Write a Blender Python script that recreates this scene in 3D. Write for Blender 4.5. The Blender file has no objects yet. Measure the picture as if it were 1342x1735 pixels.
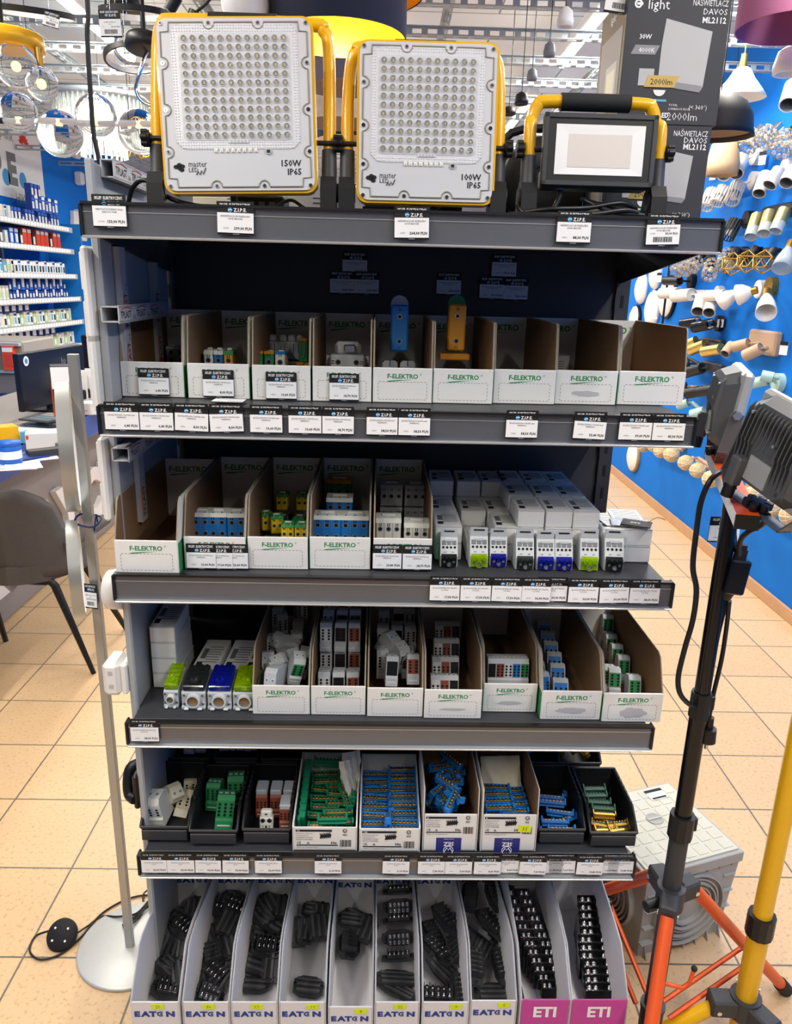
import bpy, bmesh, math, random
from mathutils import Matrix, Vector, Euler
import numpy as np
R_ = math.radians
random.seed(7)
SC = bpy.context.scene
COL = SC.collection
# ------------------------------------------------------------------ camera
CAM_H = 1.63
F_PX, PITCH, YAW, ROLL = 1284.2, 0.2918, 0.0169, -0.0253
_f = Vector((math.sin(YAW)*math.cos(PITCH), math.cos(YAW)*math.cos(PITCH), -math.sin(PITCH)))
_r = Vector((math.cos(YAW), -math.sin(YAW), 0)); _d = _f.cross(_r)
_r2 = math.cos(ROLL)*_r + math.sin(ROLL)*_d
_d2 = -math.sin(ROLL)*_r + math.cos(ROLL)*_d
cam_d = bpy.data.cameras.new('camera'); cam = bpy.data.objects.new('camera', cam_d); COL.objects.link(cam)
cam.matrix_world = Matrix(((_r2.x, -_d2.x, -_f.x, 0), (_r2.y, -_d2.y, -_f.y, 0), (_r2.z, -_d2.z, -_f.z, CAM_H), (0, 0, 0, 1)))
cam_d.sensor_fit = 'VERTICAL'; cam_d.sensor_height = 36.0; cam_d.sensor_width = 36.0*1342/1735
cam_d.lens = F_PX/1735*36.0; cam_d.clip_start = 0.05; cam_d.clip_end = 60
SC.camera = cam
# ------------------------------------------------------------------ world, light, exposure
wd = bpy.data.worlds.new('shop_ambient_fill'); SC.world = wd; wd.use_nodes = True  # even ambient fill added all round, not a real daylight source
wd.node_tree.nodes['Background'].inputs[0].default_value = (0.93, 0.96, 1.0, 1)
wd.node_tree.nodes['Background'].inputs[1].default_value = 0.1
TUBE_W = 37.0        # watts of each ceiling tube's light
FRONT_W = 38.0
TUBE_GLOW = 14.0
SC.view_settings.view_transform = 'Standard'; SC.view_settings.look = 'None'
SC.view_settings.gamma = 1; SC.view_settings.exposure = 0.0; SC.view_settings.use_curve_mapping = False
# ------------------------------------------------------------------ pixel helpers (measured points -> points of the place)
RY = 0.0109
RK0 = Vector((.0244, 1.2749, 0)); RAX = Vector((math.cos(RY), math.sin(RY), 0)); RAY = Vector((-math.sin(RY), math.cos(RY), 0))
RKM = Matrix.Translation(RK0) @ Matrix.Rotation(RY, 4, 'Z')
C0 = Vector((0, 0, CAM_H))
def ray(x, y):
    a, b = (x-671)/F_PX, (y-867.5)/F_PX
    return _r2*a + _d2*b + _f
def at(x, y, ax, val):
    k = ray(x, y); i = 'xyz'.index(ax); return C0 + k*((val-C0[i])/k[i])
def rk(x, y, v=None, z=None):
    """point in the rack's own frame (along, depth, height)"""
    k = ray(x, y)
    P = C0 + k*((z-CAM_H)/k.z) if z is not None else C0 + k*(((RK0-C0).dot(RAY)+v)/k.dot(RAY))
    q = P - RK0; return Vector((q.dot(RAX), q.dot(RAY), q.z))
# ------------------------------------------------------------------ materials
def lin(h):
    if isinstance(h, str):
        h = h.lstrip('#'); c = [int(h[i:i+2], 16)/255 for i in (0, 2, 4)]
    else: c = list(h)
    return tuple((x/12.92 if x <= 0.04045 else ((x+0.055)/1.055)**2.4) for x in c) + (1,)
MT = {}
def mat(name, col, rough=.5, metal=0, noise=0, nscale=30, bump=0, bscale=200, emit=None, estr=0, trans=0, ior=1.45, alpha=1, coat=0, spec=None):
    m = bpy.data.materials.new(name); m.use_nodes = True; nt = m.node_tree; b = nt.nodes['Principled BSDF']
    c = lin(col); b.inputs['Base Color'].default_value = c
    b.inputs['Roughness'].default_value = rough; b.inputs['Metallic'].default_value = metal
    b.inputs['Transmission Weight'].default_value = trans; b.inputs['IOR'].default_value = ior
    b.inputs['Coat Weight'].default_value = coat; b.inputs['Alpha'].default_value = alpha
    if spec is not None: b.inputs['Specular IOR Level'].default_value = spec
    if emit: b.inputs['Emission Color'].default_value = lin(emit); b.inputs['Emission Strength'].default_value = estr
    if noise or bump:
        tc = nt.nodes.new('ShaderNodeTexCoord'); n = nt.nodes.new('ShaderNodeTexNoise'); n.inputs['Scale'].default_value = nscale
        n.inputs['Detail'].default_value = 4
        nt.links.new(tc.outputs['Object'], n.inputs['Vector'])
        if noise:
            mr = nt.nodes.new('ShaderNodeMapRange'); mr.inputs[3].default_value = 1-noise; mr.inputs[4].default_value = 1+noise
            nt.links.new(n.outputs['Fac'], mr.inputs[0])
            mx = nt.nodes.new('ShaderNodeVectorMath'); mx.operation = 'MULTIPLY'; mx.inputs[0].default_value = c[:3]
            nt.links.new(mr.outputs[0], mx.inputs[1]); nt.links.new(mx.outputs[0], b.inputs['Base Color'])
        if bump:
            n2 = nt.nodes.new('ShaderNodeTexNoise'); n2.inputs['Scale'].default_value = bscale; nt.links.new(tc.outputs['Object'], n2.inputs['Vector'])
            bp = nt.nodes.new('ShaderNodeBump'); bp.inputs['Strength'].default_value = bump; bp.inputs['Distance'].default_value = .002
            nt.links.new(n2.outputs['Fac'], bp.inputs['Height']); nt.links.new(bp.outputs[0], b.inputs['Normal'])
    MT[name] = m; return m
for a in [
 ('rack_grey', '#37383d', .42, 0, .06, 8), ('rack_rail', '#73767d', .33, .55, .05, 60), ('rail_edge', '#c9cbcc', .3, .6),
 ('black_plastic', '#141517', .42, 0, .08, 30), ('black_gloss', '#0c0d10', .18), ('black_card', '#101114', .6), ('rubber', '#1b1c1e', .75, 0, .05, 80, .2, 400),
 ('dark_grey_plastic', '#38393c', .5, 0, .06, 30), ('tray_black', '#1c1d20', .5, 0, .08, 30), ('tray_lip', '#3b3c3f', .45),
 ('white_card', '#e3e3e0', .75, 0, .03, 60), ('paper', '#eef0f2', .8), ('print_black', '#15161a', .7), ('print_grey', '#6c6e72', .8),
 ('print_white', '#f4f5f7', .7), ('globe_blue', '#3f93c9', .5), ('green_print', '#1f8a50', .7), ('green_card', '#2e8c50', .7),
 ('kraft', '#87694c', .85, 0, .05, 40), ('kraft_edge', '#a9987c', .9, 0, .2, 300), ('eaton_blue', '#1f3f94', .6), ('eaton_card', '#dedde0', .7, 0, .02, 30),
 ('eti_pink', '#c3479a', .6), ('sticker_yellow', '#e6ee2c', .7), ('pen_red', '#7a2014', .8), ('sez_blue', '#2a2f7c', .6),
 ('yellow_paint', '#eab30a', .3, 0, .03, 20, 0, 1, None, 0, 0, 1.45, 1, .3), ('orange_paint', '#e2581f', .35, 0, .05, 20), ('orange_dull', '#c9502c', .45, 0, .1, 30),
 ('lamp_white', '#e9eaec', .35), ('lamp_glass', '#d9dade', .25, 0, .02, 40), ('gasket', '#8f897d', .5), ('led_yellow', '#e8dca8', .3), ('steel', '#c8cacc', .25, 1), ('screw', '#d9dadc', .22, 1),
 ('chrome', '#dfe1e4', .08, 1), ('brass', '#b18c42', .4, .9), ('gold_tube', '#cdb46e', .3, .85), ('gold_inner', '#f0b422', .35, .3), ('term_grey', '#b9bec3', .5, 0, .05, 50),
 ('term_light', '#d6d9d9', .5, 0, .03, 50), ('term_dark', '#7c8287', .5), ('term_white', '#d9dad2', .45), ('term_cream', '#dcd3b8', .45), ('term_blue', '#1f78c8', .42),
 ('term_green', '#2c8a52', .45), ('term_yellow', '#e9c81c', .42), ('term_orange', '#e0982a', .45), ('term_brown', '#8c4630', .5), ('hole', '#0b0b0c', .7), ('pcb_green', '#12805a', .4), ('term_olive', '#2f5b4a', .45),
 ('bake_black', '#37383b', .55, 0, .12, 50), ('bake_shiny', '#111214', .28), ('wall_white', '#dfe2e4', .7), ('panel_grey', '#a6aaad', .45, 0, .02, 5), ('socket_white', '#e8e6e0', .35), ('trunk_white', '#b9bbc0', .4),
 ('fabric_grey', '#585451', .95, 0, .12, 90, .5, 700), ('wood_base', '#c69a74', .5, 0, .1, 12), ('counter_blue', '#2352a8', .4), ('counter_grey', '#8d8782', .6, 0, .03, 6), ('letter_white', '#e4e2df', .5),
 ('lamp_silver', '#b4b6b4', .35, .6, .03, 20), ('base_silver', '#c9cbc9', .45, .35, .04, 60), ('duct_grey', '#a9aaa6', .6, 0, .04, 20), ('duct_lid', '#c9c8b8', .6, 0, .03, 30), ('flood_grey', '#5b5e61', .45, .3, .05, 20), ('flood_rim', '#b9bbbb', .4, .4),
 ('box_dark', '#33343a', .55, 0, .04, 30), ('box_side', '#77777c', .6), ('box_gold', '#b79b58', .4, .3), ('box_pic', '#bcbcbd', .6), ('box_pic2', '#8f9094', .6),
 ('pink_fabric', '#b46d92', .9), ('navy_fabric', '#1c2238', .9, 0, .1, 60), ('floral', '#c9b7a2', .9, 0, .35, 25), ('mauve', '#6c6470', .9), ('beige_fab', '#b99f80', .9),
 ('sconce_white', '#d9d5cf', .4), ('sconce_black', '#1b1b1d', .45), ('sconce_beige', '#b79a82', .5), ('sconce_mint', '#a9cdc6', .5), ('wicker', '#cbb083', .8, 0, .25, 120, .8, 150), ('wood_tan', '#b08a5c', .6, 0, .15, 15),
 ('milk_glass', '#eeeeec', .3), ('blue_vinyl', '#1583dc', .5), ('red_print', '#d8352c', .6), ('sign_grey', '#7b7975', .6), ('sign_white', '#e6e8e8', .6), ('lime_note', '#d8ee22', .6),
 ('spool_orange', '#e0801c', .5), ('box_orange', '#e24a2a', .5), ('wire_blue', '#2a3a7a', .5), ('bright_blue', '#1e64c8', .45), ('pack_teal', '#5aa7c9', .5), ('pack_navy', '#1f3d8f', .5), ('pack_green', '#b9d39a', .6), ('pack_red', '#cf4034', .5), ('pack_cream', '#e3ddc7', .6),
]: mat(*a)
mat('rail_steel', '#a9b1b4', .5, .2)
mat('clear_glass', '#ffffff', .03, trans=1, ior=1.3)
mat('globe_glass', '#ffffff', .02, trans=1, ior=1.07)
mat('smoke_glass', '#3a3e44', .1, trans=.75, ior=1.3)
mat('bake_grey', '#515255', .55)
mat('frosted', '#dfe8ec', .25, trans=.6, ior=1.2)
mat('flood_white', '#cdced2', .35)
mat('clear_grey', '#5c6062', .1, trans=.85, ior=1.4)
mat('clear_lime', '#c4ee00', .1, trans=.75, ior=1.4, emit=None)
mat('clear_navy', '#1c28b4', .1, trans=.6, ior=1.4)
mat('clear_black', '#242828', .1, trans=.5, ior=1.4)
mat('tube_glow', '#ffffff', .5, emit='#fff6e4', estr=TUBE_GLOW)
mat('warm_glow', '#ffe0a0', .5, emit='#ffd27a', estr=3.0)
mat('crystal_glow', '#ffffff', .3, emit='#f6ffe8', estr=16.0)
mat('glass_warm', '#dcd3cc', .4)
mat('screen_dark', '#1b1a1f', .25)
mat('water_blue', '#3aa0d8', .4)

# ------------------------------------------------------------------ mesh builder
I4 = Matrix.Identity(4)
def TR(x, y=None, z=None): return Matrix.Translation((x, y, z) if y is not None else x)
def RX(a): return Matrix.Rotation(R_(a), 4, 'X')
def RYm(a): return Matrix.Rotation(R_(a), 4, 'Y')
def RZ(a): return Matrix.Rotation(R_(a), 4, 'Z')
def SCL(x, y, z): return Matrix.Diagonal((x, y, z, 1))
def frame(d):
    d = Vector(d).normalized(); a = Vector((0, 0, 1)) if abs(d.z) < .9 else Vector((1, 0, 0))
    x = a.cross(d).normalized(); return x, d.cross(x)
TXT = {}
def textmesh(s, bold=0, res=1):
    k = (s, bold, res)
    if k not in TXT:
        c = bpy.data.curves.new('t', 'FONT'); c.body = s; c.size = 1; c.resolution_u = res; c.offset = bold
        o = bpy.data.objects.new('t', c); me = bpy.data.meshes.new_from_object(o)
        v = [x.co.copy() for x in me.vertices]; f = [tuple(p.vertices) for p in me.polygons]
        w = max([x.x for x in v] or [0]); x0 = min([x.x for x in v] or [0])
        TXT[k] = (v, f, x0, w); bpy.data.objects.remove(o); bpy.data.curves.remove(c); bpy.data.meshes.remove(me)
    return TXT[k]
class MB:
    def __init__(s): s.v = []; s.f = []; s.mi = []; s.sm = []; s.mats = []
    def add(s, vs, fs, m, smooth=False, M=None):
        if m not in s.mats: s.mats.append(m)
        k = s.mats.index(m); n = len(s.v)
        s.v += [(M @ Vector(p)) if M is not None else Vector(p) for p in vs]
        for f in fs: s.f.append(tuple(i+n for i in f)); s.mi.append(k); s.sm.append(smooth)
        return s
    def box(s, c, d, m, ch=0, M=None):
        x, y, z = d[0]/2, d[1]/2, d[2]/2; C = Vector(c)
        if ch <= 0:
            vs = [C+Vector((a*x, b*y, e*z)) for a in (-1, 1) for b in (-1, 1) for e in (-1, 1)]
            fs = [(0, 1, 3, 2), (4, 6, 7, 5), (0, 4, 5, 1), (2, 3, 7, 6), (0, 2, 6, 4), (1, 5, 7, 3)]
        else:
            ch = min(ch, x*.9, y*.9, z*.9); vs = []; ix = {}
            for a in (-1, 1):
                for b in (-1, 1):
                    for e in (-1, 1):
                        for k in range(3):
                            p = [a*x, b*y, e*z]
                            for j in range(3):
                                if j != k: p[j] -= (a, b, e)[j]*ch
                            ix[(a, b, e, k)] = len(vs); vs.append(C+Vector(p))
            fs = []
            S = (-1, 1)
            for a in S:
                fs.append([ix[(a, b, e, 0)] for b, e in ((-1, -1), (1, -1), (1, 1), (-1, 1))])
                fs.append([ix[(b, a, e, 1)] for b, e in ((-1, -1), (1, -1), (1, 1), (-1, 1))])
                fs.append([ix[(b, e, a, 2)] for b, e in ((-1, -1), (1, -1), (1, 1), (-1, 1))])
                for b in S:
                    fs.append([ix[(a, b, -1, 0)], ix[(a, b, 1, 0)], ix[(a, b, 1, 1)], ix[(a, b, -1, 1)]])
                    fs.append([ix[(a, -1, b, 0)], ix[(a, 1, b, 0)], ix[(a, 1, b, 2)], ix[(a, -1, b, 2)]])
                    fs.append([ix[(-1, a, b, 1)], ix[(1, a, b, 1)], ix[(1, a, b, 2)], ix[(-1, a, b, 2)]])
                    for e in S: fs.append([ix[(a, b, e, k)] for k in range(3)])
        return s.add(vs, fs, m, M=M)
    def cyl(s, p0, p1, r0, m, r1=None, n=14, caps=True, M=None, smooth=True):
        p0, p1 = Vector(p0), Vector(p1); r1 = r0 if r1 is None else r1; x, y = frame(p1-p0)
        vs = [p+(x*math.cos(2*math.pi*i/n)+y*math.sin(2*math.pi*i/n))*r for p, r in ((p0, r0), (p1, r1)) for i in range(n)]
        s.add(vs, [(i, (i+1) % n, n+(i+1) % n, n+i) for i in range(n)], m, smooth, M)
        if caps: s.add(vs[:n], [tuple(range(n))], m, False, M); s.add(vs[n:], [tuple(range(n))], m, False, M)
        return s
    def pipe(s, p0, p1, ro, ri, m, mi=None, n=18, M=None):
        """open tube with a wall"""
        p0, p1 = Vector(p0), Vector(p1); x, y = frame(p1-p0)
        c = [(math.cos(2*math.pi*i/n), math.sin(2*math.pi*i/n)) for i in range(n)]
        vs = [p+(x*a+y*b)*r for p in (p0, p1) for r in (ro, ri) for a, b in c]
        N = n
        s.add(vs, [(i, (i+1) % n, 2*N+(i+1) % n, 2*N+i) for i in range(n)], m, True, M)
        s.add(vs, [(N+i, N+(i+1) % n, 3*N+(i+1) % n, 3*N+i) for i in range(n)], mi or m, True, M)
        s.add(vs, [(i, (i+1) % n, N+(i+1) % n, N+i) for i in range(n)]+[(2*N+i, 2*N+(i+1) % n, 3*N+(i+1) % n, 3*N+i) for i in range(n)], m, False, M)
        return s
    def tube(s, pts, r, m, n=8, smooth_pts=0, closed=False, M=None, flat=1.0, caps=True):
        P = [Vector(p) for p in pts]
        if smooth_pts: P = catmull(P, smooth_pts, closed)
        N = len(P); vs = []; prev = None
        if isinstance(r, (list, tuple)) and len(r) != N: r = [float(q) for q in np.interp(np.linspace(0, 1, N), np.linspace(0, 1, len(r)), r)]
        for i, p in enumerate(P):
            t = (P[(i+1) % N] - P[i-1]) if closed else (P[min(i+1, N-1)]-P[max(i-1, 0)])
            if t.length < 1e-9: t = Vector((0, 0, 1))
            t.normalize()
            if prev is None: x, y = frame(t)
            else:
                x = prev - t*prev.dot(t)
                x = x.normalized() if x.length > 1e-6 else frame(t)[0]
                y = t.cross(x)
            prev = x
            rr = r[i] if isinstance(r, (list, tuple)) else r
            vs += [p+(x*math.cos(2*math.pi*j/n)+y*flat*math.sin(2*math.pi*j/n))*rr for j in range(n)]
        K = N if closed else N-1
        fs = [(i*n+j, i*n+(j+1) % n, ((i+1) % N)*n+(j+1) % n, ((i+1) % N)*n+j) for i in range(K) for j in range(n)]
        s.add(vs, fs, m, True, M)
        if not closed and caps: s.add(vs[:n], [tuple(range(n))], m, False, M); s.add(vs[-n:], [tuple(range(n))], m, False, M)
        return s
    def lathe(s, prof, m, n=24, M=None, smooth=True, arc=None):
        vs = [Vector((r*math.cos(2*math.pi*i/n), r*math.sin(2*math.pi*i/n), z)) for r, z in prof for i in range(n)]
        return s.add(vs, [(k*n+i, k*n+(i+1) % n, (k+1)*n+(i+1) % n, (k+1)*n+i) for k in range(len(prof)-1) for i in range(n)], m, smooth, M)
    def prism(s, poly, h, m, M=None, z0=0, smooth=False):
        n = len(poly); vs = [(x, y, z0) for x, y in poly]+[(x, y, z0+h) for x, y in poly]
        s.add(vs, [tuple(range(n)), tuple(range(n, 2*n))], m, False, M)
        return s.add(vs, [(i, (i+1) % n, n+(i+1) % n, n+i) for i in range(n)], m, smooth, M)
    def face(s, pts, m, M=None): return s.add(pts, [tuple(range(len(pts)))], m, False, M)
    def disc(s, c, r, m, n=14, M=None, nrm=(0, -1, 0)):
        x, y = frame(nrm); c = Vector(c)
        return s.add([c+(x*math.cos(2*math.pi*i/n)+y*math.sin(2*math.pi*i/n))*r for i in range(n)], [tuple(range(n))], m, False, M)
    def sph(s, c, r, m, n=14, k=8, M=None, sc=(1, 1, 1)):
        pr = [(math.sin(math.pi*i/k)*r+1e-5, -math.cos(math.pi*i/k)*r) for i in range(k+1)]
        return s.lathe(pr, m, n, (M or I4) @ TR(*c) @ SCL(*sc))
    def text(s, st, size, m, M, al='l', bold=0, wmax=None, res=1):
        """flat lettering in the XY plane of M"""
        v, f, x0, w = textmesh(st, bold, res); sx = size
        if wmax and (w-x0)*size > wmax: sx = wmax/(w-x0)
        off = {'l': 0, 'c': -(w+x0)/2*sx, 'r': -w*sx}[al]
        return s.add([(p.x*sx+off, p.y*size, 0) for p in v], f, m, False, M)
    def build(s, name, parent=None, label=None, cat=None, group=None, kind=None, M=None, fix=True, bevel=0):
        me = bpy.data.meshes.new(name); me.from_pydata(s.v, [], s.f)
        for k in s.mats: me.materials.append(MT[k])
        me.polygons.foreach_set('material_index', s.mi); me.polygons.foreach_set('use_smooth', s.sm)
        if fix:
            bm = bmesh.new(); bm.from_mesh(me); bmesh.ops.remove_doubles(bm, verts=bm.verts, dist=1e-6) if False else None
            bmesh.ops.recalc_face_normals(bm, faces=bm.faces); bm.to_mesh(me); bm.free()
        me.update(); o = bpy.data.objects.new(name, me); COL.objects.link(o)
        if parent is not None: o.parent = parent
        if M is not None: o.matrix_local = M
        tag(o, label, cat, group, kind)
        if bevel:
            b = o.modifiers.new('bevel', 'BEVEL'); b.width = bevel; b.segments = 2; b.limit_method = 'ANGLE'; b.angle_limit = R_(50)
        return o
def catmull(P, k, closed=False):
    out = []; N = len(P)
    for i in range(N if closed else N-1):
        if closed: a, b, c, d = P[i-1], P[i], P[(i+1) % N], P[(i+2) % N]
        else: a, b, c, d = P[max(i-1, 0)], P[i], P[i+1], P[min(i+2, N-1)]
        for j in range(k):
            t = j/k; out.append(.5*((2*b)+(c-a)*t+(2*a-5*b+4*c-d)*t*t+(3*b-a-3*c+d)*t**3))
    if not closed: out.append(P[-1])
    return out
def tag(o, label=None, cat=None, group=None, kind=None):
    if label: o['label'] = label
    if cat: o['category'] = cat
    if group: o['group'] = group
    if kind: o['kind'] = kind
    return o
def thing(name, label, cat, M=I4, group=None):
    o = bpy.data.objects.new(name, None); COL.objects.link(o); o.empty_display_size = .05; o.matrix_world = M
    return tag(o, label, cat, group)
def dup(o, M, label=None, group=None, par=None):
    c = o.copy(); COL.objects.link(c)
    if par is None: c.parent = None; c.matrix_world = M
    else: c.parent = par
    if label: c['label'] = label
    if group: c['group'] = group
    for ch in o.children: dup(ch, None, par=c)
    return c
class Kind:
    """first placement moves the prototype, later ones copy it"""
    def __init__(s, make): s.make = make; s.o = None
    def __call__(s, M, label, group=None):
        if s.o is None:
            s.o = s.make(); s.o.matrix_world = M; s.o['label'] = label
            if group: s.o['group'] = group
            return s.o
        return dup(s.o, M, label, group)
FX = RX(90)    # turns XY lettering to face the viewer side (-y)
def RT(u, v, z, rz=0, rx=0, ry=0): return RKM @ TR(u, v, z) @ RZ(rz) @ RX(rx) @ RYm(ry)
ORD = ['first', 'second', 'third', 'fourth', 'fifth', 'sixth', 'seventh', 'eighth', 'ninth', 'tenth', 'eleventh', 'twelfth', 'thirteenth', 'fourteenth']
def struct(mb, name, M=None, fix=True): return mb.build(name, kind='structure', M=M, fix=fix)
# ================================================================== THE SETTING
RWX, LWX, BWY, CZ = 2.12, -3.62, 13.0, 3.12
def floor_mat():
    m = bpy.data.materials.new('cream_floor_tiles'); m.use_nodes = True; nt = m.node_tree; b = nt.nodes['Principled BSDF']
    tc = nt.nodes.new('ShaderNodeTexCoord'); mp = nt.nodes.new('ShaderNodeMapping'); mp.inputs['Location'].default_value = (.876, 0, 0)
    br = nt.nodes.new('ShaderNodeTexBrick'); br.offset = 0; br.squash = 1
    br.inputs['Scale'].default_value = 1; br.inputs['Brick Width'].default_value = .3; br.inputs['Row Height'].default_value = .3
    br.inputs['Mortar Size'].default_value = .0028; br.inputs['Mortar Smooth'].default_value = .1
    br.inputs['Color1'].default_value = lin('#d8b88e'); br.inputs['Color2'].default_value = lin('#d4b288'); br.inputs['Mortar'].default_value = lin('#6b6558')
    nz = nt.nodes.new('ShaderNodeTexNoise'); nz.inputs['Scale'].default_value = 90; nz.inputs['Detail'].default_value = 6
    cr = nt.nodes.new('ShaderNodeValToRGB'); cr.color_ramp.elements[0].position = .32; cr.color_ramp.elements[0].color = (.78, .74, .7, 1); cr.color_ramp.elements[1].position = .45; cr.color_ramp.elements[1].color = (1, 1, 1, 1)
    n3 = nt.nodes.new('ShaderNodeTexNoise'); n3.inputs['Scale'].default_value = 3
    mr = nt.nodes.new('ShaderNodeMapRange'); mr.inputs[3].default_value = .93; mr.inputs[4].default_value = 1.06
    mx = nt.nodes.new('ShaderNodeMix'); mx.data_type = 'RGBA'; mx.blend_type = 'MULTIPLY'; mx.inputs[0].default_value = 1
    my = nt.nodes.new('ShaderNodeVectorMath'); my.operation = 'MULTIPLY'
    L = nt.links.new
    L(tc.outputs['Object'], mp.inputs[0]); L(mp.outputs[0], br.inputs['Vector']); L(tc.outputs['Object'], nz.inputs['Vector']); L(tc.outputs['Object'], n3.inputs['Vector'])
    L(nz.outputs['Fac'], cr.inputs[0]); L(br.outputs['Color'], mx.inputs[6]); L(cr.outputs[0], mx.inputs[7]); L(n3.outputs['Fac'], mr.inputs[0])
    L(mx.outputs[2], my.inputs[0]); L(mr.outputs[0], my.inputs[1]); L(my.outputs[0], b.inputs['Base Color'])
    b.inputs['Roughness'].default_value = .38
    bp = nt.nodes.new('ShaderNodeBump'); bp.inputs['Strength'].default_value = .3; bp.inputs['Distance'].default_value = .002; bp.invert = True
    L(br.outputs['Fac'], bp.inputs['Height']); L(bp.outputs[0], b.inputs['Normal'])
    MT['floor'] = m
def wallmat(name, col, sc=2.5, var=.05):
    mat(name, col, .7, 0, var, sc, .15, 60, spec=.25)
floor_mat(); wallmat('blue_wall', '#0672d4'); wallmat('back_wall', '#c9cdd0'); wallmat('front_wall', '#4c4e55')
def ceil_mat():
    m = bpy.data.materials.new('ceiling_sheets'); m.use_nodes = True; nt = m.node_tree; b = nt.nodes['Principled BSDF']
    tc = nt.nodes.new('ShaderNodeTexCoord'); br = nt.nodes.new('ShaderNodeTexBrick'); br.offset = .5
    br.inputs['Scale'].default_value = 1; br.inputs['Brick Width'].default_value = 1.2; br.inputs['Row Height'].default_value = .45; br.inputs['Mortar Size'].default_value = .006
    br.inputs['Color1'].default_value = lin('#e8ebec'); br.inputs['Color2'].default_value = lin('#dfe3e5'); br.inputs['Mortar'].default_value = lin('#8a9094')
    nt.links.new(tc.outputs['Object'], br.inputs['Vector']); nt.links.new(br.outputs['Color'], b.inputs['Base Color']); b.inputs['Roughness'].default_value = .6
    MT['ceiling'] = m
ceil_mat()
struct(MB().box(((RWX+LWX)/2, 5.5, -.05), (RWX-LWX+.4, 15.4, .1), 'floor'), 'floor')
struct(MB().box(((RWX+LWX)/2, 5.5, CZ+.05), (RWX-LWX+.4, 15.4, .1), 'ceiling'), 'ceiling')
struct(MB().box((RWX+.05, 5.6, CZ/2), (.1, 14.9, CZ), 'blue_wall'), 'wall_right')
struct(MB().box((LWX-.05, 5.6, CZ/2), (.1, 14.9, CZ), 'blue_wall'), 'wall_left')
struct(MB().box(((RWX+LWX)/2, BWY+.05, CZ/2), (RWX-LWX+.4, .1, CZ), 'back_wall'), 'wall_back')
struct(MB().box(((RWX+LWX)/2, -1.75, CZ/2), (RWX-LWX+.4, .1, CZ), 'front_wall'), 'wall_front')
struct(MB().box((RWX-.008, 6.0, .035), (.016, 14.0, .07), 'wood_base', ch=.003), 'baseboard_right')
# slotted steel rails of the lighting display grid under the ceiling
def slotted(mb, p0, p1, w=.035, h=.04, pitch=.075):
    p0, p1 = Vector(p0), Vector(p1); L = (p1-p0).length; d = (p1-p0)/L
    M = Matrix.Translation(p0) @ Vector((1, 0, 0)).rotation_difference(d).to_matrix().to_4x4()
    for sz in (-1, 1): mb.box((L/2, 0, sz*(h/2-.005)), (L, .003, .010), 'rail_steel', M=M); mb.box((L/2, w/2*sz, -h/2), (L, .010, .003), 'rail_steel', M=M)
    n = int(L/pitch)
    for i in range(n+1):
        mb.box((i*pitch, 0, 0), (.03, .003, h-.02), 'rail_steel', M=M); mb.box((i*pitch, 0, -h/2), (.03, w-.008, .003), 'rail_steel', M=M)
    mb.box((L/2, 0, h/2), (L, w, .003), 'rail_steel', M=M)
k = 1
for y in (2.9, 3.32, 3.74, 4.16, 4.6, 5.05, 5.5, 6.0, 6.55, 7.2, 8.0, 9.0, 10.2):
    mb = MB(); slotted(mb, (LWX+.02, y, 2.80), (RWX-.02, y, 2.80), pitch=.075 if y < 6.6 else .15); struct(mb, 'trim_%d' % k, fix=False); k += 1
for x in (-2.75, -1.95, -.9, .25, 1.2):
    mb = MB(); slotted(mb, (x, 2.5, 2.87), (x, 11.5, 2.87), pitch=.1); struct(mb, 'trim_%d' % k, fix=False); k += 1
# ceiling tube lamps
def tube_lamp():
    r = thing('tube_lamp', '', 'ceiling lamp')
    MB().box((0, 0, .03), (.075, 1.22, .05), 'lamp_white', ch=.006).build('housing', r)
    MB().tube([(0, -.6, 0), (0, .6, 0)], .026, 'tube_glow', n=14).build('light_tube', r)
    for y in (-.45, .45): MB().cyl((0, y, .05), (0, y, .19), .004, 'steel', n=8).build('hanger', r)
    return r
tubes = [(-1.62, 4.72, 'bright tube lamp behind the black hanging cable at upper left'), (1.02, 4.55, 'bright tube lamp beside the dark carton, above the small floodlight'),
         (1.52, 4.0, 'tube lamp near the blue wall, right of the dark cartons'), (-1.62, 6.5, 'tube lamp farther back on the left of the ceiling'), (1.0, 6.6, 'tube lamp farther back on the right of the ceiling'),
         (-.3, 5.9, 'tube lamp hidden behind the yellow floodlights'), (-1.62, 8.6, 'distant tube lamp over the left aisle'), (1.0, 8.8, 'distant tube lamp over the right aisle'), (-.3, 10.5, 'tube lamp at the far end of the shop'),
         (-1.3, .4, 'tube lamp overhead to the left of the viewer'), (1.25, .3, 'tube lamp overhead to the right of the viewer'), (-1.0, -1.0, 'added unseen fill tube behind the viewer on the left'), (1.0, -1.0, 'added unseen fill tube behind the viewer on the right'), (-1.5, 2.4, 'tube lamp above the grey chair'), (1.35, 2.2, 'tube lamp above the tripod stands')]  # pair behind the viewer is unseen, added to brighten the bottom cartons
KT = Kind(tube_lamp)
for i, (x, y, lb) in enumerate(tubes):
    z = 2.93
    if (x, y) == (1.52, 4.0): M = TR(x, y, z) @ RZ(0)
    else: M = TR(x, y, z)
    t = KT(M, lb, 'ceiling tube lamps')
    ld = bpy.data.lights.new('tube_light', 'AREA'); ld.shape = 'RECTANGLE'; ld.size = .06; ld.size_y = 1.2; ld.energy = TUBE_W if y > 1 else FRONT_W*(1 if y > 0 else .5); ld.color = (1.0, .95, .86)
    lo = bpy.data.objects.new('tube_light', ld); COL.objects.link(lo); lo.matrix_world = TR(x, y, z-.045)
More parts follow.
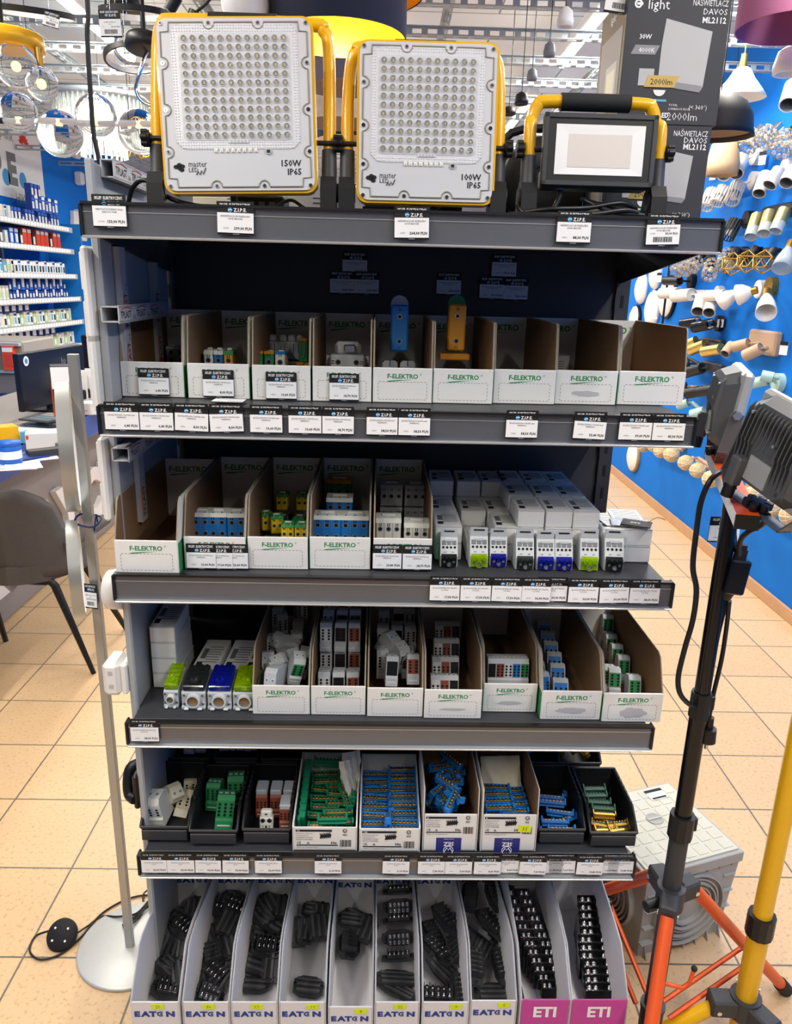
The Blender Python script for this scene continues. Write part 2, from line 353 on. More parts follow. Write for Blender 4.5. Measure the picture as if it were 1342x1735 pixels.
# ================================================================== THE RACK
def rack():
    r = thing('shelf_rack', 'dark grey metal shop rack with five price rails, in the middle of the photo', 'shelf rack', RKM)
    # back panel with slotted uprights
    b = MB(); b.box((0, .48, .87), (.985, .02, 1.70), 'rack_grey'); b.build('back_panel', r)
    for sx in (-1, 1):
        m = MB(); x = sx*.50
        m.box((x, .485, .86), (.03, .05, 1.72), 'rack_grey')
        for i in range(30):
            m.box((x-.0, .4595, .12+i*.055), (.006, .002, .026), 'hole')
            m.box((x-sx*.0155, .47, .12+i*.055), (.002, .02, .028), 'hole')
        m.build('upright', r)
    zt = [1.738, 1.425, 1.125, .828, .525]
    for i, z in enumerate(zt):
        m = MB(); m.box((0, .235, z-.008), (.985, .47, .016), 'rack_grey', ch=.002)
        m.box((0, .01, z-.02), (.985, .02, .03), 'rack_grey')
        m.build('shelf_board', r)
        hb = z-.049; wd = 1.0 if i else 1.0
        m = MB(); H = .052
        m.box((0, -.006, z-.024), (wd, .006, H-.006), 'rack_rail')
        m.box((0, -.012, z-.0485), (wd, .016, .0035), 'rail_edge', ch=.001)
        m.box((0, -.010, z+.001), (wd, .012, .004), 'black_plastic')
        m.box((0, -.0095, z-.012), (wd, .0012, .0012), 'rail_edge')
        for sx in (-1, 1): m.box((sx*(wd/2+.002), -.004, z-.024), (.005, .022, .05), 'black_plastic', ch=.002)
        m.build('price_rail', r)
        for sx in (-1, 1):
            m = MB(); q = [(.01, z-.018), (.01, z-.045), (.46, z-.095), (.46, z-.018)]
            m.prism(q, .003, 'rack_grey', M=TR(sx*.491-.0015, 0, 0) @ Matrix(((0, 0, 1, 0), (1, 0, 0, 0), (0, 1, 0, 0), (0, 0, 0, 1))))
            m.build('bracket', r)
    m = MB(); m.box((0, .17, .15), (1.0, .60, .03), 'rack_grey', ch=.003); m.box((0, -.12, .08), (1.0, .02, .12), 'rack_grey'); m.box((0, .46, .08), (1.0, .02, .14), 'rack_grey'); m.build('base_shelf', r)
    return r
rack()
# light side panel on the left end with sample trunking, switches and sockets
def YZ(x): return TR(x, 0, 0) @ Matrix(((0, 0, 1, 0), (1, 0, 0, 0), (0, 1, 0, 0), (0, 0, 0, 1)))   # XY -> YZ plane, extruded along +x
sp = thing('partition_board', 'light grey upright board closing the left end of the rack', 'board', RKM @ TR(-.5015, 0, 0))
MB().box((0, .25, .945), (.008, .40, 1.72), 'panel_grey', ch=.002).build('board', sp)
m = MB(); m.box((.0, .045, .945), (.014, .012, 1.73), 'panel_grey', ch=.003); m.box((0, .475, .98), (.024, .012, 1.72), 'trunk_white', ch=.003); m.build('edge_strip', sp)
def trunk(p0, p1, w, h, txt, lab, n=1):
    """plastic cable trunking sample, open C shape, on the inner face of the board"""
    p0, p1 = Vector(p0), Vector(p1); L = (p1-p0).length; d = (p1-p0).normalized()
    x = d; zf = Vector((1, 0, 0)); y = zf.cross(x)
    M = Matrix(((x.x, y.x, zf.x, p0.x), (x.y, y.y, zf.y, p0.y), (x.z, y.z, zf.z, p0.z), (0, 0, 0, 1)))
    m = MB(); m.box((L/2, 0, .001), (L, w, .002), 'trunk_white'); m.box((L/2, w/2-.001, h/2), (L, .002, h), 'trunk_white'); m.box((L/2, -w/2+.001, h/2), (L, .002, h), 'trunk_white'); m.box((L/2, 0, h-.001), (L, w+.003, .002), 'trunk_white')
    k = 0
    while k*.085 < L-.06:
        m.text(txt, w*.62, 'print_black', M=TR(.008+k*.085, -w*.25, h+.0004), bold=.01, wmax=.062); m.text('S.A.', .01, 'print_black', TR(.072+k*.085, -.009, h+.0004))
        m.tube([(.012+k*.085, w*.30, h+.0005), (.04+k*.085, w*.4, h+.0005), (.066+k*.085, w*.30, h+.0005)], .0008, 'red_print', n=4, smooth_pts=4); k += 1
    return m.build('cable_trunking', None, lab, 'trunking', 'trunking samples on the side board', M=RKM @ M)
X0 = -.497
trunk((X0, .08, 1.80), (X0, .34, 1.80), .028, .022, 'TPLAST', 'white cable trunking sample on top of the side board, above the top shelf')
trunk((X0, .025, 1.571), (X0, .33, 1.571), .026, .030, 'TPLAST', 'open ended trunking sample just above the upper row of cartons')
trunk((X0, .02, 1.336), (X0, .30, 1.336), .024, .030, 'TPLAST', 'open ended trunking sample below the second price rail')
trunk((X0, .12, 1.45), (X0, .12, 1.68), .03, .012, 'TPLAST', 'upright trunking strip on the inner face of the side board')
trunk((X0, .32, 1.45), (X0, .32, 1.66), .03, .012, 'TPLAST', 'upright trunking strip nearest the dark back panel')
trunk((X0, .14, 1.18), (X0, .14, 1.31), .03, .012, 'TPLAST', 'short upright trunking strip behind the empty carton')
# the dark board piece seen above the shelf, white end strip and cable
# switches and sockets on the outer face
def plate(w, h, lab, cat, z, v, kind):
    r = thing('wall_socket' if kind != 'switch' else 'wall_switch', lab, cat, RKM @ TR(-.5085, v, z))
    if kind == 'switch':
        MB().box((-.006, 0, 0), (.012, w, h), 'socket_white', ch=.004).build('frame_plate', r); n = max(1, round(h/.075))
        for i in range(n): MB().box((-.014, 0, -h/2+(i+.5)*h/n), (.006, w*.75, h/n*.78), 'socket_white', ch=.002).build('rocker', r)
    elif kind == 'round':
        Mx = RYm(-90)
        MB().lathe([(0, .034), (.03, .034), (.036, .03), (.038, .02), (.038, 0), (0, 0)], 'socket_white', 28, Mx).build('round_cover', r)
    elif kind == 'black':
        MB().tube([(-.008, -.02, -.028), (-.022, -.01, -.024), (-.026, 0, 0), (-.022, .01, .024), (-.006, .02, .03)], .011, 'black_plastic', n=10, smooth_pts=5).build('plug_grip', r); MB().box((-.004, 0, -.01), (.012, .05, .08), 'black_plastic', ch=.004).build('base_plate', r)
    else:
        MB().box((-.006, 0, 0), (.012, w*.9, h*.9), 'socket_white', ch=.003).build('base_plate', r)
        m = MB(); m.box((-.030, 0, 0), (.034, w, h), 'socket_white', ch=.008)
        for dz in (-.012, .016): m.box((-.030, -w/2-.0005, dz), (.008, .001, .008), 'trunk_white')
        m.build('smart_plug', r)
plate(.075, .155, 'tall white switch plate on the side board beside the top row of cartons', 'switch', 1.60, .055, 'switch')
plate(.075, .13, 'second white switch plate, under the tall one and beside the second rail', 'switch', 1.475, .055, 'switch')
plate(.075, .15, 'white switch plate on the outer edge, beside the lamp ring', 'switch', 1.29, .055, 'switch')
plate(.07, .07, 'round white socket cover poking out beside the third price rail', 'socket', 1.068, .06, 'round')
plate(.062, .07, 'square white plug-in socket sticking out beside the stacked white cartons', 'socket', .892, .06, 'plug')
plate(.07, .07, 'black plug holder on the outer edge, beside the black storage bins', 'socket', .645, .06, 'black')
# ================================================================== PRICE TAGS
def price_tag(price, desc, num, M, label, w=.0545, h=.0485, group=None, barcode=False, tilt=0, card=True):
    m = MB()
    m.box((w/2, 0, h/2), (w, .0012, h), 'black_card')
    F = lambda x, z, e=.0009: TR(x, -e, z) @ FX
    m.text('SKLEP. ELEKTRYCZNY.', .0062, 'print_white', F(w/2, h-.0072), 'c', .015, w*.84)
    m.disc((w*.36, -.0009, h-.0122), .0036, 'globe_blue', 14)
    m.tube([(w*.36-.003, -.001, h-.0132), (w*.36, -.001, h-.0115), (w*.36+.003, -.001, h-.0125)], .0005, 'print_white', n=4, smooth_pts=3)
    m.text('Z.I.P.E.', .0072, 'print_white', F(w*.46, h-.0148), 'l', .02, w*.36)
    m.text('www.zipe.pl', .002, 'print_white', F(w/2, .0007), 'c')
    r = m.build('price_tag', None, label, 'price tag', group or 'shop price tags', M=M, fix=False)
    p = MB(); pw, ph = w*.985, h*.60; F2 = lambda x, z: TR(x, -.0021, z) @ FX
    T2 = TR(w/2, 0, h*.36) @ RYm(tilt) @ TR(-w/2, 0, -h*.36)
    p.box((w/2, -.0014, h*.36), (pw, .001, ph), 'paper', M=T2)
    p.text(desc[0], .0038, 'print_grey', T2 @ F2(w/2, h*.53), 'c', .01, w*.8); p.text(desc[1], .0034, 'print_grey', T2 @ F2(w/2, h*.455), 'c', .01, w*.6)
    if barcode:
        random.seed(3); x = w*.22
        while x < w*.8: b = random.choice((.0005, .001, .0014)); p.box((x, -.002, h*.21), (b, .0002, h*.16), 'print_black', M=T2); x += b+random.choice((.0006, .001))
        p.text(price, .0046, 'print_black', T2 @ F2(w*.93, h*.36), 'r', .02); p.text(num, .003, 'print_grey', T2 @ F2(w*.1, h*.37))
    else:
        p.text(price, .0058, 'print_black', T2 @ F2(w*.94, h*.155), 'r', .03); p.text(num, .0034, 'print_grey', T2 @ F2(w*.16, h*.17), 'l', .005)
    p.build('paper_slip', r, fix=False)
    return r
D = {'a': ('ZŁĄCZKA SZYNOWA 1-TOROWA 16mm²', 'NIEBIESKA'), 'b': ('ZŁĄCZKA SZYNOWA 1-TOROWA', 'ŻÓŁTOZIELONA'), 'c': ('BLOK ROZDZIELCZY UNI 80A', '1x16/4x6'), 'd': ('BLOK ROZDZIELCZY UNI 125A', '1x35/6x16'), 'e': ('LISTWA ZACISKOWA', 'N PE'), 'f': ('NAŚWIETLACZ LED PRZENOŚNY', '6500K MASTER'), 'g': ('WENTYLATOR ŚCIENNY 100mm', 'AIRROXY PRIM')}
RV = -.0125
def rail_tags(rows, zt, what, desc, yref):
    for i, t in enumerate(rows):
        xl, xr, price, num = t[:4]; tilt = t[4] if len(t) > 4 else 0; dz = t[5] if len(t) > 5 else 0
        u0 = rk(xl, yref, v=RV)[0]; u1 = rk(xr, yref, v=RV)[0]; w = u1-u0
        ov = w < .046; w2 = .0545 if (ov or w > .06) else w
        back = 0
        if ov: u0 = u1-w2; back = .0035
        price_tag(price+' PLN', D[desc if len(t) < 7 else t[6]], num, RT(u0, RV+back*.6 - (.0022 if not ov else 0), zt-.0405+dz), 'price tag marked %s, %s from left on the %s' % (price, ORD[i], what), w=w2, tilt=tilt, barcode=(price == '83,00'))
rail_tags([(160, 217, '133,00', '01-009', 0, .005, 'g'), (369, 431, '299,00', '16574', 1), (668, 727, '264,00', '16573', -1), (943, 1001, '88,00', '14621', 0), (1095, 1152, '83,00', '017507', -2)], 1.738, 'top price rail', 'f', 385)
rail_tags([(179, 237, '6,40', '14945'), (238, 295, '6,40', '14947'), (297, 354, '8,00', '14953', 2), (356, 413, '8,00', '14954', -2), (424, 479, '10,60', '14955'), (489, 545, '10,60', '14958'), (546, 600, '18,70', '14961'), (621, 674, '58,50', '17229'), (675, 729, '58,50', '17230'),
           (857, 911, '58,50', '17228'), (972, 1027, '32,40', '14972', 2), (1049, 1105, '39,00', '14973'), (1106, 1161, '45,00', '14974')], 1.425, 'second price rail', 'a', 715)
rail_tags([(728, 779, '17,50', '14906'), (780, 832, '17,50', '14907'), (833, 884, '17,50', '14910', 1), (884, 933, '36,00', '14902', 1), (934, 962, '36,00', '14903'), (963, 1014, '36,00', '14903'), (1016, 1066, '39,00', '14905', -2), (1067, 1118, '38,00', '14904')], 1.125, 'third price rail', 'c', 995)
rail_tags([(222, 270, '38,00', '14909')], .828, 'fourth price rail', 'd', 1240)
rail_tags([(240, 283, '33,00', '14911'), (283, 330, '33,00', '14912'), (331, 375, '33,00', '14913', 1), (377, 422, '33,00', '14914', 1), (432, 478, '32,00', '14917'), (533, 579, '5,10', '14921'), (648, 694, '6,10', '14922', 1), (708, 754, '7,30', '14923'), (754, 800, '7,00', '14924'), (803, 849, '8,60', '14925'),
           (849, 881, '8,60', '14926'), (880, 926, '7,60', '14927', 2), (926, 955, '11,70', '14928')], .525, 'lowest price rail', 'e', 1460)
rail_tags([(955, 976, '7,60', '14929'), (977, 1022, '13,80', '14930', 1), (1021, 1050, '11,70', '14931'), (1047, 1076, '13,80', '14932', 1)], .525, 'far right of the lowest rail', 'e', 1460)
# tags stuck on the cartons' fronts and on the dark back panel
CT = []   # filled by the carton section
for i, (x, y, price, w) in enumerate([(580, 466, '24,00', ''), (559, 498, '28,00', ''), (600, 499, '30,50', ''), (739, 500, '34,60', ''), (832, 470, '38,10', ''), (811, 507, '39,10', ''), (852, 509, '58,10', '')]):
    q = rk(x, y, v=.465)
    price_tag(price+' PLN', D['b'], '149%02d' % (60+i), RT(q[0], .4665-.0028*(i % 3), q[2]), 'price tag marked %s stuck on the dark back panel' % price, group='tags on the back panel')
q = rk(357, 683, z=1.428)
price_tag('18,70 PLN', D['a'], '14962', RKM @ TR(q[0], q[1], 1.4295) @ RZ(-3) @ RX(-90) , 'loose price tag lying flat on the shelf under the carton marked 8,00')
# ================================================================== CARTONS AND BINS ON THE RACK
def felogo(m, M, s, col='green_print'):
    m.text('F-ELEKTRO', s, col, M, 'c', .03, s*5.1, res=2)
    m.prism([(-s*2.5, -s*.42), (-s*.6, -s*.24), (s*1.6, -s*.18), (s*.2, -s*.28), (-s*2.2, -s*.55)], .0002, col, M)
    m.text('®', s*.55, col, M @ TR(s*2.72, s*.45, 0), 'l')
def carton(u0, u1, v, z, lab, depth=.34, hb=.135, hl=.062, slant=.035, rz=0, torn=0, green=True, tags=(), wall=.003):
    w = u1-u0-.002; M = RT((u0+u1)/2, v, z+.0008, rz); r = thing('open_carton', lab, 'storage carton', M, 'open display cartons')
    m = MB(); h = w/2
    side = [(0.001, 0), (.001, hl), (slant*.75, hb-.006), (slant, hb), (depth, hb), (depth, 0)]
    for sx in (-1, 1):
        m.prism(side, wall*.4, 'white_card', YZ(sx*h - (wall*.4 if sx > 0 else 0)))
        m.prism([(a, b-.0004 if b > 0 else b) for a, b in side], wall*.6, 'kraft', YZ(sx*(h-wall*.4)-(wall*.6 if sx > 0 else 0)))
        e = [(0.0005, hl), (slant*.75, hb-.006), (slant, hb), (depth, hb)]
        for (a, b), (c, d) in zip(e, e[1:]):
            m.tube([(sx*(h-wall/2), a, b), (sx*(h-wall/2), c, d)], wall*.42, 'kraft_edge', n=4)
        if green: m.prism([(.002, 0), (.002, hl*.9), (.07, hl*.9), (.07, 0)], .0002, 'green_card', YZ(sx*(h+.0001)))
    m.box((0, depth/2, .0015), (w-.001, depth, .003), 'kraft')
    m.build('carton_body', r)
    m = MB(); m.box((0, depth-.0015, hb/2), (w-.004, .003, hb), 'white_card'); s = w*.15
    felogo(m, TR(-.004, depth-.0034, hb-.028) @ FX, s, 'print_black' if 0 else 'green_print'); m.build('back_flap', r)
    m = MB(); m.box((0, 0, hl/2), (w, .004, hl), 'white_card', ch=.0012)
    felogo(m, TR(0, -.0022, hl-.0185) @ FX, w*.105)
    # dashed outline for the label
    x0, x1, z0, z1 = -w*.41, w*.41, .006, hl*.60
    n = 14
    for i in range(n):
        a = x0+(x1-x0)*(i+.2)/n; b = x0+(x1-x0)*(i+.75)/n
        for zz in (z0, z1): m.box(((a+b)/2, -.0021, zz), (b-a, .0003, .0007), 'print_grey')
    for i in range(5):
        a = z0+(z1-z0)*(i+.2)/5; b = z0+(z1-z0)*(i+.75)/5
        for xx in (x0, x1): m.box((xx, -.0021, (a+b)/2), (.0007, .0003, b-a), 'print_grey')
    if torn:
        random.seed(int(u0*1000)+5); P = []
        for k in range(22):
            t = k/22*2*math.pi; rr = .8+random.random()*.35; P.append((math.cos(t)*w*.24*rr, hl*.33+math.sin(t)*hl*.17*rr*torn))
        m.prism(P, .0003, 'trunk_white', TR(0, -.0022, 0) @ FX)
    m.build('front_flap', r)
    return M
ROW1 = [(207, 318, 671), (319, 427, 674), (427.5, 528.5, 677), (529, 630, 679), (630.5, 731, 681), (731.5, 832, 682.5), (833, 936, 683), (937, 1038, 684), (1043, 1150, 685)]
what1 = ['dark carton at the left end of the top row, tag 6,40', 'carton with white, blue and orange clamps in the top row, tag 8,00', 'carton with orange and green clamps and grey clips, tag 10,60', 'carton holding one wide grey block, tag 18,70', 'carton with the tall blue block standing in it', 'carton with the tall orange block standing in it',
         'nearly empty carton right of the orange block', 'carton with torn tape on its lip and a small white box inside', 'empty brown carton at the right end of the top row']
B1 = []
for i, (a, b, yb) in enumerate(ROW1):
    p = rk(a, yb, z=1.426); q = rk(b, yb, z=1.426)
    B1.append((p[0], q[0], p[1])); carton(p[0], q[0], p[1], 1.425, what1[i], depth=.31, hb=.142 if i != 8 else .14, slant=.02, torn=.5 if i == 7 else 0)
ROW2 = [(197, 306, 970), (313, 419, 963), (420, 523, 963), (524, 628, 963), (631, 731, 965)]
what2 = ['empty brown carton at the left end of the second row', 'carton with three blue clamps in the second row', 'carton with yellow and green clamps in the second row', 'carton with wide blue clamps in the second row', 'carton with white six-hole clamps, two tags on its lip']
B2 = []
for i, (a, b, yb) in enumerate(ROW2):
    p = rk(a, yb, z=1.126); q = rk(b, yb, z=1.126); B2.append((p[0], q[0], p[1])); carton(p[0], q[0], p[1], 1.125, what2[i], depth=.34, hb=.132, torn=0)
ROW3 = [(428, 526, 1208), (526.5, 620, 1209), (621, 716.5, 1212), (717, 815, 1215), (816, 908, 1204), (914, 1016, 1217), (1018, 1118, 1221)]
what3 = ['carton with tumbled grey clamps beside the lime block, third row', 'carton with stacked grey and black clamps, second in the third row', 'carton with grey and brown clamps, third in the third row', 'carton with wide three-pole clamps, tape on its lip', 'carton with the five-coloured clamp standing high in it', 'carton with a column of blue-faced clamps and torn lip', 'carton with grey and green clamps at the right end, torn patch on its lip']
B3 = []
for i, (a, b, yb) in enumerate(ROW3):
    p = rk(a, yb, z=.83); q = rk(b, yb, z=.83); B3.append((p[0], q[0], p[1])); carton(p[0], q[0], p[1], .828, what3[i], depth=.34, hb=.128, slant=.045, torn=(0, 0, 0, .25, .4, .6, 1)[i])
# tags on the carton lips
for bi, xl, xr, yb, price, num, B in [(0, 236, 288, 670, '6,40', '14946', B1), (1, 345, 397, 673, '8,00', '14952', B1), (2, 451, 503, 677, '10,60', '14957', B1), (3, 558, 608, 679, '18,70', '14960', B1),
                                      (4, 631, 680, 965, '23,80', '14969', B2), (4, 681.5, 731, 966, '28,70', '14970', B2), (1, 317, 367, 964, '15,00', '14920', B2)]:
    v = B[bi][2]-.006; q0 = rk(xl, yb, v=v); q1 = rk(xr, yb, v=v)
    price_tag(price+' PLN', D['a'], num, RT(q0[0], v, max(q0[2], (1.427 if B is B1 else 1.127)), rx=-1.5), 'price tag marked %s on the lip of %s' % (price, {1: 'the first tagged carton', 2: 'a'}.get(9, 'the carton with ' + {('6,40'): 'nothing in sight', '8,00': 'white and blue clamps', '10,60': 'orange and green clamps', '18,70': 'the wide grey block', '23,80': 'white clamps, left one', '28,70': 'white clamps, right one', '15,00': 'three blue clamps, frontmost'}[price])), w=q1[0]-q0[0])
v = B2[1][2]
for k, (xr, price, num) in enumerate([(394, '17,60', '14918'), (420, '22,60', '14919')]):
    q = rk(xr, 964, v=v-.005); price_tag(price+' PLN', D['a'], num, RT(q[0]-.0535, v-.0045+k*.0012, 1.1265, rx=-1), 'price tag marked %s, %s on the carton with three blue clamps' % (price, ['half hidden', 'rightmost']
        [k]))

# ---------------------------------------------------------------- terminal pieces
def hole(m, x, y, z, r, rim='steel', M=None, nrm=(0, -1, 0), depth=.001):
    n = Vector(nrm).normalized(); c = Vector((x, y, z))
    m.pipe(c-n*.0003, c+n*.0006, r*1.15, r*.82, rim, 'hole', 12, M); m.disc(c+n*.0002, r*.95, 'hole', 12, M, nrm)
def rail_clamp(w, h, d, body, cap, nx, ny=1, slits=True, capdepth=.35, green_side=None):
    def mk():
        m = MB(); m.box((0, d/2, h*.44), (w, d, h*.88), body, ch=.0015)
        r0 = min(w/nx*.26, .0055)
        for i in range(nx):
            x = -w/2+w*(i+.5)/nx
            for j in range(ny):
                z = h*.88*(ny-j-.5)/ny - (.0 if ny > 1 else -h*.05)
                hole(m, x, -.0002, z, r0, 'term_dark')
            if slits:
                for e in (-1, 1): m.box((x+e*w/nx*.11, -.0003, h*.8), (.0014, .0008, h*.1), 'hole')
            if i: m.box((-w/2+w*i/nx, -.0002, h*.44), (.0006, .0006, h*.86), 'term_dark')
        o = m.build('rail_clamp', cat='terminal clamp')
        c = MB(); q = [(-.0006, h*.86), (.004, h), (d*.75, h*1.02), (d+.0006, h*.80), (d+.0006, h*.6), (d*.5, h*.86)]
        c.prism(q, w+.0008, cap, YZ(-w/2-.0004))
        for i in range(nx): c.box((-w/2+w*(i+.5)/nx, d*.12, h*1.005), (w/nx*.12, .004, .003), body)
        c.build('cap', o)
        t = MB(); t.box((0, d*.42, h*1.04), (w*.55, .006, h*.08), 'term_light', ch=.001); t.build('clip_tab', o)
        return o
    return Kind(mk)
def cx(B, i): return (B[i][0]+B[i][1])/2
def px_u(x, y, v): return rk(x, y, v=v)[0]
def putrow(K, items, lab, group, v0, zs):
    for j, it in enumerate(items):
        x, y, v = it[:3]; q = rk(x, y, v=v); K(RT(q[0], v, max(q[2], zs), *(it[3:] or ())), lab if isinstance(lab, str) else lab[j], group)
Z1, Z2, Z3, Z4 = 1.4295, 1.1295, .8325, .53
# --- top row contents
K = rail_clamp(.0165, .052, .045, 'term_white', 'term_white', 1, 2); K(RT(px_u(353, 610, .17), .17, Z1+.022), 'slim white clamp, left one of three upright in the second carton'); 
K2 = rail_clamp(.0165, .052, .045, 'term_blue', 'term_white', 1, 2); K2(RT(px_u(370, 610, .17), .17, Z1+.022), 'slim blue clamp between the white and the orange one')
K3 = rail_clamp(.0165, .052, .045, 'term_orange', 'term_green', 1, 2); K3(RT(px_u(387, 610, .17), .17, Z1+.022), 'slim orange clamp with green side in the second carton')
def base_stack(u0, u1, v0, v1, z0, z1, m='term_dark', name='clamp_layer', lab='', n=3):
    """lower layer of the same clamps that carries the visible ones"""
    for i in range(n):
        a = u0+(u1-u0)*i/n; b = u0+(u1-u0)*(i+1)/n
        MB().box(((a+b)/2, (v0+v1)/2, (z0+z1)/2), (b-a-.0015, v1-v0, z1-z0), m, ch=.002).build(name, None, lab, 'terminal clamp', lab, M=RKM)
a = px_u(344, 610, .17); b = px_u(412, 610, .17); base_stack(a, b, .17, .215, Z1, Z1+.021, 'term_green', lab='green clamp in the layer under the white, blue and orange ones')
def grey_clip():
    m = MB(); m.box((0, .012, .018), (.02, .024, .036), 'term_grey', ch=.002); m.box((0, .004, .042), (.014, .012, .014), 'term_grey', ch=.003)
    o = m.build('grey_clip', cat='terminal clamp')
    c = MB(); c.tube([(-.0035, -.001, .032), (-.0035, -.0018, .02), (-.002, -.002, .014), (.002, -.002, .014), (.0035, -.0018, .02), (.0035, -.001, .032)], .0011, 'screw', n=5, smooth_pts=3); c.build('wire_hook', o); return o
KG = Kind(grey_clip)
for j, (x, y) in enumerate([(462, 572), (479, 570), (494, 572), (508, 574), (497, 602), (489, 606)]): 
    v = .30 if y < 590 else .245
    q = rk(x, y, v=v); KG(RT(q[0], v, Z1+(.048 if y < 590 else .0005)), 'grey clip with a steel hook in the third carton of the top row', 'grey clips in the third carton')
base_stack(px_u(455, 600, .3), px_u(520, 600, .3), .29, .325, Z1, Z1+.046, 'term_dark', lab='dark grey clamp under the row of hooked clips', n=4)
def green_clip():
    m = MB(); m.box((0, .012, .02), (.018, .024, .040), 'term_green', ch=.002); m.box((0, .012, .043), (.017, .02, .006), 'term_orange', ch=.002)
    o = m.build('green_clip', cat='terminal clamp')
    c = MB(); c.tube([(-.0035, -.001, .036), (-.0035, -.0018, .02), (-.002, -.002, .012), (.002, -.002, .012), (.0035, -.0018, .02), (.0035, -.001, .036)], .0011, 'screw', n=5, smooth_pts=3); c.build('wire_hook', o); return o
KGR = Kind(green_clip)
for j, (x, y, v, dz) in enumerate([(513, 572, .25, .048), (530, 570, .27, .048), (507, 612, .22, .004), (521, 614, .20, .002), (521, 600, .25, .002)]):
    q = rk(x, y, v=v); KGR(RT(min(q[0], B1[2][1]-.014), v, Z1+dz), 'green clip with a steel hook in the third carton of the top row', 'green clips in the third carton')
K = rail_clamp(.0175, .04, .06, 'term_green', 'term_orange', 1, 1); 
for j, x in enumerate((436, 455)): K(RT(px_u(x, 605, .165), .165, Z1+.036, 0, -8), 'orange capped green clamp, %s of a pair at the left of the third carton' % ('left' if j == 0 else 'right'))
K = rail_clamp(.0185, .04, .055, 'term_white', 'term_blue', 1, 1); K(RT(px_u(474, 605, .165), .165, Z1+.036, 0, -8), 'blue capped white clamp beside the orange and green pair')
a = px_u(428, 613, .16); b = px_u(484, 613, .16); base_stack(a+.004, b, .165, .22, Z1, Z1+.035, 'term_green', lab='green clamp under the orange and blue capped ones')
# wide grey block in carton four
def wide_block():
    m = MB(); m.box((0, .025, .018), (.066, .05, .036), 'term_grey', ch=.003); m.box((0, .032, .05), (.066, .05, .026), 'term_grey', ch=.003); m.box((0, .05, .072), (.05, .03, .026), 'term_grey', ch=.006)
    for sx in (-1, 1): hole(m, sx*.017, .0068, .05, .0045, 'steel'); m.cyl((sx*.033, .034, .05), (sx*.040, .034, .05), .010, 'term_grey'); 
    for sx in (-1, 1):
        for k in (0, 1): m.box((sx*.027, .0065, .048+k*.004), (.006, .001, .0012), 'hole')
    o = m.build('wide_clamp', cat='terminal clamp'); MB().box((.004, .030, .074), (.022, .012, .014), 'chrome', ch=.002).build('metal_clip', o); return o
wb = wide_block(); wb.matrix_world = RT(px_u(588, 615, .165), .165, Z1+.008); wb['label'] = 'wide grey block with two holes and a chrome clip, alone in the fourth carton'
MB().box((0, .025, .004), (.066, .05, .008), 'term_dark', ch=.001).build('clamp_layer', None, 'grey block lying under the wide grey one', 'terminal clamp', M=RT(px_u(588, 615, .165), .165, Z1))
def tall_block(body, back, top):
    m = MB(); m.box((0, .012, .045), (.033, .024, .086), body, ch=.003)
    for z in (.020, .066): hole(m, 0, -.0003, z, .0042, 'steel')
    for e in (-1, 1): m.box((e*.0018, -.0004, .009), (.0011, .001, .005), 'hole'); m.box((e*.0018, -.0004, .079), (.0011, .001, .005), 'hole')
    o = m.build('tall_clamp', cat='terminal clamp')
    b = MB(); P = [(-.0165, .0)]+[(.0165*math.cos(R_(180-t)), .09+.0165*math.sin(R_(180-t))) for t in range(0, 181, 15)]+[(.0165, 0)]
    b.prism(P, .010, back, TR(0, .036, 0) @ FX); b.pipe((0, .0255, .097), (0, .0248, .097), .003, .002, top, 'hole', 10); b.build('back_shell', o); return o
def cap_block(body, cap):
    def mk():
        m = MB(); m.box((0, .02, .012), (.028, .04, .024), body, ch=.002); o = m.build('capped_clamp', cat='terminal clamp')
        c = MB(); c.prism([(-.0145, 0.004), (-.0145, .017), (-.010, .0215), (-.001, .0215), (-.001, .010), (.001, .010), (.001, .0215), (.010, .0215), (.0145, .017), (.0145, .004)], .004, cap, TR(0, .002, .006) @ FX); c.build('cap', o); return o
    return Kind(mk)
KC = cap_block('term_blue', 'term_light')
for j, (x, y, v, dz) in enumerate([(652, 622, .15, .018), (679, 622, .15, .018), (706, 623, .15, .018), (661, 608, .21, .032), (691, 608, .21, .032)]): KC(RT(px_u(x, y, v), v, Z1+dz), 'small blue block with a light split cap under the tall blue block', 'capped blue blocks in the fifth carton')
for j in range(3): KC(RT(px_u(656+j*26, 622, .15), .155, Z1-.006+.0065), 'small blue block with a light split cap under the tall blue block', 'capped blue blocks in the fifth carton')
tb = tall_block('term_blue', 'term_grey', 'term_grey'); tb['label'] = 'tall blue block with two screw holes standing upright in the fifth carton'; tb.matrix_world = RT(px_u(676, 597, .2), .20, rk(676, 597, v=.2)[2], rx=-4)
KC = cap_block('term_orange', 'term_green')
for j, (x, y, v, dz) in enumerate([(746, 622, .15, .018), (771, 622, .15, .018), (802, 623, .15, .018)]): KC(RT(px_u(x, y, v), v, Z1+dz), 'small orange block with a green split cap under the tall orange block', 'capped orange blocks in the sixth carton')
for j in range(3): KC(RT(px_u(748+j*26, 622, .15), .155, Z1+.0005), 'small orange block with a green split cap under the tall orange block', 'capped orange blocks in the sixth carton')
MB().box((0, .02, .006), (.058, .03, .012), 'term_orange', ch=.002).build('flat_clamp', None, 'orange block lying across the green capped ones', 'terminal clamp', M=RT(px_u(770, 612, .2), .19, rk(770, 611, v=.19)[2]))
tb = tall_block('term_orange', 'term_green', 'term_green'); tb['label'] = 'tall orange block with green back standing upright in the sixth carton'; tb.matrix_world = RT(px_u(772, 595, .2), .20, rk(772, 596, v=.2)[2], rx=-4, ry=1)
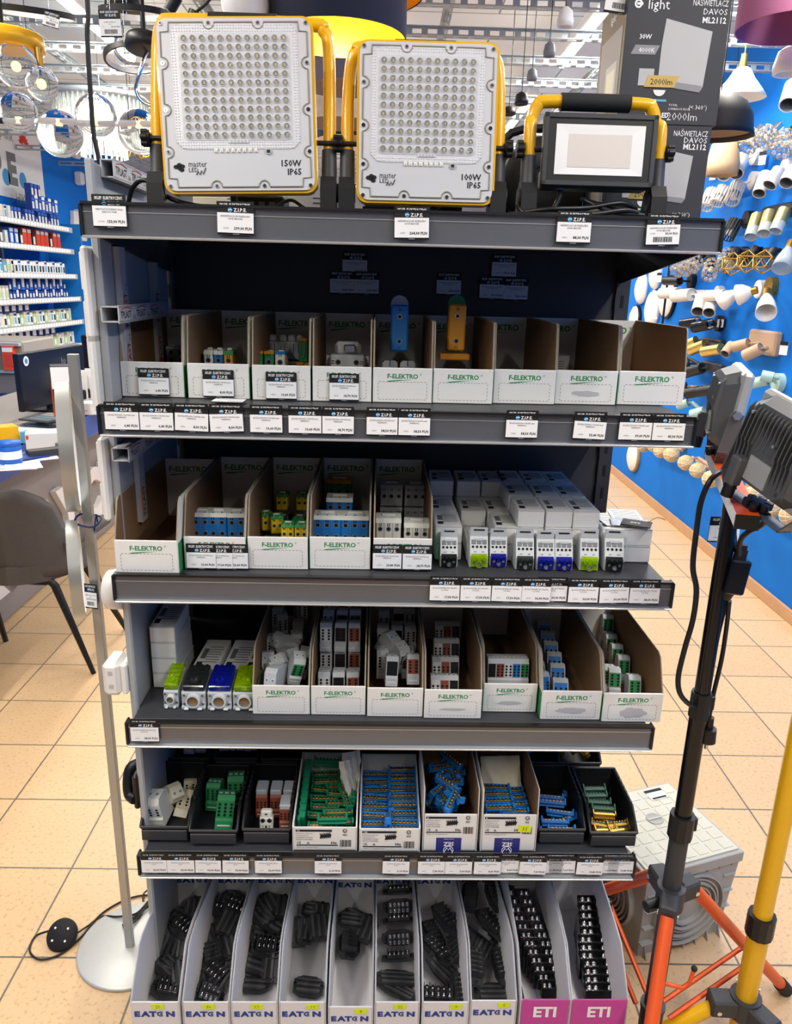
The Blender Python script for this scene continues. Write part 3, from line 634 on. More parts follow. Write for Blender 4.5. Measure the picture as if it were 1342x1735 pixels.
# dim things in the other top cartons
KD = rail_clamp(.02, .035, .04, 'term_dark', 'term_grey', 1, 2)
for j, x in enumerate((290, 305, 320)): KD(RT(px_u(x, 600, .34), .34, Z1+.03), 'grey clamp deep in the dark first carton', 'grey clamps in the first carton')
base_stack(px_u(285, 600, .34), px_u(328, 600, .34), .34, .38, Z1, Z1+.03, 'term_green', lab='dark green clamp under the grey ones in the first carton')
for j, (x, v) in enumerate(((845, .24), (862, .25), (880, .24), (870, .30))): KD(RT(px_u(x, 615, v), v, Z1+.0005), 'dim grey clamp in the seventh carton', 'grey clamps in the seventh carton')
for j, (x, v) in enumerate(((958, .2), (975, .2), (990, .22))): KD(RT(px_u(x, 615, v), v, Z1), 'grey clamp beside the small white box in the eighth carton', 'grey clamps in the eighth carton')
m = MB(); m.box((0, .02, .022), (.045, .04, .044), 'white_card', ch=.001)
for k in range(5): m.box((-.004, -.0004, .012+k*.005), (.03, .0004, .0014), 'print_grey')
m.build('small_carton', None, 'small white printed box deep in the eighth carton', 'box', M=RT(px_u(948, 600, .33), .33, Z1+.022)); KD(RT(px_u(948, 600, .33), .33, Z1-.013+.0135), 'grey clamp under the small white box')
# --- second row contents
K = rail_clamp(.034, .05, .05, 'term_blue', 'term_white', 2, 2)
for j, x in enumerate((340.5, 369, 401)): K(RT(px_u(x, 900, .10), .10, Z2+.028, 0 if j < 2 else 6), 'blue clamp with two columns of holes and white cap, %s of three' % ['leftmost', 'middle', 'rightmost'][j], 'blue clamps in the second row')
base_stack(px_u(325, 900, .10), px_u(418, 900, .10), .10, .15, Z2, Z2+.027, 'term_blue', lab='blue clamp in the lower layer under the three', n=3)
K = rail_clamp(.0235, .034, .04, 'term_yellow', 'term_green', 2, 1)
for j, x in enumerate((487, 510)): K(RT(px_u(x, 905, .08), .08, Z2+.03), 'yellow clamp with green cap and two holes, %s of the front pair' % ('left', 'right')[j], 'yellow clamps in the second row')
base_stack(px_u(440, 905, .08), px_u(521, 905, .08), .08, .125, Z2, Z2+.029, 'term_green', lab='dark green clamp lying in the yellow clamps carton', n=3)
for j, (x, y, v, rz) in enumerate([(455, 892, .15, 25), (470, 895, .13, 12), (478, 880, .22, 5), (505, 880, .22, -8), (478, 868, .27, 0), (512, 868, .27, 0)]):
    K(RT(px_u(x, y, v), v, Z2+(.03 if y > 885 else .0005 if y > 870 else .036), rz, 0), 'yellow clamp with green cap lying at an angle behind the front pair', 'loose yellow clamps in the second row')
K = rail_clamp(.052, .052, .05, 'term_blue', 'term_white', 3, 2)
for j, x in enumerate((554, 601)): K(RT(px_u(x, 905, .09), .09, Z2+.028), 'wide blue clamp with three columns of holes, %s of the front pair' % ('left', 'right')[j], 'wide blue clamps in the second row')
base_stack(px_u(531, 905, .09), px_u(625, 905, .09), .09, .14, Z2, Z2+.027, 'term_blue', lab='wide blue clamp in the lower layer', n=2)
K(RT(px_u(575, 885, .17), .17, Z2+.04), 'wide blue clamp behind the front pair', 'wide blue clamps in the second row'); base_stack(px_u(550, 885, .17), px_u(602, 885, .17), .17, .22, Z2, Z2+.039, 'term_blue', lab='blue clamp supporting the one behind the front pair', n=1)
K = rail_clamp(.052, .045, .05, 'term_green', 'term_orange', 3, 1); K(RT(px_u(575, 850, .30), .30, Z2+.05), 'green and orange clamp deep in the wide blue clamps carton'); base_stack(px_u(552, 850, .3), px_u(598, 850, .3), .30, .35, Z2, Z2+.049, 'term_dark', lab='dark clamp under the green and orange one', n=1)
K = rail_clamp(.047, .058, .05, 'term_white', 'term_white', 3, 2)
for j, (x, rz) in enumerate(((658, 0), (705, -2))): K(RT(px_u(x, 910, .085), .085 - j*.008, Z2+.02 - j*.006, rz), 'white clamp with six dark holes, %s of the pair in the fifth carton' % ('left', 'right')[j], 'white six-hole clamps')
base_stack(px_u(636, 910, .09), px_u(728, 910, .09), .092, .14, Z2, Z2+.0125, 'term_white', lab='white clamp lying flat under the six-hole pair', n=2)
K = rail_clamp(.046, .045, .05, 'term_grey', 'term_grey', 3, 1)
for j, (x, dz) in enumerate(((663, .052), (704, .052), (663, .003), (704, .003))): K(RT(px_u(x, 855, .26), .26, Z2+dz), 'grey three-hole clamp in the stack behind the white ones', 'grey clamps behind the white ones')
# white product cartons in the heap
def product_carton(w=.050, d=.10, h=.0335):
    m = MB(); m.box((0, d/2, h/2), (w, d, h), 'white_card', ch=.0012); m.box((0, .0, h*.97), (w*.94, .0016, .0012), 'trunk_white')
    for k in range(7): m.box((w*.08+(k % 2)*.002, d*(.30+k*.075), h+.0003), (w*.55, .0018, .0004), 'print_grey')
    m.box((-w*.30, d*.22, h+.0003), (w*.22, d*.16, .0004), 'print_black'); m.box((-w*.28, d*.55, h+.0003), (w*.2, d*.3, .0004), 'print_grey')
    return m.build('product_carton', cat='carton')
KP = Kind(product_carton)
WC = 'white product cartons heaped on the third shelf'
for col, (xs, yb) in enumerate([(757, 950), (807, 955), (852, 955), (900, 962), (946, 962), (992, 962), (1038, 958), (1075, 955)]): pass
heap = [(-.005, 'left')]
# columns: u start from the right wall of carton five
ucol = [px_u(x, 945, .13) for x in (756, 806, 852)]
for c, u in enumerate(ucol):
    nm = ['left', 'middle', 'right'][c]
    for (v, n) in ((.09, 2 if c != 1 else 1), (.20, 2), (.305, 3)):
        for k in range(n):
            KP(RT(u+random.uniform(-.002, .002), v, Z2-.0035+k*.034, random.uniform(-2, 2)), 'white carton, left heap, %s column, %s layer up, %s' % (nm, ORD[k], {.09: 'front', .2: 'middle depth', .305: 'back'}[v]), WC)
ucol = [px_u(x, 945, .10) for x in (893, 940, 985)]
for c, u in enumerate(ucol):
    nm = ['left', 'middle', 'right'][c]
    for (v, n) in ((.09, 3), (.20, 3), (.31, 3)):
        for k in range(n):
            if v > .1 and k < 2 and v < .3: continue
            KP(RT(u, v+random.uniform(-.003, .003), Z2-.0035+k*.034, random.uniform(-1.5, 1.5)), 'white carton, right heap, %s column, %s layer up, %s' % (nm, ORD[k], {.09: 'front', .2: 'middle depth', .31: 'back'}[v]), WC)
            if v == .20: 
                for kk in (0, 1): KP(RT(u, v, Z2-.0035+kk*.034, 0), 'white carton, right heap, %s column, %s layer up, middle depth' % (nm, ORD[kk]), WC)
for c, x in enumerate((1036, 1076)):
    for k in range(2):
        KP(RT(px_u(x, 945, .10), .09+c*.002, Z2-.0035+k*.034, c*-1), 'white product carton at the right end of the third shelf, %s column, %s' % (('left', 'outer')[c], ('bottom', 'top')[k]), WC)
def leaflet(w, d, lab, M, metal=False):
    m = MB(); m.box((0, 0, .0008), (w, d, .0012), 'paper' if not metal else 'steel')
    if not metal:
        for k in range(7): m.box((0, -d*.4+k*d*.13, .0016), (w*.8, .0016, .0003), 'print_grey')
    return m.build('leaflet', None, lab, 'leaflet' if not metal else 'bag', M=M)
zt = Z2-.0035+.0685
leaflet(.06, .08, 'printed instruction leaflet lying on the right cartons, left one', RT(px_u(1042, 870, .14), .15, zt, 8)); leaflet(.06, .08, 'printed instruction leaflet on the outer carton', RT(px_u(1066, 866, .15), .17, zt+.002, -6))
leaflet(.07, .05, 'crumpled silver bag with black print on the outer carton', RT(px_u(1066, 880, .12), .115, zt+.004, -12), True)
m = MB(); m.box((0, 0, .0008), (.055, .04, .0014), 'black_card'); m.text('ZIPE', .01, 'print_white', TR(-.012, -.004, .0017)); m.tube([(.02, .01, .002), (.035, .02, .012), (.05, .03, .006)], .0006, 'black_plastic', n=4, smooth_pts=4); m.build('spare_tag', None, 'loose black shop tag with a string on the outer carton', 'price tag', M=RT(px_u(1080, 888, .1), .105, zt+.006, -25))
# distribution blocks standing in front
def dist_block(cover, w=.033):
    def mk():
        m = MB(); q = [(0, 0), (0, .022), (.014, .055), (.030, .062), (.045, .055), (.05, .03), (.05, 0)]
        m.prism(q, w, 'term_light', YZ(-w/2))
        q2 = [(.0148, .056), (.0165, .071), (.0195, .071), (.0195, .058)]; m.prism(q2, w*.96, 'term_grey', YZ(-w*.48))
        m.box((0, .0172, .067), (w*.6, .005, .0022), 'hole')
        S = math.atan2(.033, .014); A = TR(0, 0, .022) @ RX(math.degrees(S))   # local y runs up the sloped face, -z... normal
        m.box((0, .030, .0008), (w*.5, .004, .003), 'term_grey', M=A)
        for i in range(3): m.box((-w*.30+i*w*.30, .0255, .0004), (w*.24, .0085, .0016), 'term_dark', ch=.0005, M=A)
        for i in range(4): m.disc((-w*.34+i*w*.225, .0165, .0006), w*.075, 'hole', 10, A, (0, 0, 1))
        for i in (-1, 1): m.box((i*w*.22, .0075, .0004), (w*.14, .0012, .0012), 'term_dark', M=A)
        for sx in (-1, 1): m.prism([(.002, .0), (.002, .02), (.016, .052), (.03, .058), (.045, .05), (.048, 0)], .0006, 'term_grey', YZ(sx*(w/2+.0002)-.0003))
        o = m.build('distribution_block', cat='terminal block')
        c = MB(); c.prism([(-.004, .002), (-.005, .018), (.0015, .0255), (.002, .0225), (-.0002, .021), (-.0002, .002)], w*.9, cover, YZ(-w*.45)); c.build('clear_cover', o)
        s = MB()
        for i in range(3): s.cyl((-w*.27+i*w*.27, -.0045, .018), (-w*.27+i*w*.27, -.0085, .018), w*.10, cover, n=12); s.cyl((-w*.27+i*w*.27, -.002, .012), (-w*.27+i*w*.27, -.006, .012), w*.08, 'screw', n=10)
        s.pipe((0, -.004, .008), (0, -.0095, .008), w*.2, w*.13, cover, 'screw', 16); s.cyl((0, -.004, .008), (0, -.006, .008), w*.12, 'screw', n=12); s.build('screw_row', o)
        return o
    return Kind(mk)
KB, KL, KN, KS = dist_block('clear_black'), dist_block('clear_lime'), dist_block('clear_navy'), dist_block('clear_grey')
for j, (x, K, c, s) in enumerate([(761, KB, 'black', .97), (812, KL, 'lime', 1.02), (846, KN, 'navy', .97), (889, KS, 'smoky', 1.02), (924, KN, 'navy', 1), (955, KN, 'navy', 1), (998, KL, 'lime', 1.04), (1040, KB, 'black', 1.06)]):
    K(RT(px_u(x, 955, .045), .045+(.008 if x < 870 else 0)+(.006 if j in (2,) else 0), Z2-.0035, -3 if j > 5 else 0) @ SCL(s, s, s), '%s covered grey distribution block, %s from the left on the third shelf' % (c, ORD[j]), 'distribution blocks on the third shelf')
# --- fourth shelf: big blocks at left
def big_block(cover, w=.046):
    m = MB(); D_ = .075
    m.prism([(0, 0), (0, .004), (.004, .006), (.004, .032), (.006, .034), (D_, .047), (D_, 0)], w, 'term_grey', YZ(-w/2))
    m.pipe((0, .004, .019), (0, -.006, .019), w*.30, w*.23, 'term_light', 'term_dark', 22); m.cyl((0, .003, .019), (0, .001, .019), w*.23, 'wood_tan', n=20)
    for sx in (-1, 1):
        for z in (.010, .028): m.pipe((sx*w*.38, .0045, z), (sx*w*.38, .002, z), .0035, .0025, 'term_grey', 'hole', 10); m.disc((sx*w*.38, .0035, z), .0026, 'term_dark')
        m.box((sx*w*.28, -.001, .003), (w*.2, .012, .004), 'term_light', ch=.001)
    o = m.build('power_block', cat='terminal block')
    A = TR(0, .005, .0345) @ RX(math.degrees(math.atan2(.013, .069)))
    s = MB(); s.box((0, .034, .0), (w*.86, .062, .002), 'term_dark')
    for i in range(4):
        for k in range(4): s.cyl((-w*.33+i*w*.22, .026+k*.012, .001), (-w*.33+i*w*.22, .026+k*.012, .006), w*.085, 'screw', n=10)
    s.cyl((0, .014, 0), (0, .014, .010), w*.18, 'screw', n=16); s.build('screw_plate', o, M=A)
    c = MB(); c.box((0, .034, .0075), (w*.94, .066, .012), cover, ch=.002); c.pipe((0, .014, .0125), (0, .014, .018), w*.23, w*.17, cover, n=16)
    for k in range(4):
        for i in range(4): c.cyl((-w*.33+i*w*.22, .026+k*.012, .0132), (-w*.33+i*w*.22, .026+k*.012, .0155), w*.08, cover, n=10)
    c.build('clear_cover', o, M=A); return o
for j, (x, cv, c) in enumerate([(328, 'clear_grey', 'smoky'), (372, 'clear_navy', 'blue'), (410, 'clear_lime', 'lime')]):
    o = big_block(cv); v = .035; o.matrix_world = RT(px_u(x+(5 if j == 2 else 0), 1200, v), v, .829); o['label'] = '%s clear-topped grey power block, %s of the three wide ones on the fourth shelf' % (c, ['left', 'middle', 'right'][j]); o['group'] = 'power blocks on the fourth shelf'
o = big_block('clear_lime', .028); o.matrix_world = RT(px_u(290, 1198, .04), .04, .829); o['label'] = 'small lime topped power block at the left end of the fourth shelf'
for k in range(4): KP(RT(px_u(278, 1120, .115), .115, .829+k*.034, -1+k*.8) @ SCL(1.0, 1.3, 1), 'white carton in the stack of four at the left of the fourth shelf, %s' % ('bottom', 'second up', 'third up', 'top')[k], 'stack of four white cartons')
for j, x in enumerate((342, 394, 432)):
    KP(RT(px_u(x, 1140, .12), .122, .829+.0, -2) @ SCL(1.06, 1.5, .95), 'white product carton behind the power blocks, %s' % ['left', 'middle', 'right'][j], 'white cartons behind the power blocks')
# DIN clamps in the third row cartons
def din(face, w=.024, nx=2, ny=4, body='term_grey', faces=None):
    def mk():
        m = MB(); d, h = .042, .058
        m.prism([(0, 0), (0, .016), (.004, .020), (.004, .050), (.010, h), (.034, h), (d, .050), (d, 0)], w, body, YZ(-w/2))
        m.box((0, .002, .008), (w*.8, .0045, .004), 'term_light', ch=.001)
        fc = faces or [face]
        for i, f in enumerate(fc): m.box((-w/2+w*(i+.5)/len(fc), .0035, .035), (w/len(fc)*.86, .002, .028), f, ch=.0004)
        for i in range(nx):
            for j in range(ny): m.disc((-w/2+w*(i+.5)/nx, .0023, .0255+j*.0062), min(w/nx*.30, .0026), 'hole', 10)
        # clips and holes on top
        for i in range(nx): m.cyl((-w/2+w*(i+.5)/nx, .02, h-.001), (-w/2+w*(i+.5)/nx, .02, h+.001), w/nx*.33, 'term_light', n=12); m.disc((-w/2+w*(i+.5)/nx, .02, h+.0012), w/nx*.22, 'term_dark', 10, nrm=(0, 0, 1))
        return m.build('din_clamp', cat='terminal clamp')
    return Kind(mk)
KDg, KDb, KDr, KDgr, KDbl = din('term_light'), din('black_plastic'), din('term_brown'), din('term_green'), din('term_blue', .03, 3, 3)
K3w = din(None, .055, 6, 3, faces=['term_light', 'term_brown', 'black_plastic']); K5 = din(None, .082, 10, 4, faces=['black_plastic', 'term_brown', 'term_light', 'term_blue', 'term_green'])
random.seed(11)
def fill(K, B, i, spots, lab, grp, z=Z3):
    for s in spots:
        x, y, v, rz, rx, ry = (s+(0, 0, 0))[:6]; q = rk(x, y, v=v); lo, hi = B[i][0]+.018, B[i][1]-.018
        zz = max(q[2], z) if y is not None else z
        K[s[6] if len(s) > 6 else 0](RT(min(max(q[0], lo), hi), v, zz, rz, rx, ry), lab, grp)
L0 = 'loose grey DIN rail clamp in the tumbled heap of the first carton, third row'; G0 = 'tumbled grey clamps, first carton of the third row'
for x, y, v, rz, rx, ry, k in [(455, 1160, .10, 20, 60, 10, KDg), (475, 1158, .08, -15, 75, 0, KDg), (462, 1148, .12, -70, 20, 30, KDg), (497, 1160, .06, 10, 15, 14, KDgr), (508, 1150, .12, 0, 0, 12, KDgr), (482, 1130, .15, 35, 70, 0, KDg), (470, 1118, .19, 80, 80, 0, KDg), (457, 1125, .17, 0, -10, 0, KDg), (455, 1075, .26, 0, -5, 0, KDg),
                      (490, 1110, .20, -40, 60, 0, KDg), (504, 1120, .19, 10, 0, 0, KDb), (505, 1100, .24, 0, 0, 0, KDg), (480, 1085, .25, 15, 0, 0, KDg), (512, 1060, .30, -10, 0, 0, KDg), (490, 1058, .32, 0, 0, 0, KDb), (468, 1055, .33, 5, 0, 0, KDg), (440, 1155, .12, 5, 30, 0, KDg)]:
    q = rk(x, y, v=v); k(RT(min(max(q[0], B3[0][0]+.018), B3[0][1]-.018), v, max(q[2], Z3+.002), rz, rx, ry), L0, G0)
L0 = 'grey or black faced DIN rail clamp stacked in the second carton, third row'; G0 = 'stacked clamps, second carton of the third row'
for j in range(4):
    for i in range(3):
        u = B3[1][0]+.022+i*.029; v = .065+j*.062; k = (KDg, KDb, KDr)[i]
        for l in range(2 if j < 3 else 3): k(RT(u, v, Z3-.002+.020+l*.0585*(1 if j else .0) + (0 if j else -.02), random.uniform(-6, 6), -8), L0, G0) if (j or l == 0) else None
L0 = 'grey or brown faced DIN rail clamp in the third carton, third row'; G0 = 'clamps, third carton of the third row'
for x, y, v, rz, rx, ry, k in [(663, 1163, .06, 3, -12, 3, KDb), (700, 1160, .06, 0, -20, 0, KDr), (648, 1150, .11, 0, -5, 0, KDg), (680, 1140, .12, 30, 20, 0, KDg), (648, 1110, .17, 0, 0, 0, KDg), (690, 1150, .11, 0, 0, 0, KDr), (672, 1105, .20, 0, 0, 0, KDb), (700, 1105, .20, 10, 0, 0, KDg), (650, 1080, .26, 0, 0, 0, KDg), (675, 1075, .28, 0, 0, 0, KDb), (700, 1075, .28, 0, 0, 0, KDg), (660, 1120, .15, 40, 30, 0, KDg)]:
    q = rk(x, y, v=v); k(RT(min(max(q[0], B3[2][0]+.018), B3[2][1]-.018), v, max(q[2], Z3+.002), rz, rx, ry), L0, G0)
for j, (v, l) in enumerate([(.055, 'front'), (.11, 'second'), (.17, 'third'), (.23, 'rearmost')]): K3w(RT(px_u(755, 1160, v)+.0, v, Z3-.002+(.012*j), 0, -18), 'wide clamp with white, brown and black faces, %s in the fourth carton' % l, 'three-pole clamps in the fourth carton')
K5(RT(px_u(861, 1158, .075), .075, Z3+.028, 0, -6), 'wide clamp with black, brown, white, blue and green faces in the fifth carton'); MB().box((0, .03, .0135), (.08, .045, .027), 'term_dark', ch=.002).build('wide_clamp', None, 'dark clamp lying under the five-coloured one', 'terminal clamp', M=RT(px_u(861, 1158, .075), .075, Z3-.001))
for j in range(6): KDbl(RT(px_u(954-j*6, 1165-j*18, .05+j*.045), .05+j*.045, Z3-.002+.003*j+ (.006 if j else 0), -4, -25), 'blue faced clamp in the slanting column of the sixth carton, %s from the front' % ORD[j], 'blue faced clamps')
for j in range(2): KDbl(RT(B3[5][0]+.02, .07+j*.045, Z3+.0, 5, -20), 'blue faced clamp at the left wall of the sixth carton, %s' % ('front', 'rear')[j], 'blue faced clamps')
for j, (x, y, v) in enumerate([(1031, 1077, .30), (1037, 1112, .245), (1047, 1130, .195), (1058, 1152, .145), (1042, 1178, .09), (1076, 1190, .06), (1031, 1185, .10)]):
    q = rk(x, y, v=v); KDgr(RT(max(q[0], B3[6][0]+.02), v, max(q[2]-.012, Z3), -6, -18), 'grey clamp with green face in the column of the seventh carton, %s from the back' % ORD[j], 'green faced clamps')
    if q[2]-.012 > Z3+.012: MB().box((0, .02, -(q[2]-.012-Z3)/2), (.026, .036, q[2]-.012-Z3), 'term_grey', ch=.001).build('terminal_clamp', None, 'grey clamp under the %s green faced one from the back, seventh carton' % ORD[j], 'terminal clamp', 'clamps under the green faced ones', M=RT(max(q[0], B3[6][0]+.02), v+.008, q[2]-.014, -6))
# ================================================================== FOURTH ROW: BLACK BINS AND WHITE CARTONS
def storage_bin():
    w, d, h = .094, .17, .066; m = MB(); t = .0025
    side = [(.006, 0), (.0, .030), (.004, .034), (.045, h), (d, h), (d-.006, 0)]
    for sx in (-1, 1): m.prism(side, t, 'tray_black', YZ(sx*w/2-(t if sx > 0 else 0)))
    m.box((0, d/2, .0015), (w-.004, d-.012, .003), 'tray_black'); m.box((0, .004, .016), (w-.004, t, .030), 'tray_lip'); m.box((0, d-t/2, h/2), (w, t, h), 'tray_black')
    m.build_ = 0
    o = m.build('storage_bin', cat='storage bin'); r = MB()
    P = [(.0, .032), (.004, .035), (.045, h), (d, h)]
    for sx in (-1, 1): r.tube([(sx*(w/2+.001), a, b) for a, b in P], .0032, 'black_plastic', n=6)
    for sx in (-1, 1):
        for k in range(6): r.box((sx*(w/2+.001), .055+k*.017, h+.0028), (.0035, .009, .0016), 'dark_grey_plastic')
    r.box((0, -.0005, .033), (w+.004, .004, .006), 'tray_lip', ch=.001); r.tube([(-w/2, d, h), (w/2, d, h)], .0032, 'black_plastic', n=6); r.build('rim', o)
    l = MB(); l.box((0, -.0022, .015), (w*.98, .003, .024), 'tray_lip', ch=.001); l.build('front_lip', o); return o
KSB = Kind(storage_bin)
SBX = [(-.457, .026, 'black storage bin with cream clamps, leftmost in front'), (-.3565, .016, 'black storage bin with green clamps, second from the left'), (-.25, .021, 'black storage bin with brown and white clamps, third from the left'),
       (.357, .026, 'black storage bin with blue busbar clips right of the dark blue label'), (.462, .017, 'black storage bin with green and brass terminals at the right end')]
for u, v, lb in SBX: KSB(RT(u, v, .529), lb, 'black storage bins')
for u, v, lb in [(-.455, .215, 'black storage bin at the back left, dark clamps inside'), (-.345, .215, 'black storage bin at the back with a blue and white clamp'), (-.24, .215, 'black storage bin at the back beside the green carton'), (.34, .21, 'black storage bin at the back with blue strips'), (.438, .21, 'black storage bin at the back right with brass pieces')]:
    KSB(RT(u, v, .559), lb, 'black storage bins')
for j in range(5):
    u = (-.455, -.345, -.24, .34, .438)[j]; MB().box((0, .09, .014), (.09, .15, .028), 'tray_black', ch=.002).build('storage_bin', None, 'black storage bin under the back bins of the fourth row, %s from the left' % ORD[j], 'storage bin', 'black storage bins', M=RT(u, .215, .529))
def sez(u0, u1, v, h, d, lab, tall=False, code='N'):
    w = u1-u0-.003; r = thing('open_carton', lab, 'storage carton', RT((u0+u1)/2, v, .529), 'white printed cartons'); z = h
    m = MB(); hb = h+(.03 if not tall else .055); t = .003
    for sx in (-1, 1):
        s_ = [(0, 0), (0, h), (.006, hb if tall else h+.006), (d, hb), (d, 0)]; m.prism(s_, t*.5, 'white_card', YZ(sx*w/2-(t*.5 if sx > 0 else 0))); m.prism(s_, t*.5, 'kraft' if tall else 'white_card', YZ(sx*(w/2-t*.5)-(t*.5 if sx > 0 else 0)))
    m.box((0, d-t/2, hb/2), (w-.006, t, hb), 'kraft' if tall else 'white_card'); m.box((0, d/2, t/2), (w-.006, d, t), 'kraft'); m.build('carton_body', r)
    m = MB(); m.box((0, t/2, h/2), (w, t, h), 'white_card', ch=.001); F = lambda x, zz: TR(x, -.0006, zz) @ FX
    lz = h-.052  # printed block sits in the top 5 cm
    m.box((-w*.17, -.0004, lz+.044), (w*.56, .0004, .0045), 'print_black'); m.text(code, .004, 'print_white', TR(-w*.43, -.0008, lz+.0426) @ FX, 'l', .02)
    for k, s_ in enumerate(['Połączenie listwowe', 'Terminal block', 'Клеммная колодка', 'Листва заземления']): m.text(s_, .0042, 'print_grey', F(-w*.45, lz+.036-k*.0048), 'l', .005, w*.26)
    m.prism([(0, 0), (.022, .003), (.024, .009), (.020, .0105), (.002, .0085)], .0003, 'print_black', TR(-w*.08, -.0003, lz+.026) @ FX)
    for k in range(6): m.box((-w*.07+k*.0038, -.0006, lz+.0355+k*.0005), (.002, .0003, .004), 'print_black'); m.box((-w*.065+k*.0038, -.0006, lz+.0265+k*.0004), (.002, .0003, .003), 'print_black')
    m.text('CE', .0075, 'print_black', F(-w*.44, lz+.0125), 'l', .01); m.prism([(0, 0), (.006, 0), (.003, .005)], .0003, 'print_grey', TR(-w*.28, -.0003, lz+.0125) @ FX); m.text('50x', .0078, 'print_black', F(w*.14, lz+.0125), 'c', .03)
    m.box((-w*.12, -.0004, lz+.0092), (w*.64, .0004, .0022), 'print_black')
    m.text('ИП(НЕ) 2010 Терминал 8595607', .003, 'print_grey', F(-w*.44, lz+.0035), 'l', .01, w*.62)
    m.pipe((w*.31, -.0003, lz+.044), (w*.31, -.0008, lz+.044), .0045, .0037, 'print_black', n=16); m.text('SEZ', .0055, 'print_black', F(w*.31, lz+.0325), 'c', .02)
    m.tube([(w*.31-.003, -.0006, lz+.0455), (w*.31, -.0006, lz+.0415), (w*.31+.003, -.0006, lz+.0455)], .0004, 'print_black', n=4)
    random.seed(5); x = w*.24
    while x < w*.41: b = random.choice((.0006, .0011)); m.box((x, -.0004, lz+.014), (b, .0004, .016), 'print_black'); x += b+random.choice((.0006, .001))
    if tall:
        a = lz-.004; m.box((-w*.02, -.0004, a-.017), (w*.46, .0004, .034), 'sez_blue'); U = TR(-w*.02, -.0008, a-.0105) @ RYm(180) @ FX
        m.text('SEZ', .013, 'print_white', U, 'c', .02); m.text('DOLNÝ KUBÍN', .003, 'print_white', TR(-w*.02, -.0008, a-.002) @ RYm(180) @ FX, 'c')
        m.pipe((-w*.02, -.0005, a-.030), (-w*.02, -.001, a-.030), .0105, .0092, 'print_white', n=24); m.tube([(-w*.02-.008, -.0008, a-.033), (-w*.02-.003, -.0008, a-.024), (-w*.02, -.0008, a-.030), (-w*.02+.003, -.0008, a-.024), (-w*.02+.008, -.0008, a-.033)], .0008, 'print_white', n=4)
    m.build('printed_front', r)
    return r
SG = [sez(-.196, -.063, 0, .056, .21, 'white printed carton full of green busbar clips', code='TG'), sez(-.062, .064, -.002, .055, .21, 'white printed carton full of blue busbar clips, left of the dark blue labels', code='1,5N'),
      sez(.066, .18, .001, .088, .19, 'tall white carton with an upside down dark blue label and tumbled blue clips', True, 'N'), sez(.184, .3, .001, .088, .19, 'tall white carton with a dark blue label and a yellow note', True, 'N')]
def note(txt, M, lab, w=.026, h=.016, nm='price_note'):
    m = MB(); m.box((0, 0, 0), (w, .0006, h), 'lime_note'); m.text(txt, h*.8, 'pen_red', TR(0, -.0005, -h*.28) @ RYm(4) @ FX, 'c', -.01); return m.build(nm, None, lab, 'note', 'yellow number notes', M=M)
n = note('35', RT(px_u(889, 1404, -.0006), -.0006, rk(889, 1404, v=0)[2], ry=3), 'small yellow sticker reading 35 on the dark blue label')
# busbar clips
def busbar(base, bar='brass', scr='screw', L=.062, metal=False):
    def mk():
        m = MB(); m.box((0, 0, .003), (L, .009, .006), base, ch=.001); m.box((0, .0, .0075), (L*.9, .006, .003), bar, ch=.0005)
        for e in (-1, 1): m.box((e*L*.46, 0, .008), (L*.07, .012, .014), base, ch=.001)
        m.box((0, .006, .002), (L*.9, .005, .012), base, ch=.001)
        o = m.build('busbar_clip', cat='terminal strip'); s = MB()
        for i in range(7): s.cyl((-L*.38+i*L*.127, 0, .009), (-L*.38+i*L*.127, 0, .0115), .0021, scr, n=8); s.disc((-L*.38+i*L*.127, -.0032, .0072), .0013, 'hole', 8)
        s.build('screw_row', o); return o
    return Kind(mk)
KBG, KBB = busbar('pcb_green'), busbar('term_blue')
random.seed(21)
def heap(K, u0, u1, v0, v1, z0, n, lab, grp, tilt=35, zspread=.03, along=None):
    for i in range(n):
        t = i/max(1, n-1); u = random.uniform(u0, u1); v = v0+(v1-v0)*random.random(); z = z0+zspread*t
        K(RT(u, v, z, (along if along is not None else 0)+random.uniform(-tilt, tilt), random.uniform(-50, 40), random.uniform(-15, 15)), lab, grp)
GL, GG = 'green busbar clip with brass bar in the green pile of the white carton', 'green busbar clips'
for i in range(9): KBG(RT(-.176+.0, .02+i*.019, .572+.002*i, 88, 0, 70), GL, GG)
for k in range(4):
    for i in range(7):
        if k == 3 and i > 4: continue
        KBG(RT(-.135+random.uniform(-.004, .004)+(k % 2)*.03, .025+i*.024, .545+k*.010+i*.003, random.uniform(-5, 5), random.uniform(0, 30), random.uniform(-4, 4)), GL, GG)
KBG(RT(-.115, .012, .590, 2, -65, 0), GL, GG); KBG(RT(-.135, .16, .622, 12, -60, 10), GL, GG); KBG(RT(-.095, .07, .600, -60, -20, 20), GL, GG); KBG(RT(-.085, .10, .595, -75, 10, 10), GL, GG)
BL, BG = 'blue busbar clip with brass bar in the pile of the second white carton', 'blue busbar clips, second carton'
for k in range(4):
    for i in range(7):
        KBB(RT(-.029+(k == 3)*.0, .02+i*.025, .545+k*.009+i*.002, random.uniform(-6, 6), random.uniform(0, 35), random.uniform(-4, 4)), BL, BG)
        KBB(RT(.03, .02+i*.025, .543+k*.011+i*.003, random.uniform(-3, 3), random.uniform(5, 30), 0), BL, BG)
KBB(RT(.002, .02, .588, 85, -10, 20), BL, BG)
BL, BG = 'blue busbar clip tumbled in the carton with the dark blue label', 'blue busbar clips, third carton'
for i in range(34): KBB(RT(.123+random.uniform(-.022, .022), .03+random.random()*.13, .575+i*.0016, random.choice((80, -70, 20, -30, 100, 60))+random.uniform(-15, 15), random.uniform(-50, 30), random.uniform(-20, 20)), BL, BG)
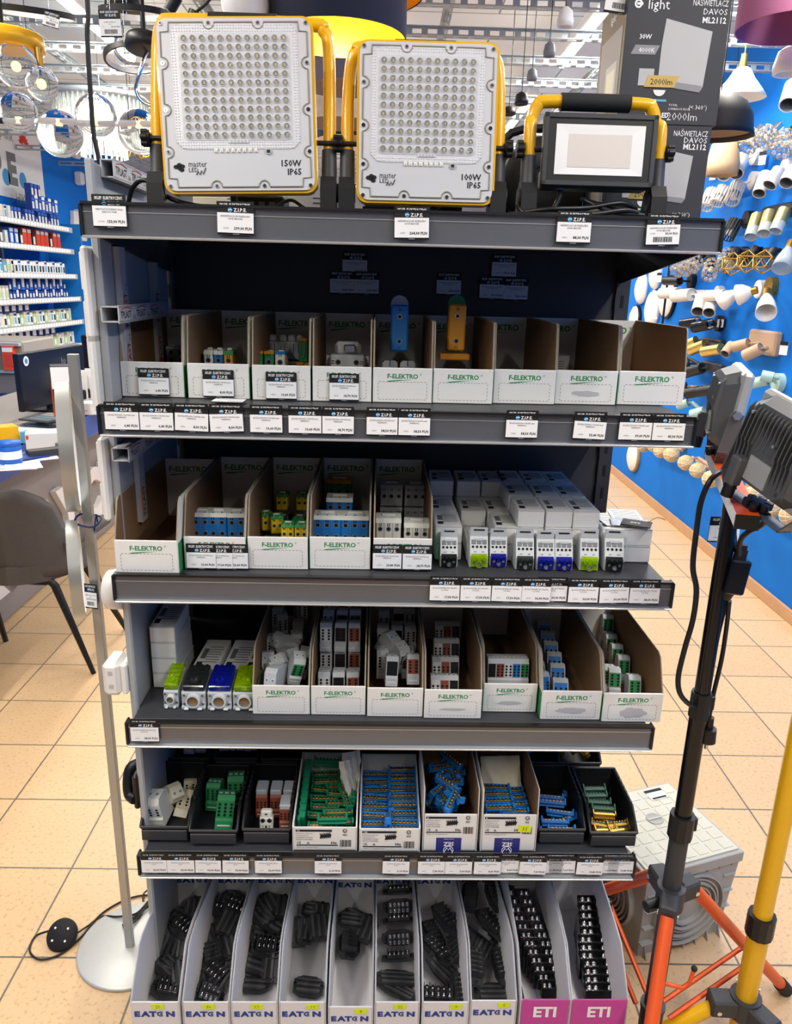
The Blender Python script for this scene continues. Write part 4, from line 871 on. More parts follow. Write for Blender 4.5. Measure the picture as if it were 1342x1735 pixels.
BL, BG = 'blue busbar clip in rows in the carton with the yellow note', 'blue busbar clips, fourth carton'
for i in range(4):
    for k in range(3): KBB(RT(.225+(k == 1)*.03, .03+i*.022, .59+k*.008, random.uniform(-4, 4), 15, 0), BL, BG)
def bag(M, w, d, lab, m_='pack_cream', folds=5):
    m = MB(); vs = []; n = 8
    for i in range(n+1):
        for j in range(n+1):
            x = -w/2+w*i/n; y = -d/2+d*j/n; vs.append((x, y, .003*math.sin(i*1.9+j*.7)+.002*math.sin(j*2.3)+.004*(1-abs(i/n-.5)*2)))
    N = len(vs); vs += [(x, y, z-.003) for x, y, z in vs]
    fs = [(i*(n+1)+j, (i+1)*(n+1)+j, (i+1)*(n+1)+j+1, i*(n+1)+j+1) for i in range(n) for j in range(n)]; fs += [tuple(a+N for a in f[::-1]) for f in fs]
    m.add(vs, fs, m_, True); return m.build('plastic_bag', None, lab, 'bag', M=M)
bag(RT(.243, .13, .622, 3, 50), .085, .07, 'yellowish clear bag of strips lying over the blue clips')
for k in range(2): bag(RT(-.085+k*.008, .10+k*.03, .618, 12, 60, 50-k*10), .05, .09, 'yellowish folded bag %s in the green carton' % ('front', 'behind it')[k])
# clamps in the black bins
KCr = din('term_cream', .028, 2, 3, body='term_cream'); KWh = din('term_light', .028, 2, 3, body='term_white'); KGr2 = din('term_green', .03, 3, 4, body='term_green'); KBr = din('term_brown', .027, 3, 3, body='term_brown')
def put(K, x, y, v, rz, rx, ry, lab, grp=None, s=1, zmin=.535):
    q = rk(x, y, v=v); K(RT(q[0], v, max(q[2], zmin), rz, rx, ry) @ SCL(s, s, s), lab, grp)
g = 'cream clamps in the black bin'
put(KWh, 268, 1405, .06, -8, 10, -8, 'light grey clamp standing at the front left of the first black bin', s=1.15); put(KCr, 305, 1398, .09, 15, -40, 20, 'cream clamp with round screws lying right in the first black bin'); put(KCr, 285, 1375, .12, 40, 50, 10, 'cream clamp leaning at the back left of the first black bin'); put(KCr, 322, 1370, .14, 10, -60, 0, 'cream clamp end up at the back right of the first black bin')
put(KGr2, 360, 1385, .11, -5, -10, 0, 'bright green clamp with light foot, left in the second black bin', s=1.0); put(KGr2, 378, 1410, .05, 10, -15, 8, 'green clamp with printed label, front of the second black bin', s=1.2); put(KGr2, 400, 1380, .12, 5, -10, 0, 'green clamp behind the labelled one', s=1.15)
for j, (x, y, v, s) in enumerate([(443, 1385, .09, 1), (467, 1385, .09, 1), (489, 1385, .09, 1), (483, 1405, .05, 1), (443, 1375, .115, 1)]): put(KBr, x, y, v, 0, -6, 0, 'brown faced clamp with grey top, %s in the third black bin' % ORD[j], 'brown clamps', .88); 
KGt = din('term_light', .028, 3, 1, body='term_light')
for j, (x, y, v) in enumerate([(443, 1352, .10), (467, 1352, .10), (489, 1352, .10), (483, 1378, .055)]):
    MB().box((0, .02, .006), (.024, .036, .012), 'term_grey', ch=.002).build('terminal_clamp', None, 'grey top piece on brown clamp, %s in the third black bin' % ORD[j], 'terminal clamp', 'brown clamps', M=RT(px_u(x, y, v), v, .582 if j < 3 else .580))
def white_clip():
    m = MB(); m.box((0, .008, .021), (.026, .016, .020), 'term_white', ch=.003); m.box((0, .008, .036), (.022, .014, .016), 'term_white', ch=.003)
    for e in (-1, 1): m.box((e*.009, .008, .006), (.007, .012, .014), 'term_white', ch=.001); hole(m, e*.0065, -.0003, .025, .0042, 'steel'); m.box((e*.0035, -.0004, .01), (.003, .002, .018), 'term_white')
    m.box((0, -.0004, .038), (.005, .001, .002), 'hole'); return m.build('white_clip', cat='terminal clamp')
KW = Kind(white_clip); put(KW, 451, 1410, .035, 0, -8, 0, 'white two-screw clamp at the front of the third black bin', s=1.05); put(KW, 402, 1310, .235, 5, -6, 0, 'white two-screw clamp in the back bin on blue pieces', zmin=.60)
put(KDb, 322, 1305, .235, 0, 0, 0, 'black clamp in the back left bin', zmin=.59); put(KDb, 342, 1303, .24, 0, 0, 0, 'second black clamp in the back left bin', zmin=.59)
for j, x in enumerate((385, 415, 428)): put(KDbl, x, 1312, .25, (10, -12, 8)[j], -10, 0, 'blue clamp under the white one in the back bin, %s' % ORD[j], 'blue clamps at the back', zmin=.59)
KB2 = busbar('term_blue', 'term_grey', 'hole', .06); KOl = busbar('term_olive', 'term_olive', 'hole', .052); KBs = busbar('brass', 'term_olive', 'brass', .05)
for j, (u, v, z, rz, rx) in enumerate([(.352, .12, .562, -8, -50), (.352, .10, .565, -8, -50), (.365, .08, .555, -12, -55), (.350, .055, .552, -2, -60), (.36, .035, .548, -2, -60), (.375, .07, .545, 20, -30), (.37, .13, .55, 30, -20), (.345, .04, .54, 0, -40)]): KB2(RT(u, v, z, rz, rx), 'blue and grey busbar clip in the black bin beside the yellow note', 'blue grey clips in the bin')
for j, (u, v, z, rz, rx) in enumerate([(.455, .14, .57, 2, -60), (.453, .12, .568, 2, -60), (.455, .10, .566, -4, -60), (.46, .085, .562, -5, -60), (.45, .05, .548, -15, -50), (.482, .05, .55, 10, -50), (.425, .10, .55, 70, -20), (.425, .12, .55, 75, -20)]):
    (KOl if j < 4 or j > 5 else KBs)(RT(u, v, z, rz, rx), 'green terminal strip with brass feet in the right black bin', 'green and brass strips')
for j, (u, v, z) in enumerate([(.46, .075, .556), (.455, .04, .545), (.485, .04, .545), (.44, .06, .54)]): KBs(RT(u, v, z, -5+8*j, -70), 'green terminal strip with brass feet in the right black bin', 'green and brass strips')
for j, (u, v, z, rz) in enumerate([(.41, .25, .60, 75), (.43, .26, .60, 100), (.445, .27, .60, 95), (.455, .25, .595, 110), (.43, .29, .61, 60)]): KBs(RT(u, v, z, rz, -30), 'brass and green strip in the back right bin', 'brass strips in the back right bin')
for j, (u, v, rz) in enumerate([(.31, .26, 70), (.325, .26, 80), (.34, .27, 75), (.355, .28, 60), (.33, .3, 85)]): KB2(RT(u, v, .598, rz, -30), 'dark blue strip in the back bin beside the tall cartons', 'blue strips in the back bin')
# ================================================================== BOTTOM ROW: WHITE AND PINK BINS
def eaton(m, M, s, col='eaton_blue'):
    for t, x in (('E', -2.0), ('A', -1.1), ('T', -.28)): m.text(t, s, col, M @ TR(x*s, 0, 0) @ SCL(1.25, 1, 1), 'c', .06, res=2)
    m.text('N', s, col, M @ TR(1.64*s, 0, 0) @ SCL(1.3, 1, 1), 'c', .06, res=2)
    c = (.58*s, .35*s, 0); n = 20; P = [(c[0]+.43*s*math.cos(R_(a)), c[1]+.36*s*math.sin(R_(a))) for a in range(50, 311, 13)]; Q = [(c[0]+.24*s*math.cos(R_(a)), c[1]+.20*s*math.sin(R_(a))) for a in range(310, 49, -13)]
    vs = [(x, y, .0) for x, y in P+Q]; k = len(P); m.add(vs, [(i, i+1, 2*k-2-i, 2*k-1-i) for i in range(k-1)], col, False, M); m.disc((c[0]+.06*s, c[1], .0001), .14*s, col, 12, M, (0, 0, 1))
ZB = .166
EB = [(-.503, -.406, '25'), (-.402, -.308, '36'), (-.307, -.214, '17'), (-.213, -.119, '11'), (-.116, -.025, '8'), (-.024, .067, '22'), (.07, .165, '9'), (.166, .260, '5')]
EN = ['few hexagonal connectors, note 25', 'mixed connectors, screws up, note 36', 'dark connectors, note 17', 'four connectors, mostly empty, note 11', 'one screw strip at the back, note 8', 'rows of five-screw strips, note 22', 'long crossed strips, note 9', 'long crossed strips, note 5']
def small_bin(u0, u1, v, hl, lab, pink=False, note_=None, raise_=0):
    w = u1-u0; r = thing('open_carton', lab, 'storage carton', RT((u0+u1)/2, v, ZB+raise_), 'bottom row cartons'); d = .34; t = .003
    hc, hb = hl+.068, hl+(.02 if not pink else .10)
    side = [(0, 0), (0, hl), (.07, hc), (.09, hc+.004), (.13, hc) if not pink else (.13, hc+.01), (d, hb), (d, 0)]; m = MB()
    for sx in (-1, 1): m.prism(side, t, 'eaton_card', YZ(sx*w/2-(t if sx > 0 else 0))); m.tube([(sx*(w/2-t/2), a, b) for a, b in side[1:6]], .0013, 'trunk_white', n=4)
    m.box((0, d/2, t/2), (w-.006, d, t), 'eaton_card'); m.build('carton_body', r)
    m = MB(); m.box((0, d-t/2, hb/2), (w-.006, t, hb), 'eaton_card')
    if not pink: eaton(m, TR(0, d-t-.0005, hb-.044) @ FX, w*.2)
    m.build('back_flap', r)
    m = MB(); m.box((0, t/2, hl/2), (w, t, hl), 'eti_pink' if pink else 'eaton_card', ch=.001)
    if pink:
        F = TR(0, -.0007, hl-.043) @ FX; m.text('ETI', .036, 'print_white', F, 'c', .035, w*.62, res=2)
    else: eaton(m, TR(0, -.0006, hl-.036) @ FX, w*.185)
    m.build('front_flap', r)
    if note_: note(note_, RT((u0+u1)/2+w*(.06 if int(note_) > 15 else .22), v-.0012, ZB+hl-.010, ry=random.uniform(-4, 4)), 'yellow sticker numbered %s on a white carton of the bottom row' % note_, .024, .0125)
for i, (a, b, nt) in enumerate(EB): small_bin(a, b-.001, -.12, .106-(.012 if i in (4,) else 0)+(.004 if i == 7 else 0), 'white bottom row carton with ' + EN[i], note_=nt)
small_bin(.266, .366, -.12, .112, 'pink fronted bottom carton, left one, with stepped black terminals', True); small_bin(.367, .482, -.12, .112, 'pink fronted bottom carton, right one, with stepped black terminals', True)
def conn(up=True, n=4, W=.04, L=.05):
    def mk():
        m = MB(); a, b = W/2, L/2; P = [(-a*.55, -b), (a*.55, -b), (a, -b*.45), (a, b*.45), (a*.55, b), (-a*.55, b), (-a, b*.45), (-a, -b*.45)]
        m.prism(P, .006, 'bake_black'); 
        for e in (-1, 1): m.pipe((0, e*b*.88, .005), (0, e*b*.88, .0085), .004, .0022, 'bake_black', 'hole', 10)
        if up:
            m.box((0, 0, .010), (W*.62, L*.66, .01), 'bake_black', ch=.001)
            for i in range(n+1): m.box((0, -L*.32+i*L*.64/n, .0165), (W*.7, .0016, .010), 'bake_black')
        else:
            for i in (-1, 0, 1): m.box((i*W*.27, 0, .0078), (W*.13, L*.80, .005), 'bake_grey', ch=.001)
            m.box((0, 0, .0062), (W*.72, L*.7, .0025), 'bake_black', ch=.001)
            for i in range(n): m.box((W*.13, -L*.25+i*L*.5/(n-1), .0068), (.003, .006, .0012), 'hole')
        o = m.build('screw_connector', cat='terminal strip')
        if up:
            s = MB()
            for i in range(n):
                for e in (-1, 1): y = -L*.32+(i+.5)*L*.64/n; s.cyl((e*W*.15, y, .014), (e*W*.15, y, .0165), .0034, 'screw', n=10); s.sph((e*W*.15, y, .0165), .0028, 'screw', 10, 5, sc=(1, 1, .6)); s.box((e*W*.27, y, .0148), (.005, .0055, .001), 'screw')
            s.build('screws', o)
        return o
    return Kind(mk)
CU, CD, CU6 = conn(True), conn(False), conn(True, 6, .036, .07)
CL5 = conn(True, 5, .034, .082); CBIG = conn(True, 4, .045, .075); CLD = conn(False, 5, .04, .09)
def eput(K, x, y, z, rz, rx, ry, lab, grp, s=1): 
    q = rk(x, y, z=z); K(RT(q[0], q[1], z, rz, rx, ry) @ SCL(s, s, s), lab, grp)
def zfor(y): return max(.176, .176+(1665-y)*.00032)
EW = ['twenty-five', 'thirty-six', 'seventeen', 'eleven', 'eight']
EP = {
 0: [(282, 1680, 'u', 92), (292, 1640, 'd', 85), (287, 1642, 'd', 60), (305, 1650, 'd', 20), (284, 1600, 'd', -25), (292, 1602, 'd', -10), (315, 1605, 'd', 5), (310, 1575, 'u', 60), (310, 1558, 'd', 75), (322, 1565, 'd', 0), (330, 1545, 'd', 5)],
 1: [(352, 1690, 'u', 85), (365, 1652, 'u', 60), (372, 1660, 'd', -20), (362, 1622, 'u', 20), (382, 1640, 'd', 15), (345, 1645, 'd', 10), (384, 1605, 'd', 25), (385, 1567, 'd', -15), (392, 1585, 'd', 10), (375, 1540, 'u', 90), (400, 1540, 'u', 75), (395, 1530, 'd', 60), (365, 1590, 'd', 30)],
 2: [(432, 1668, 'd', 88), (434, 1635, 'd', 80), (462, 1640, 'd', 0), (450, 1608, 'u', 90), (470, 1615, 'u', 10), (445, 1588, 'd', 95), (460, 1565, 'd', 70), (445, 1555, 'd', 40), (475, 1560, 'd', -10), (455, 1535, 'd', 30), (480, 1540, 'd', 0)],
 3: [(522, 1675, 'd', 88), (505, 1580, 'd', 5), (520, 1578, 'd', -5), (540, 1572, 'd', 10), (535, 1545, 'd', 85), (545, 1555, 'd', 0)],
 4: [(590, 1605, 'u', 0), (600, 1560, 'd', 60), (620, 1575, 'd', -20), (595, 1562, 'd', 90)],
}
random.seed(5)
for b, items in EP.items():
    for ii, (x, y, t, rz) in enumerate(items):
        K = CU if t == 'u' else CD
        eput(K, x, y, zfor(y)+.004+.0035*(ii % 4), rz, random.uniform(2, 26), random.uniform(-10, 10), 'black %s in the white carton with note %s' % ('screw connector, screws up' if t == 'u' else 'hexagonal connector turned underside up', EW[b]), 'connectors in carton %s, %s' % (EB[b][2], 'screws up' if t == 'u' else 'turned over'), 1.28)
for j, (y, z) in enumerate([(1625, .200), (1588, .215), (1562, .225), (1535, .24), (1512, .25)]):
    eput(CL5, 676, y, z, 90, -5, 25 if j % 2 == 0 else -60, 'black strip with two rows of five screws across the carton with note 22', 'five-screw strips', .93)
eput(CLD, 672, 1660, .185, 95, 10, 0, 'black strip turned over, near the front of the carton with note 22', 'turned strips'); eput(CLD, 675, 1680, .180, 60, 0, 15, 'grey worn strip lying askew at the front of the carton with note 22', 'turned strips')
g = 'long strips in the cartons with notes 9 and 5'
for j, (x, y, z, rz, rx, ry) in enumerate([(740, 1612, .21, 35, 0, 0), (755, 1560, .23, 28, 0, 0), (742, 1690, .185, 85, 0, 0), (775, 1685, .19, 0, 0, 30), (805, 1640, .215, -5, 0, 10), (850, 1640, .2, 5, 0, -5), (800, 1575, .24, 45, 0, 60), (870, 1570, .235, -8, 0, 15), (795, 1520, .26, -12, 0, 10), (838, 1520, .27, 8, 0, 0), (830, 1570, .235, 30, 0, 20), (755, 1650, .19, 60, 30, 0), (820, 1600, .22, -30, 0, 40), (780, 1610, .21, 10, 0, -40), (862, 1610, .2, 10, 0, 0), (860, 1530, .25, -5, 0, 10), (735, 1590, .2, 20, 0, 0), (845, 1685, .185, 90, 0, 0)]):
    K = (CL5, CLD)[j in (6, 11, 12, 17)]
    eput(K, x, y, z, rz, rx, ry, 'long black %s in the two rightmost white cartons' % ('screw strip' if K is CL5 else 'strip on its side'), g+(', screws up' if K is CL5 else ', on their sides'), 1.15)
def eti_block():
    m = MB(); m.box((0, .0, .012), (.062, .016, .024), 'bake_shiny', ch=.0015); m.box((0, .007, .024), (.062, .002, .012), 'bake_shiny'); m.box((0, -.002, .026), (.0018, .012, .006), 'bake_shiny')
    o = m.build('stepped_terminal', cat='terminal strip'); s = MB()
    for x in (-.023, -.012, .012, .023): s.cyl((x, -.001, .024), (x, -.001, .027), .0042, 'screw', n=12); s.sph((x, -.001, .027), .0036, 'screw', 10, 6); s.box((x, -.006, .0245), (.007, .006, .0012), 'screw')
    s.build('screws', o); return o
KE = Kind(eti_block)
for i in range(12):
    t = i/11; K = KE; q = rk(940-t*66, 1687-t*158, z=.185+t*.10); K(RT(q[0], q[1], .183+t*.10, 0, -14), 'black four-screw terminal in the left pink carton, %s from the front' % ORD[i], 'stepped terminals, left pink carton')
    if i > 1:
        MB().box((0, 0, -.05*t), (.06, .015, .1*t), 'bake_shiny').build('terminal_below', None, 'black terminal carrying the %s one in the left pink carton' % ORD[i], 'terminal strip', 'stepped terminals, left pink carton', M=RT(q[0], q[1]+.004, .180+t*.10))
for i in range(12):
    t = i/11; o = 5*(i > 3)-4*(i > 6); q = rk(1008+12*(1-t)-o, 1690-t*150, z=.185+t*.085); KE(RT(q[0], q[1], .183+t*.085, 0, -12) @ SCL(1.25, 1, 1), 'black four-screw terminal in the right pink carton, %s from the front' % ORD[i], 'stepped terminals, right pink carton')
    if i > 1: MB().box((0, 0, -.04*t), (.074, .015, .085*t), 'bake_shiny').build('terminal_below', None, 'black terminal carrying the %s one in the right pink carton' % ORD[i], 'terminal strip', 'stepped terminals, right pink carton', M=RT(q[0], q[1]+.004, .180+t*.085))
# ================================================================== TOP SHELF
ZT = 1.740
def rrect(w, h, r, n=6):
    P = []
    for cx_, cy_, a0 in ((w/2-r, h/2-r, 0), (-w/2+r, h/2-r, 90), (-w/2+r, -h/2+r, 180), (w/2-r, -h/2+r, 270)):
        for i in range(n+1): a = R_(a0+90*i/n); P.append((cx_+r*math.cos(a), cy_+r*math.sin(a)))
    return P
def floodlight(W, H, nx, ny, watt, lab, M, hw, handle_top, tiltback, roll, zb, xoff=0, grip=None, back=0.03):
    r = thing('work_floodlight', lab, 'floodlight', M)
    A = TR(xoff, 0, zb+H/2) @ RYm(roll) @ RX(-tiltback) @ FX        # lamp face: XY up, +z toward viewer
    m = MB(); m.prism(rrect(W, H, .018), .022, 'yellow_paint', A, -.022); m.prism(rrect(W*.86, H*.86, .02), .02, 'dark_grey_plastic', A, -.042); 
    for i in range(14): m.box((-W*.4+i*W*.8/13, 0, -.05), (.0025, H*.7, .022), 'dark_grey_plastic', M=A)
    m.build('housing', r)
    m = MB(); m.prism(rrect(W-.008, H-.008, .016), .003, 'flood_white', A); 
    m.build('front_plate', r)
    # scalloped seal line with screws
    sx = [-.33*0-W*.5+.011, -W*.155, W*.155, W*.5-.011]; sy = [H*.5-.011, H*.24, -H*.02, -H*.26, -H*.5+.011]
    scr = [(x, sy[0]) for x in sx]+[(x, sy[-1]) for x in sx]+[(sx[0], y) for y in sy[1:4]]+[(sx[3], y) for y in sy[1:4]]
    P = []; e = .0095; X, Y = W/2-e, H/2-e
    def run(a, b, inn, pts):
        a, b, inn = Vector(a), Vector(b), Vector(inn); L = (b-a).length; d = (b-a)/L; out = []
        for s_ in pts:
            for ang in range(0, 181, 30): out.append(a+d*(s_-math.cos(R_(ang))*.009)+inn*(math.sin(R_(ang))*.010))
        return out
    top = [W/2-e-x for x in (.155*W, -.155*W)]
    P += [Vector((X-.014, Y, 0))]+run((X, Y, 0), (-X, Y, 0), (0, -1, 0), [X-.155*W, X+.155*W])+[Vector((-X+.014, Y, 0)), Vector((-X+.013, Y-.013, 0)), Vector((-X, Y-.014, 0))]
    P += run((-X, Y, 0), (-X, -Y, 0), (1, 0, 0), [Y-y for y in sy[1:4]])+[Vector((-X, -Y+.014, 0)), Vector((-X+.013, -Y+.013, 0)), Vector((-X+.014, -Y, 0))]
    P += run((-X, -Y, 0), (X, -Y, 0), (0, 1, 0), [X-.155*W, X+.155*W])+[Vector((X-.014, -Y, 0)), Vector((X-.013, -Y+.013, 0)), Vector((X, -Y+.014, 0))]
    P += run((X, -Y, 0), (X, Y, 0), (-1, 0, 0), [Y+y for y in sy[3:0:-1]])+[Vector((X, Y-.014, 0)), Vector((X-.013, Y-.013, 0))]
    m = MB(); m.tube([p+Vector((0, 0, .0035)) for p in P], .0012, 'gasket', n=5, closed=True, M=A); m.build('seal_line', r)
    m = MB()
    for x, y in scr: m.cyl((x, y, .002), (x, y, .0045), .0032, 'chrome', n=12, M=A); m.disc((x, y, .0047), .0014, 'hole', 6, A, (0, 0, 1))
    m.build('screws', r)
    # recessed diamond field, then the lens grid
    cy = H*.105; gw, gh = W*.70, H*.60; m = MB()
    m.prism(rrect(W*.80, H*.70, .02), .0008, 'lamp_glass', A @ TR(0, cy, 0), .003)
    n1, n2 = int(W*.80/.0042), int(H*.70/.0042)
    for i in range(n1):
        for j in range(n2):
            x = -W*.40+(i+.5)*W*.8/n1; y = -H*.35+(j+.5)*H*.7/n2
            if abs(x) < gw/2+.002 and abs(y) < gh/2+.002: continue
            if math.hypot(max(0, abs(x)-W*.4+.016), max(0, abs(y)-H*.35+.016)) > .015: continue
            s_ = .0017; m.add([(x-s_, y+cy, .0038), (x, y-s_+cy, .0038), (x+s_, y+cy, .0038), (x, y+s_+cy, .0038), (x, y+cy, .0049)], [(0, 1, 4), (1, 2, 4), (2, 3, 4), (3, 0, 4)], 'lamp_glass', False, A)
    m.build('diamond_border', r, fix=False)
    m = MB(); m.prism(rrect(gw, gh, .008), .0014, 'flood_white', A @ TR(0, cy, 0), .003); lr = min(gw/nx, gh/ny)*.38
    for i in range(nx):
        for j in range(ny):
            x = -gw/2+(i+.5)*gw/nx*.98+gw*.01; y = cy-gh/2+(j+.5)*gh/ny*.98+gh*.01
            m.pipe((x, y, .004), (x, y, .0058), lr*1.08, lr*.92, 'lamp_glass', n=12, M=A); m.disc((x, y, .0046), lr*.95, 'term_grey', 12, A, (0, 0, 1)); m.box((x+.0003, y-.0004, .005), (lr*.55, lr*.75, .0008), 'led_yellow', M=A)
    m.build('led_array', r, fix=False)
    m = MB()
    for i in range(nx):
        for j in range(ny):
            x = -gw/2+(i+.5)*gw/nx*.98+gw*.01; y = cy-gh/2+(j+.5)*gh/ny*.98+gh*.01
            m.lathe([(lr*.95, .0050), (lr*.85, .0068), (lr*.55, .0082), (.0002, .0088)], 'clear_glass', 10, A @ TR(x, y, 0))
    m.build('lens_domes', r, fix=False)
    m = MB(); by = -H*.245; m.box((0, by+.012, .0045), (W*.13, .006, .001), 'lamp_glass', M=A)
    for i in range(5): m.box((-W*.045+i*W*.0225, by+.012, .0052), (.0028, .004, .0008), 'term_grey', M=A)
    for i in range(8): m.box((-W*.15+i*W*.037, by-.002, .0042), (.0052, .0055, .001), 'print_white', M=A); m.box((-W*.15+i*W*.037, by-.002, .005), (.0022, .003, .001), 'led_yellow', M=A)
    m.cyl((W*.19, by-.003, .003), (W*.19, by-.003, .005), .0052, 'term_grey', n=16, M=A); m.box((W*.19, by-.0035, .0055), (.005, .004, .0015), 'black_plastic', M=A); m.build('indicator_row', r)
    m = MB(); T = A @ TR(0, 0, .0034)
    for dx, dy in ((-.414, -.345), (-.392, -.334), (-.392, -.352), (-.372, -.342), (-.378, -.362)): m.prism([(W*dx+.0042*math.cos(R_(a)), H*dy+.0032*math.sin(R_(a))) for a in range(0, 360, 40)], .0003, 'print_black', T)
    m.text('master', .0135, 'print_black', T @ TR(-W*.335, -H*.345, 0), 'l', .0, W*.118); m.text('LED', .0095, 'print_black', T @ TR(-W*.335, -H*.375, 0), 'l', 0)
    zz = [(-.285, -.392), (-.272, -.370), (-.262, -.392), (-.249, -.366), (-.240, -.388), (-.222, -.352)]
    m.tube([(W*a, H*b, .0004) for a, b in zz], .0007, 'print_black', n=4, M=T)
    m.text(watt, .0135, 'print_black', T @ TR(W*.40, -H*.345, 0), 'r', .02); m.text('IP65', .0135, 'print_black', T @ TR(W*.40, -H*.395, 0), 'r', .02); m.build('printed_marks', r)
    stand(r, hw, handle_top, back, grip or .065, zb+H*.3)
    m = MB(); m.cyl((-.02, back, .012), (-.02, .015, zb+.03), .006, 'black_plastic'); m.build('cable_gland', r)
    return r
def stand(r, hw, ht, back, grip, zp):
    hr = .0105; zs = .088
    m = MB(); c = .035; P = [(-hw, .012+back*.3, zs-.01), (-hw, back*.6+.012, zs+.06), (-hw+.003, back+.02, ht-c), (-hw+.012, back+.022, ht-.008), (-hw+c, back+.022, ht), (hw-c, back+.022, ht), (hw-.012, back+.022, ht-.008), (hw-.003, back+.02, ht-c), (hw, back*.6+.012, zs+.06), (hw, .012+back*.3, zs-.01)]
    m.tube(P, hr, 'yellow_paint', n=14, smooth_pts=6); m.build('handle_tube', r)
    MB().tube([(-grip, back+.022, ht), (grip, back+.022, ht)], hr*1.32, 'rubber', n=18).build('foam_grip', r)
    for sx in (-1, 1):
        m = MB(); x = sx*hw
        m.tube([(x, .014+back*.3, zs+.012), (x, .012+back*.2, zs-.03), (x, .012, .045)], [.0125, .0132, .0135], 'dark_grey_plastic', n=14)
        P = [(-.012, 0), (.04, 0), (.044, .012), (.036, .045), (.022, .06), (.002, .058), (-.010, .04)]; m.prism(P, .026, 'black_plastic', YZ(x-.013)); m.cyl((x-sx*.014, .014, .034), (x+sx*.016, .014, .034), .015, 'dark_grey_plastic', n=16); m.build('stand_foot', r)
        m = MB(); z = zs+.022; m.cyl((x-sx*.02, .016, z), (x+sx*.013, .016, z), .004, 'black_plastic')
        for a in range(6): m.cyl((x+sx*.012, .016+.010*math.cos(a*1.047), z+.010*math.sin(a*1.047)), (x+sx*.022, .016+.010*math.cos(a*1.047), z+.010*math.sin(a*1.047)), .0045, 'black_plastic', n=8)
        m.cyl((x+sx*.010, .016, z), (x+sx*.022, .016, z), .011, 'black_plastic'); m.build('knob', r)
    MB().tube([(-hw, .03, .006), (-hw+.01, .085, .006), (0, .095, .006), (hw-.01, .085, .006), (hw, .03, .006)], .006, 'black_plastic', n=8, smooth_pts=4).build('floor_bar', r)
floodlight(.250, .262, 12, 12, '150W', 'large yellow framed LED floodlight marked 150W, left on the top shelf', RT(-.268, .085, ZT, 0), .142, .292, 5, -1.9, .026, xoff=-.004, grip=.055, back=.035)
floodlight(.228, .245, 11, 11, '100W', 'yellow framed LED floodlight marked 100W, in the middle of the top shelf', RT(.030, .085, ZT, 0), .126, .262, 5, -.2, .018, xoff=.004, grip=.05, back=.035)
# small floodlight
r = thing('work_floodlight', 'small black faced floodlight with yellow handle, right on the top shelf', 'floodlight', RT(.316, .085, ZT, 0))
A = TR(.002, -.004, .108) @ RX(-3) @ FX
m = MB(); m.prism(rrect(.186, .110, .004, 2), .012, 'dark_grey_plastic', A, -.012); m.prism(rrect(.18, .03, .004, 2), .03, 'dark_grey_plastic', A @ TR(0, -.042, 0), -.04)
for sx in (-1, 1): m.box((sx*.089, 0, .002), (.008, .110, .005), 'dark_grey_plastic', ch=.001, M=A); m.box((0, sx*.051, .002), (.186, .008, .005), 'dark_grey_plastic', ch=.001, M=A)
m.build('housing', r)
m = MB(); m.box((0, 0, .001), (.17, .094, .002), 'black_plastic', M=A); m.build('bezel', r)
m = MB(); m.box((.0, .0, .0025), (.146, .076, .001), 'lamp_glass', M=A)
m.add([(-.073, -.038, .0035), (.073, -.038, .0035), (.073, .038, .0035), (-.073, .038, .0035), (-.052, -.027, .003), (.052, -.027, .003), (.052, .024, .003), (-.052, .024, .003)], [(0, 1, 5, 4), (1, 2, 6, 5), (2, 3, 7, 6), (3, 0, 4, 7)], 'milk_glass', False, A)
m.box((0, -.0015, .0032), (.104, .05, .0006), 'glass_warm', M=A); m.build('glass', r)
stand(r, .109, .188, .02, .058, .1)
m = MB(); m.tube([(-.055, .01, .05), (-.057, .0, .035), (-.075, -.02, .012), (-.11, -.02, .006), (-.125, 0, .02), (-.11, .03, .03), (-.08, .05, .018)], .0042, 'black_plastic', n=8, smooth_pts=6); m.cyl((-.055, .01, .048), (-.055, .01, .062), .007, 'term_dark', n=12); m.build('cable', r)
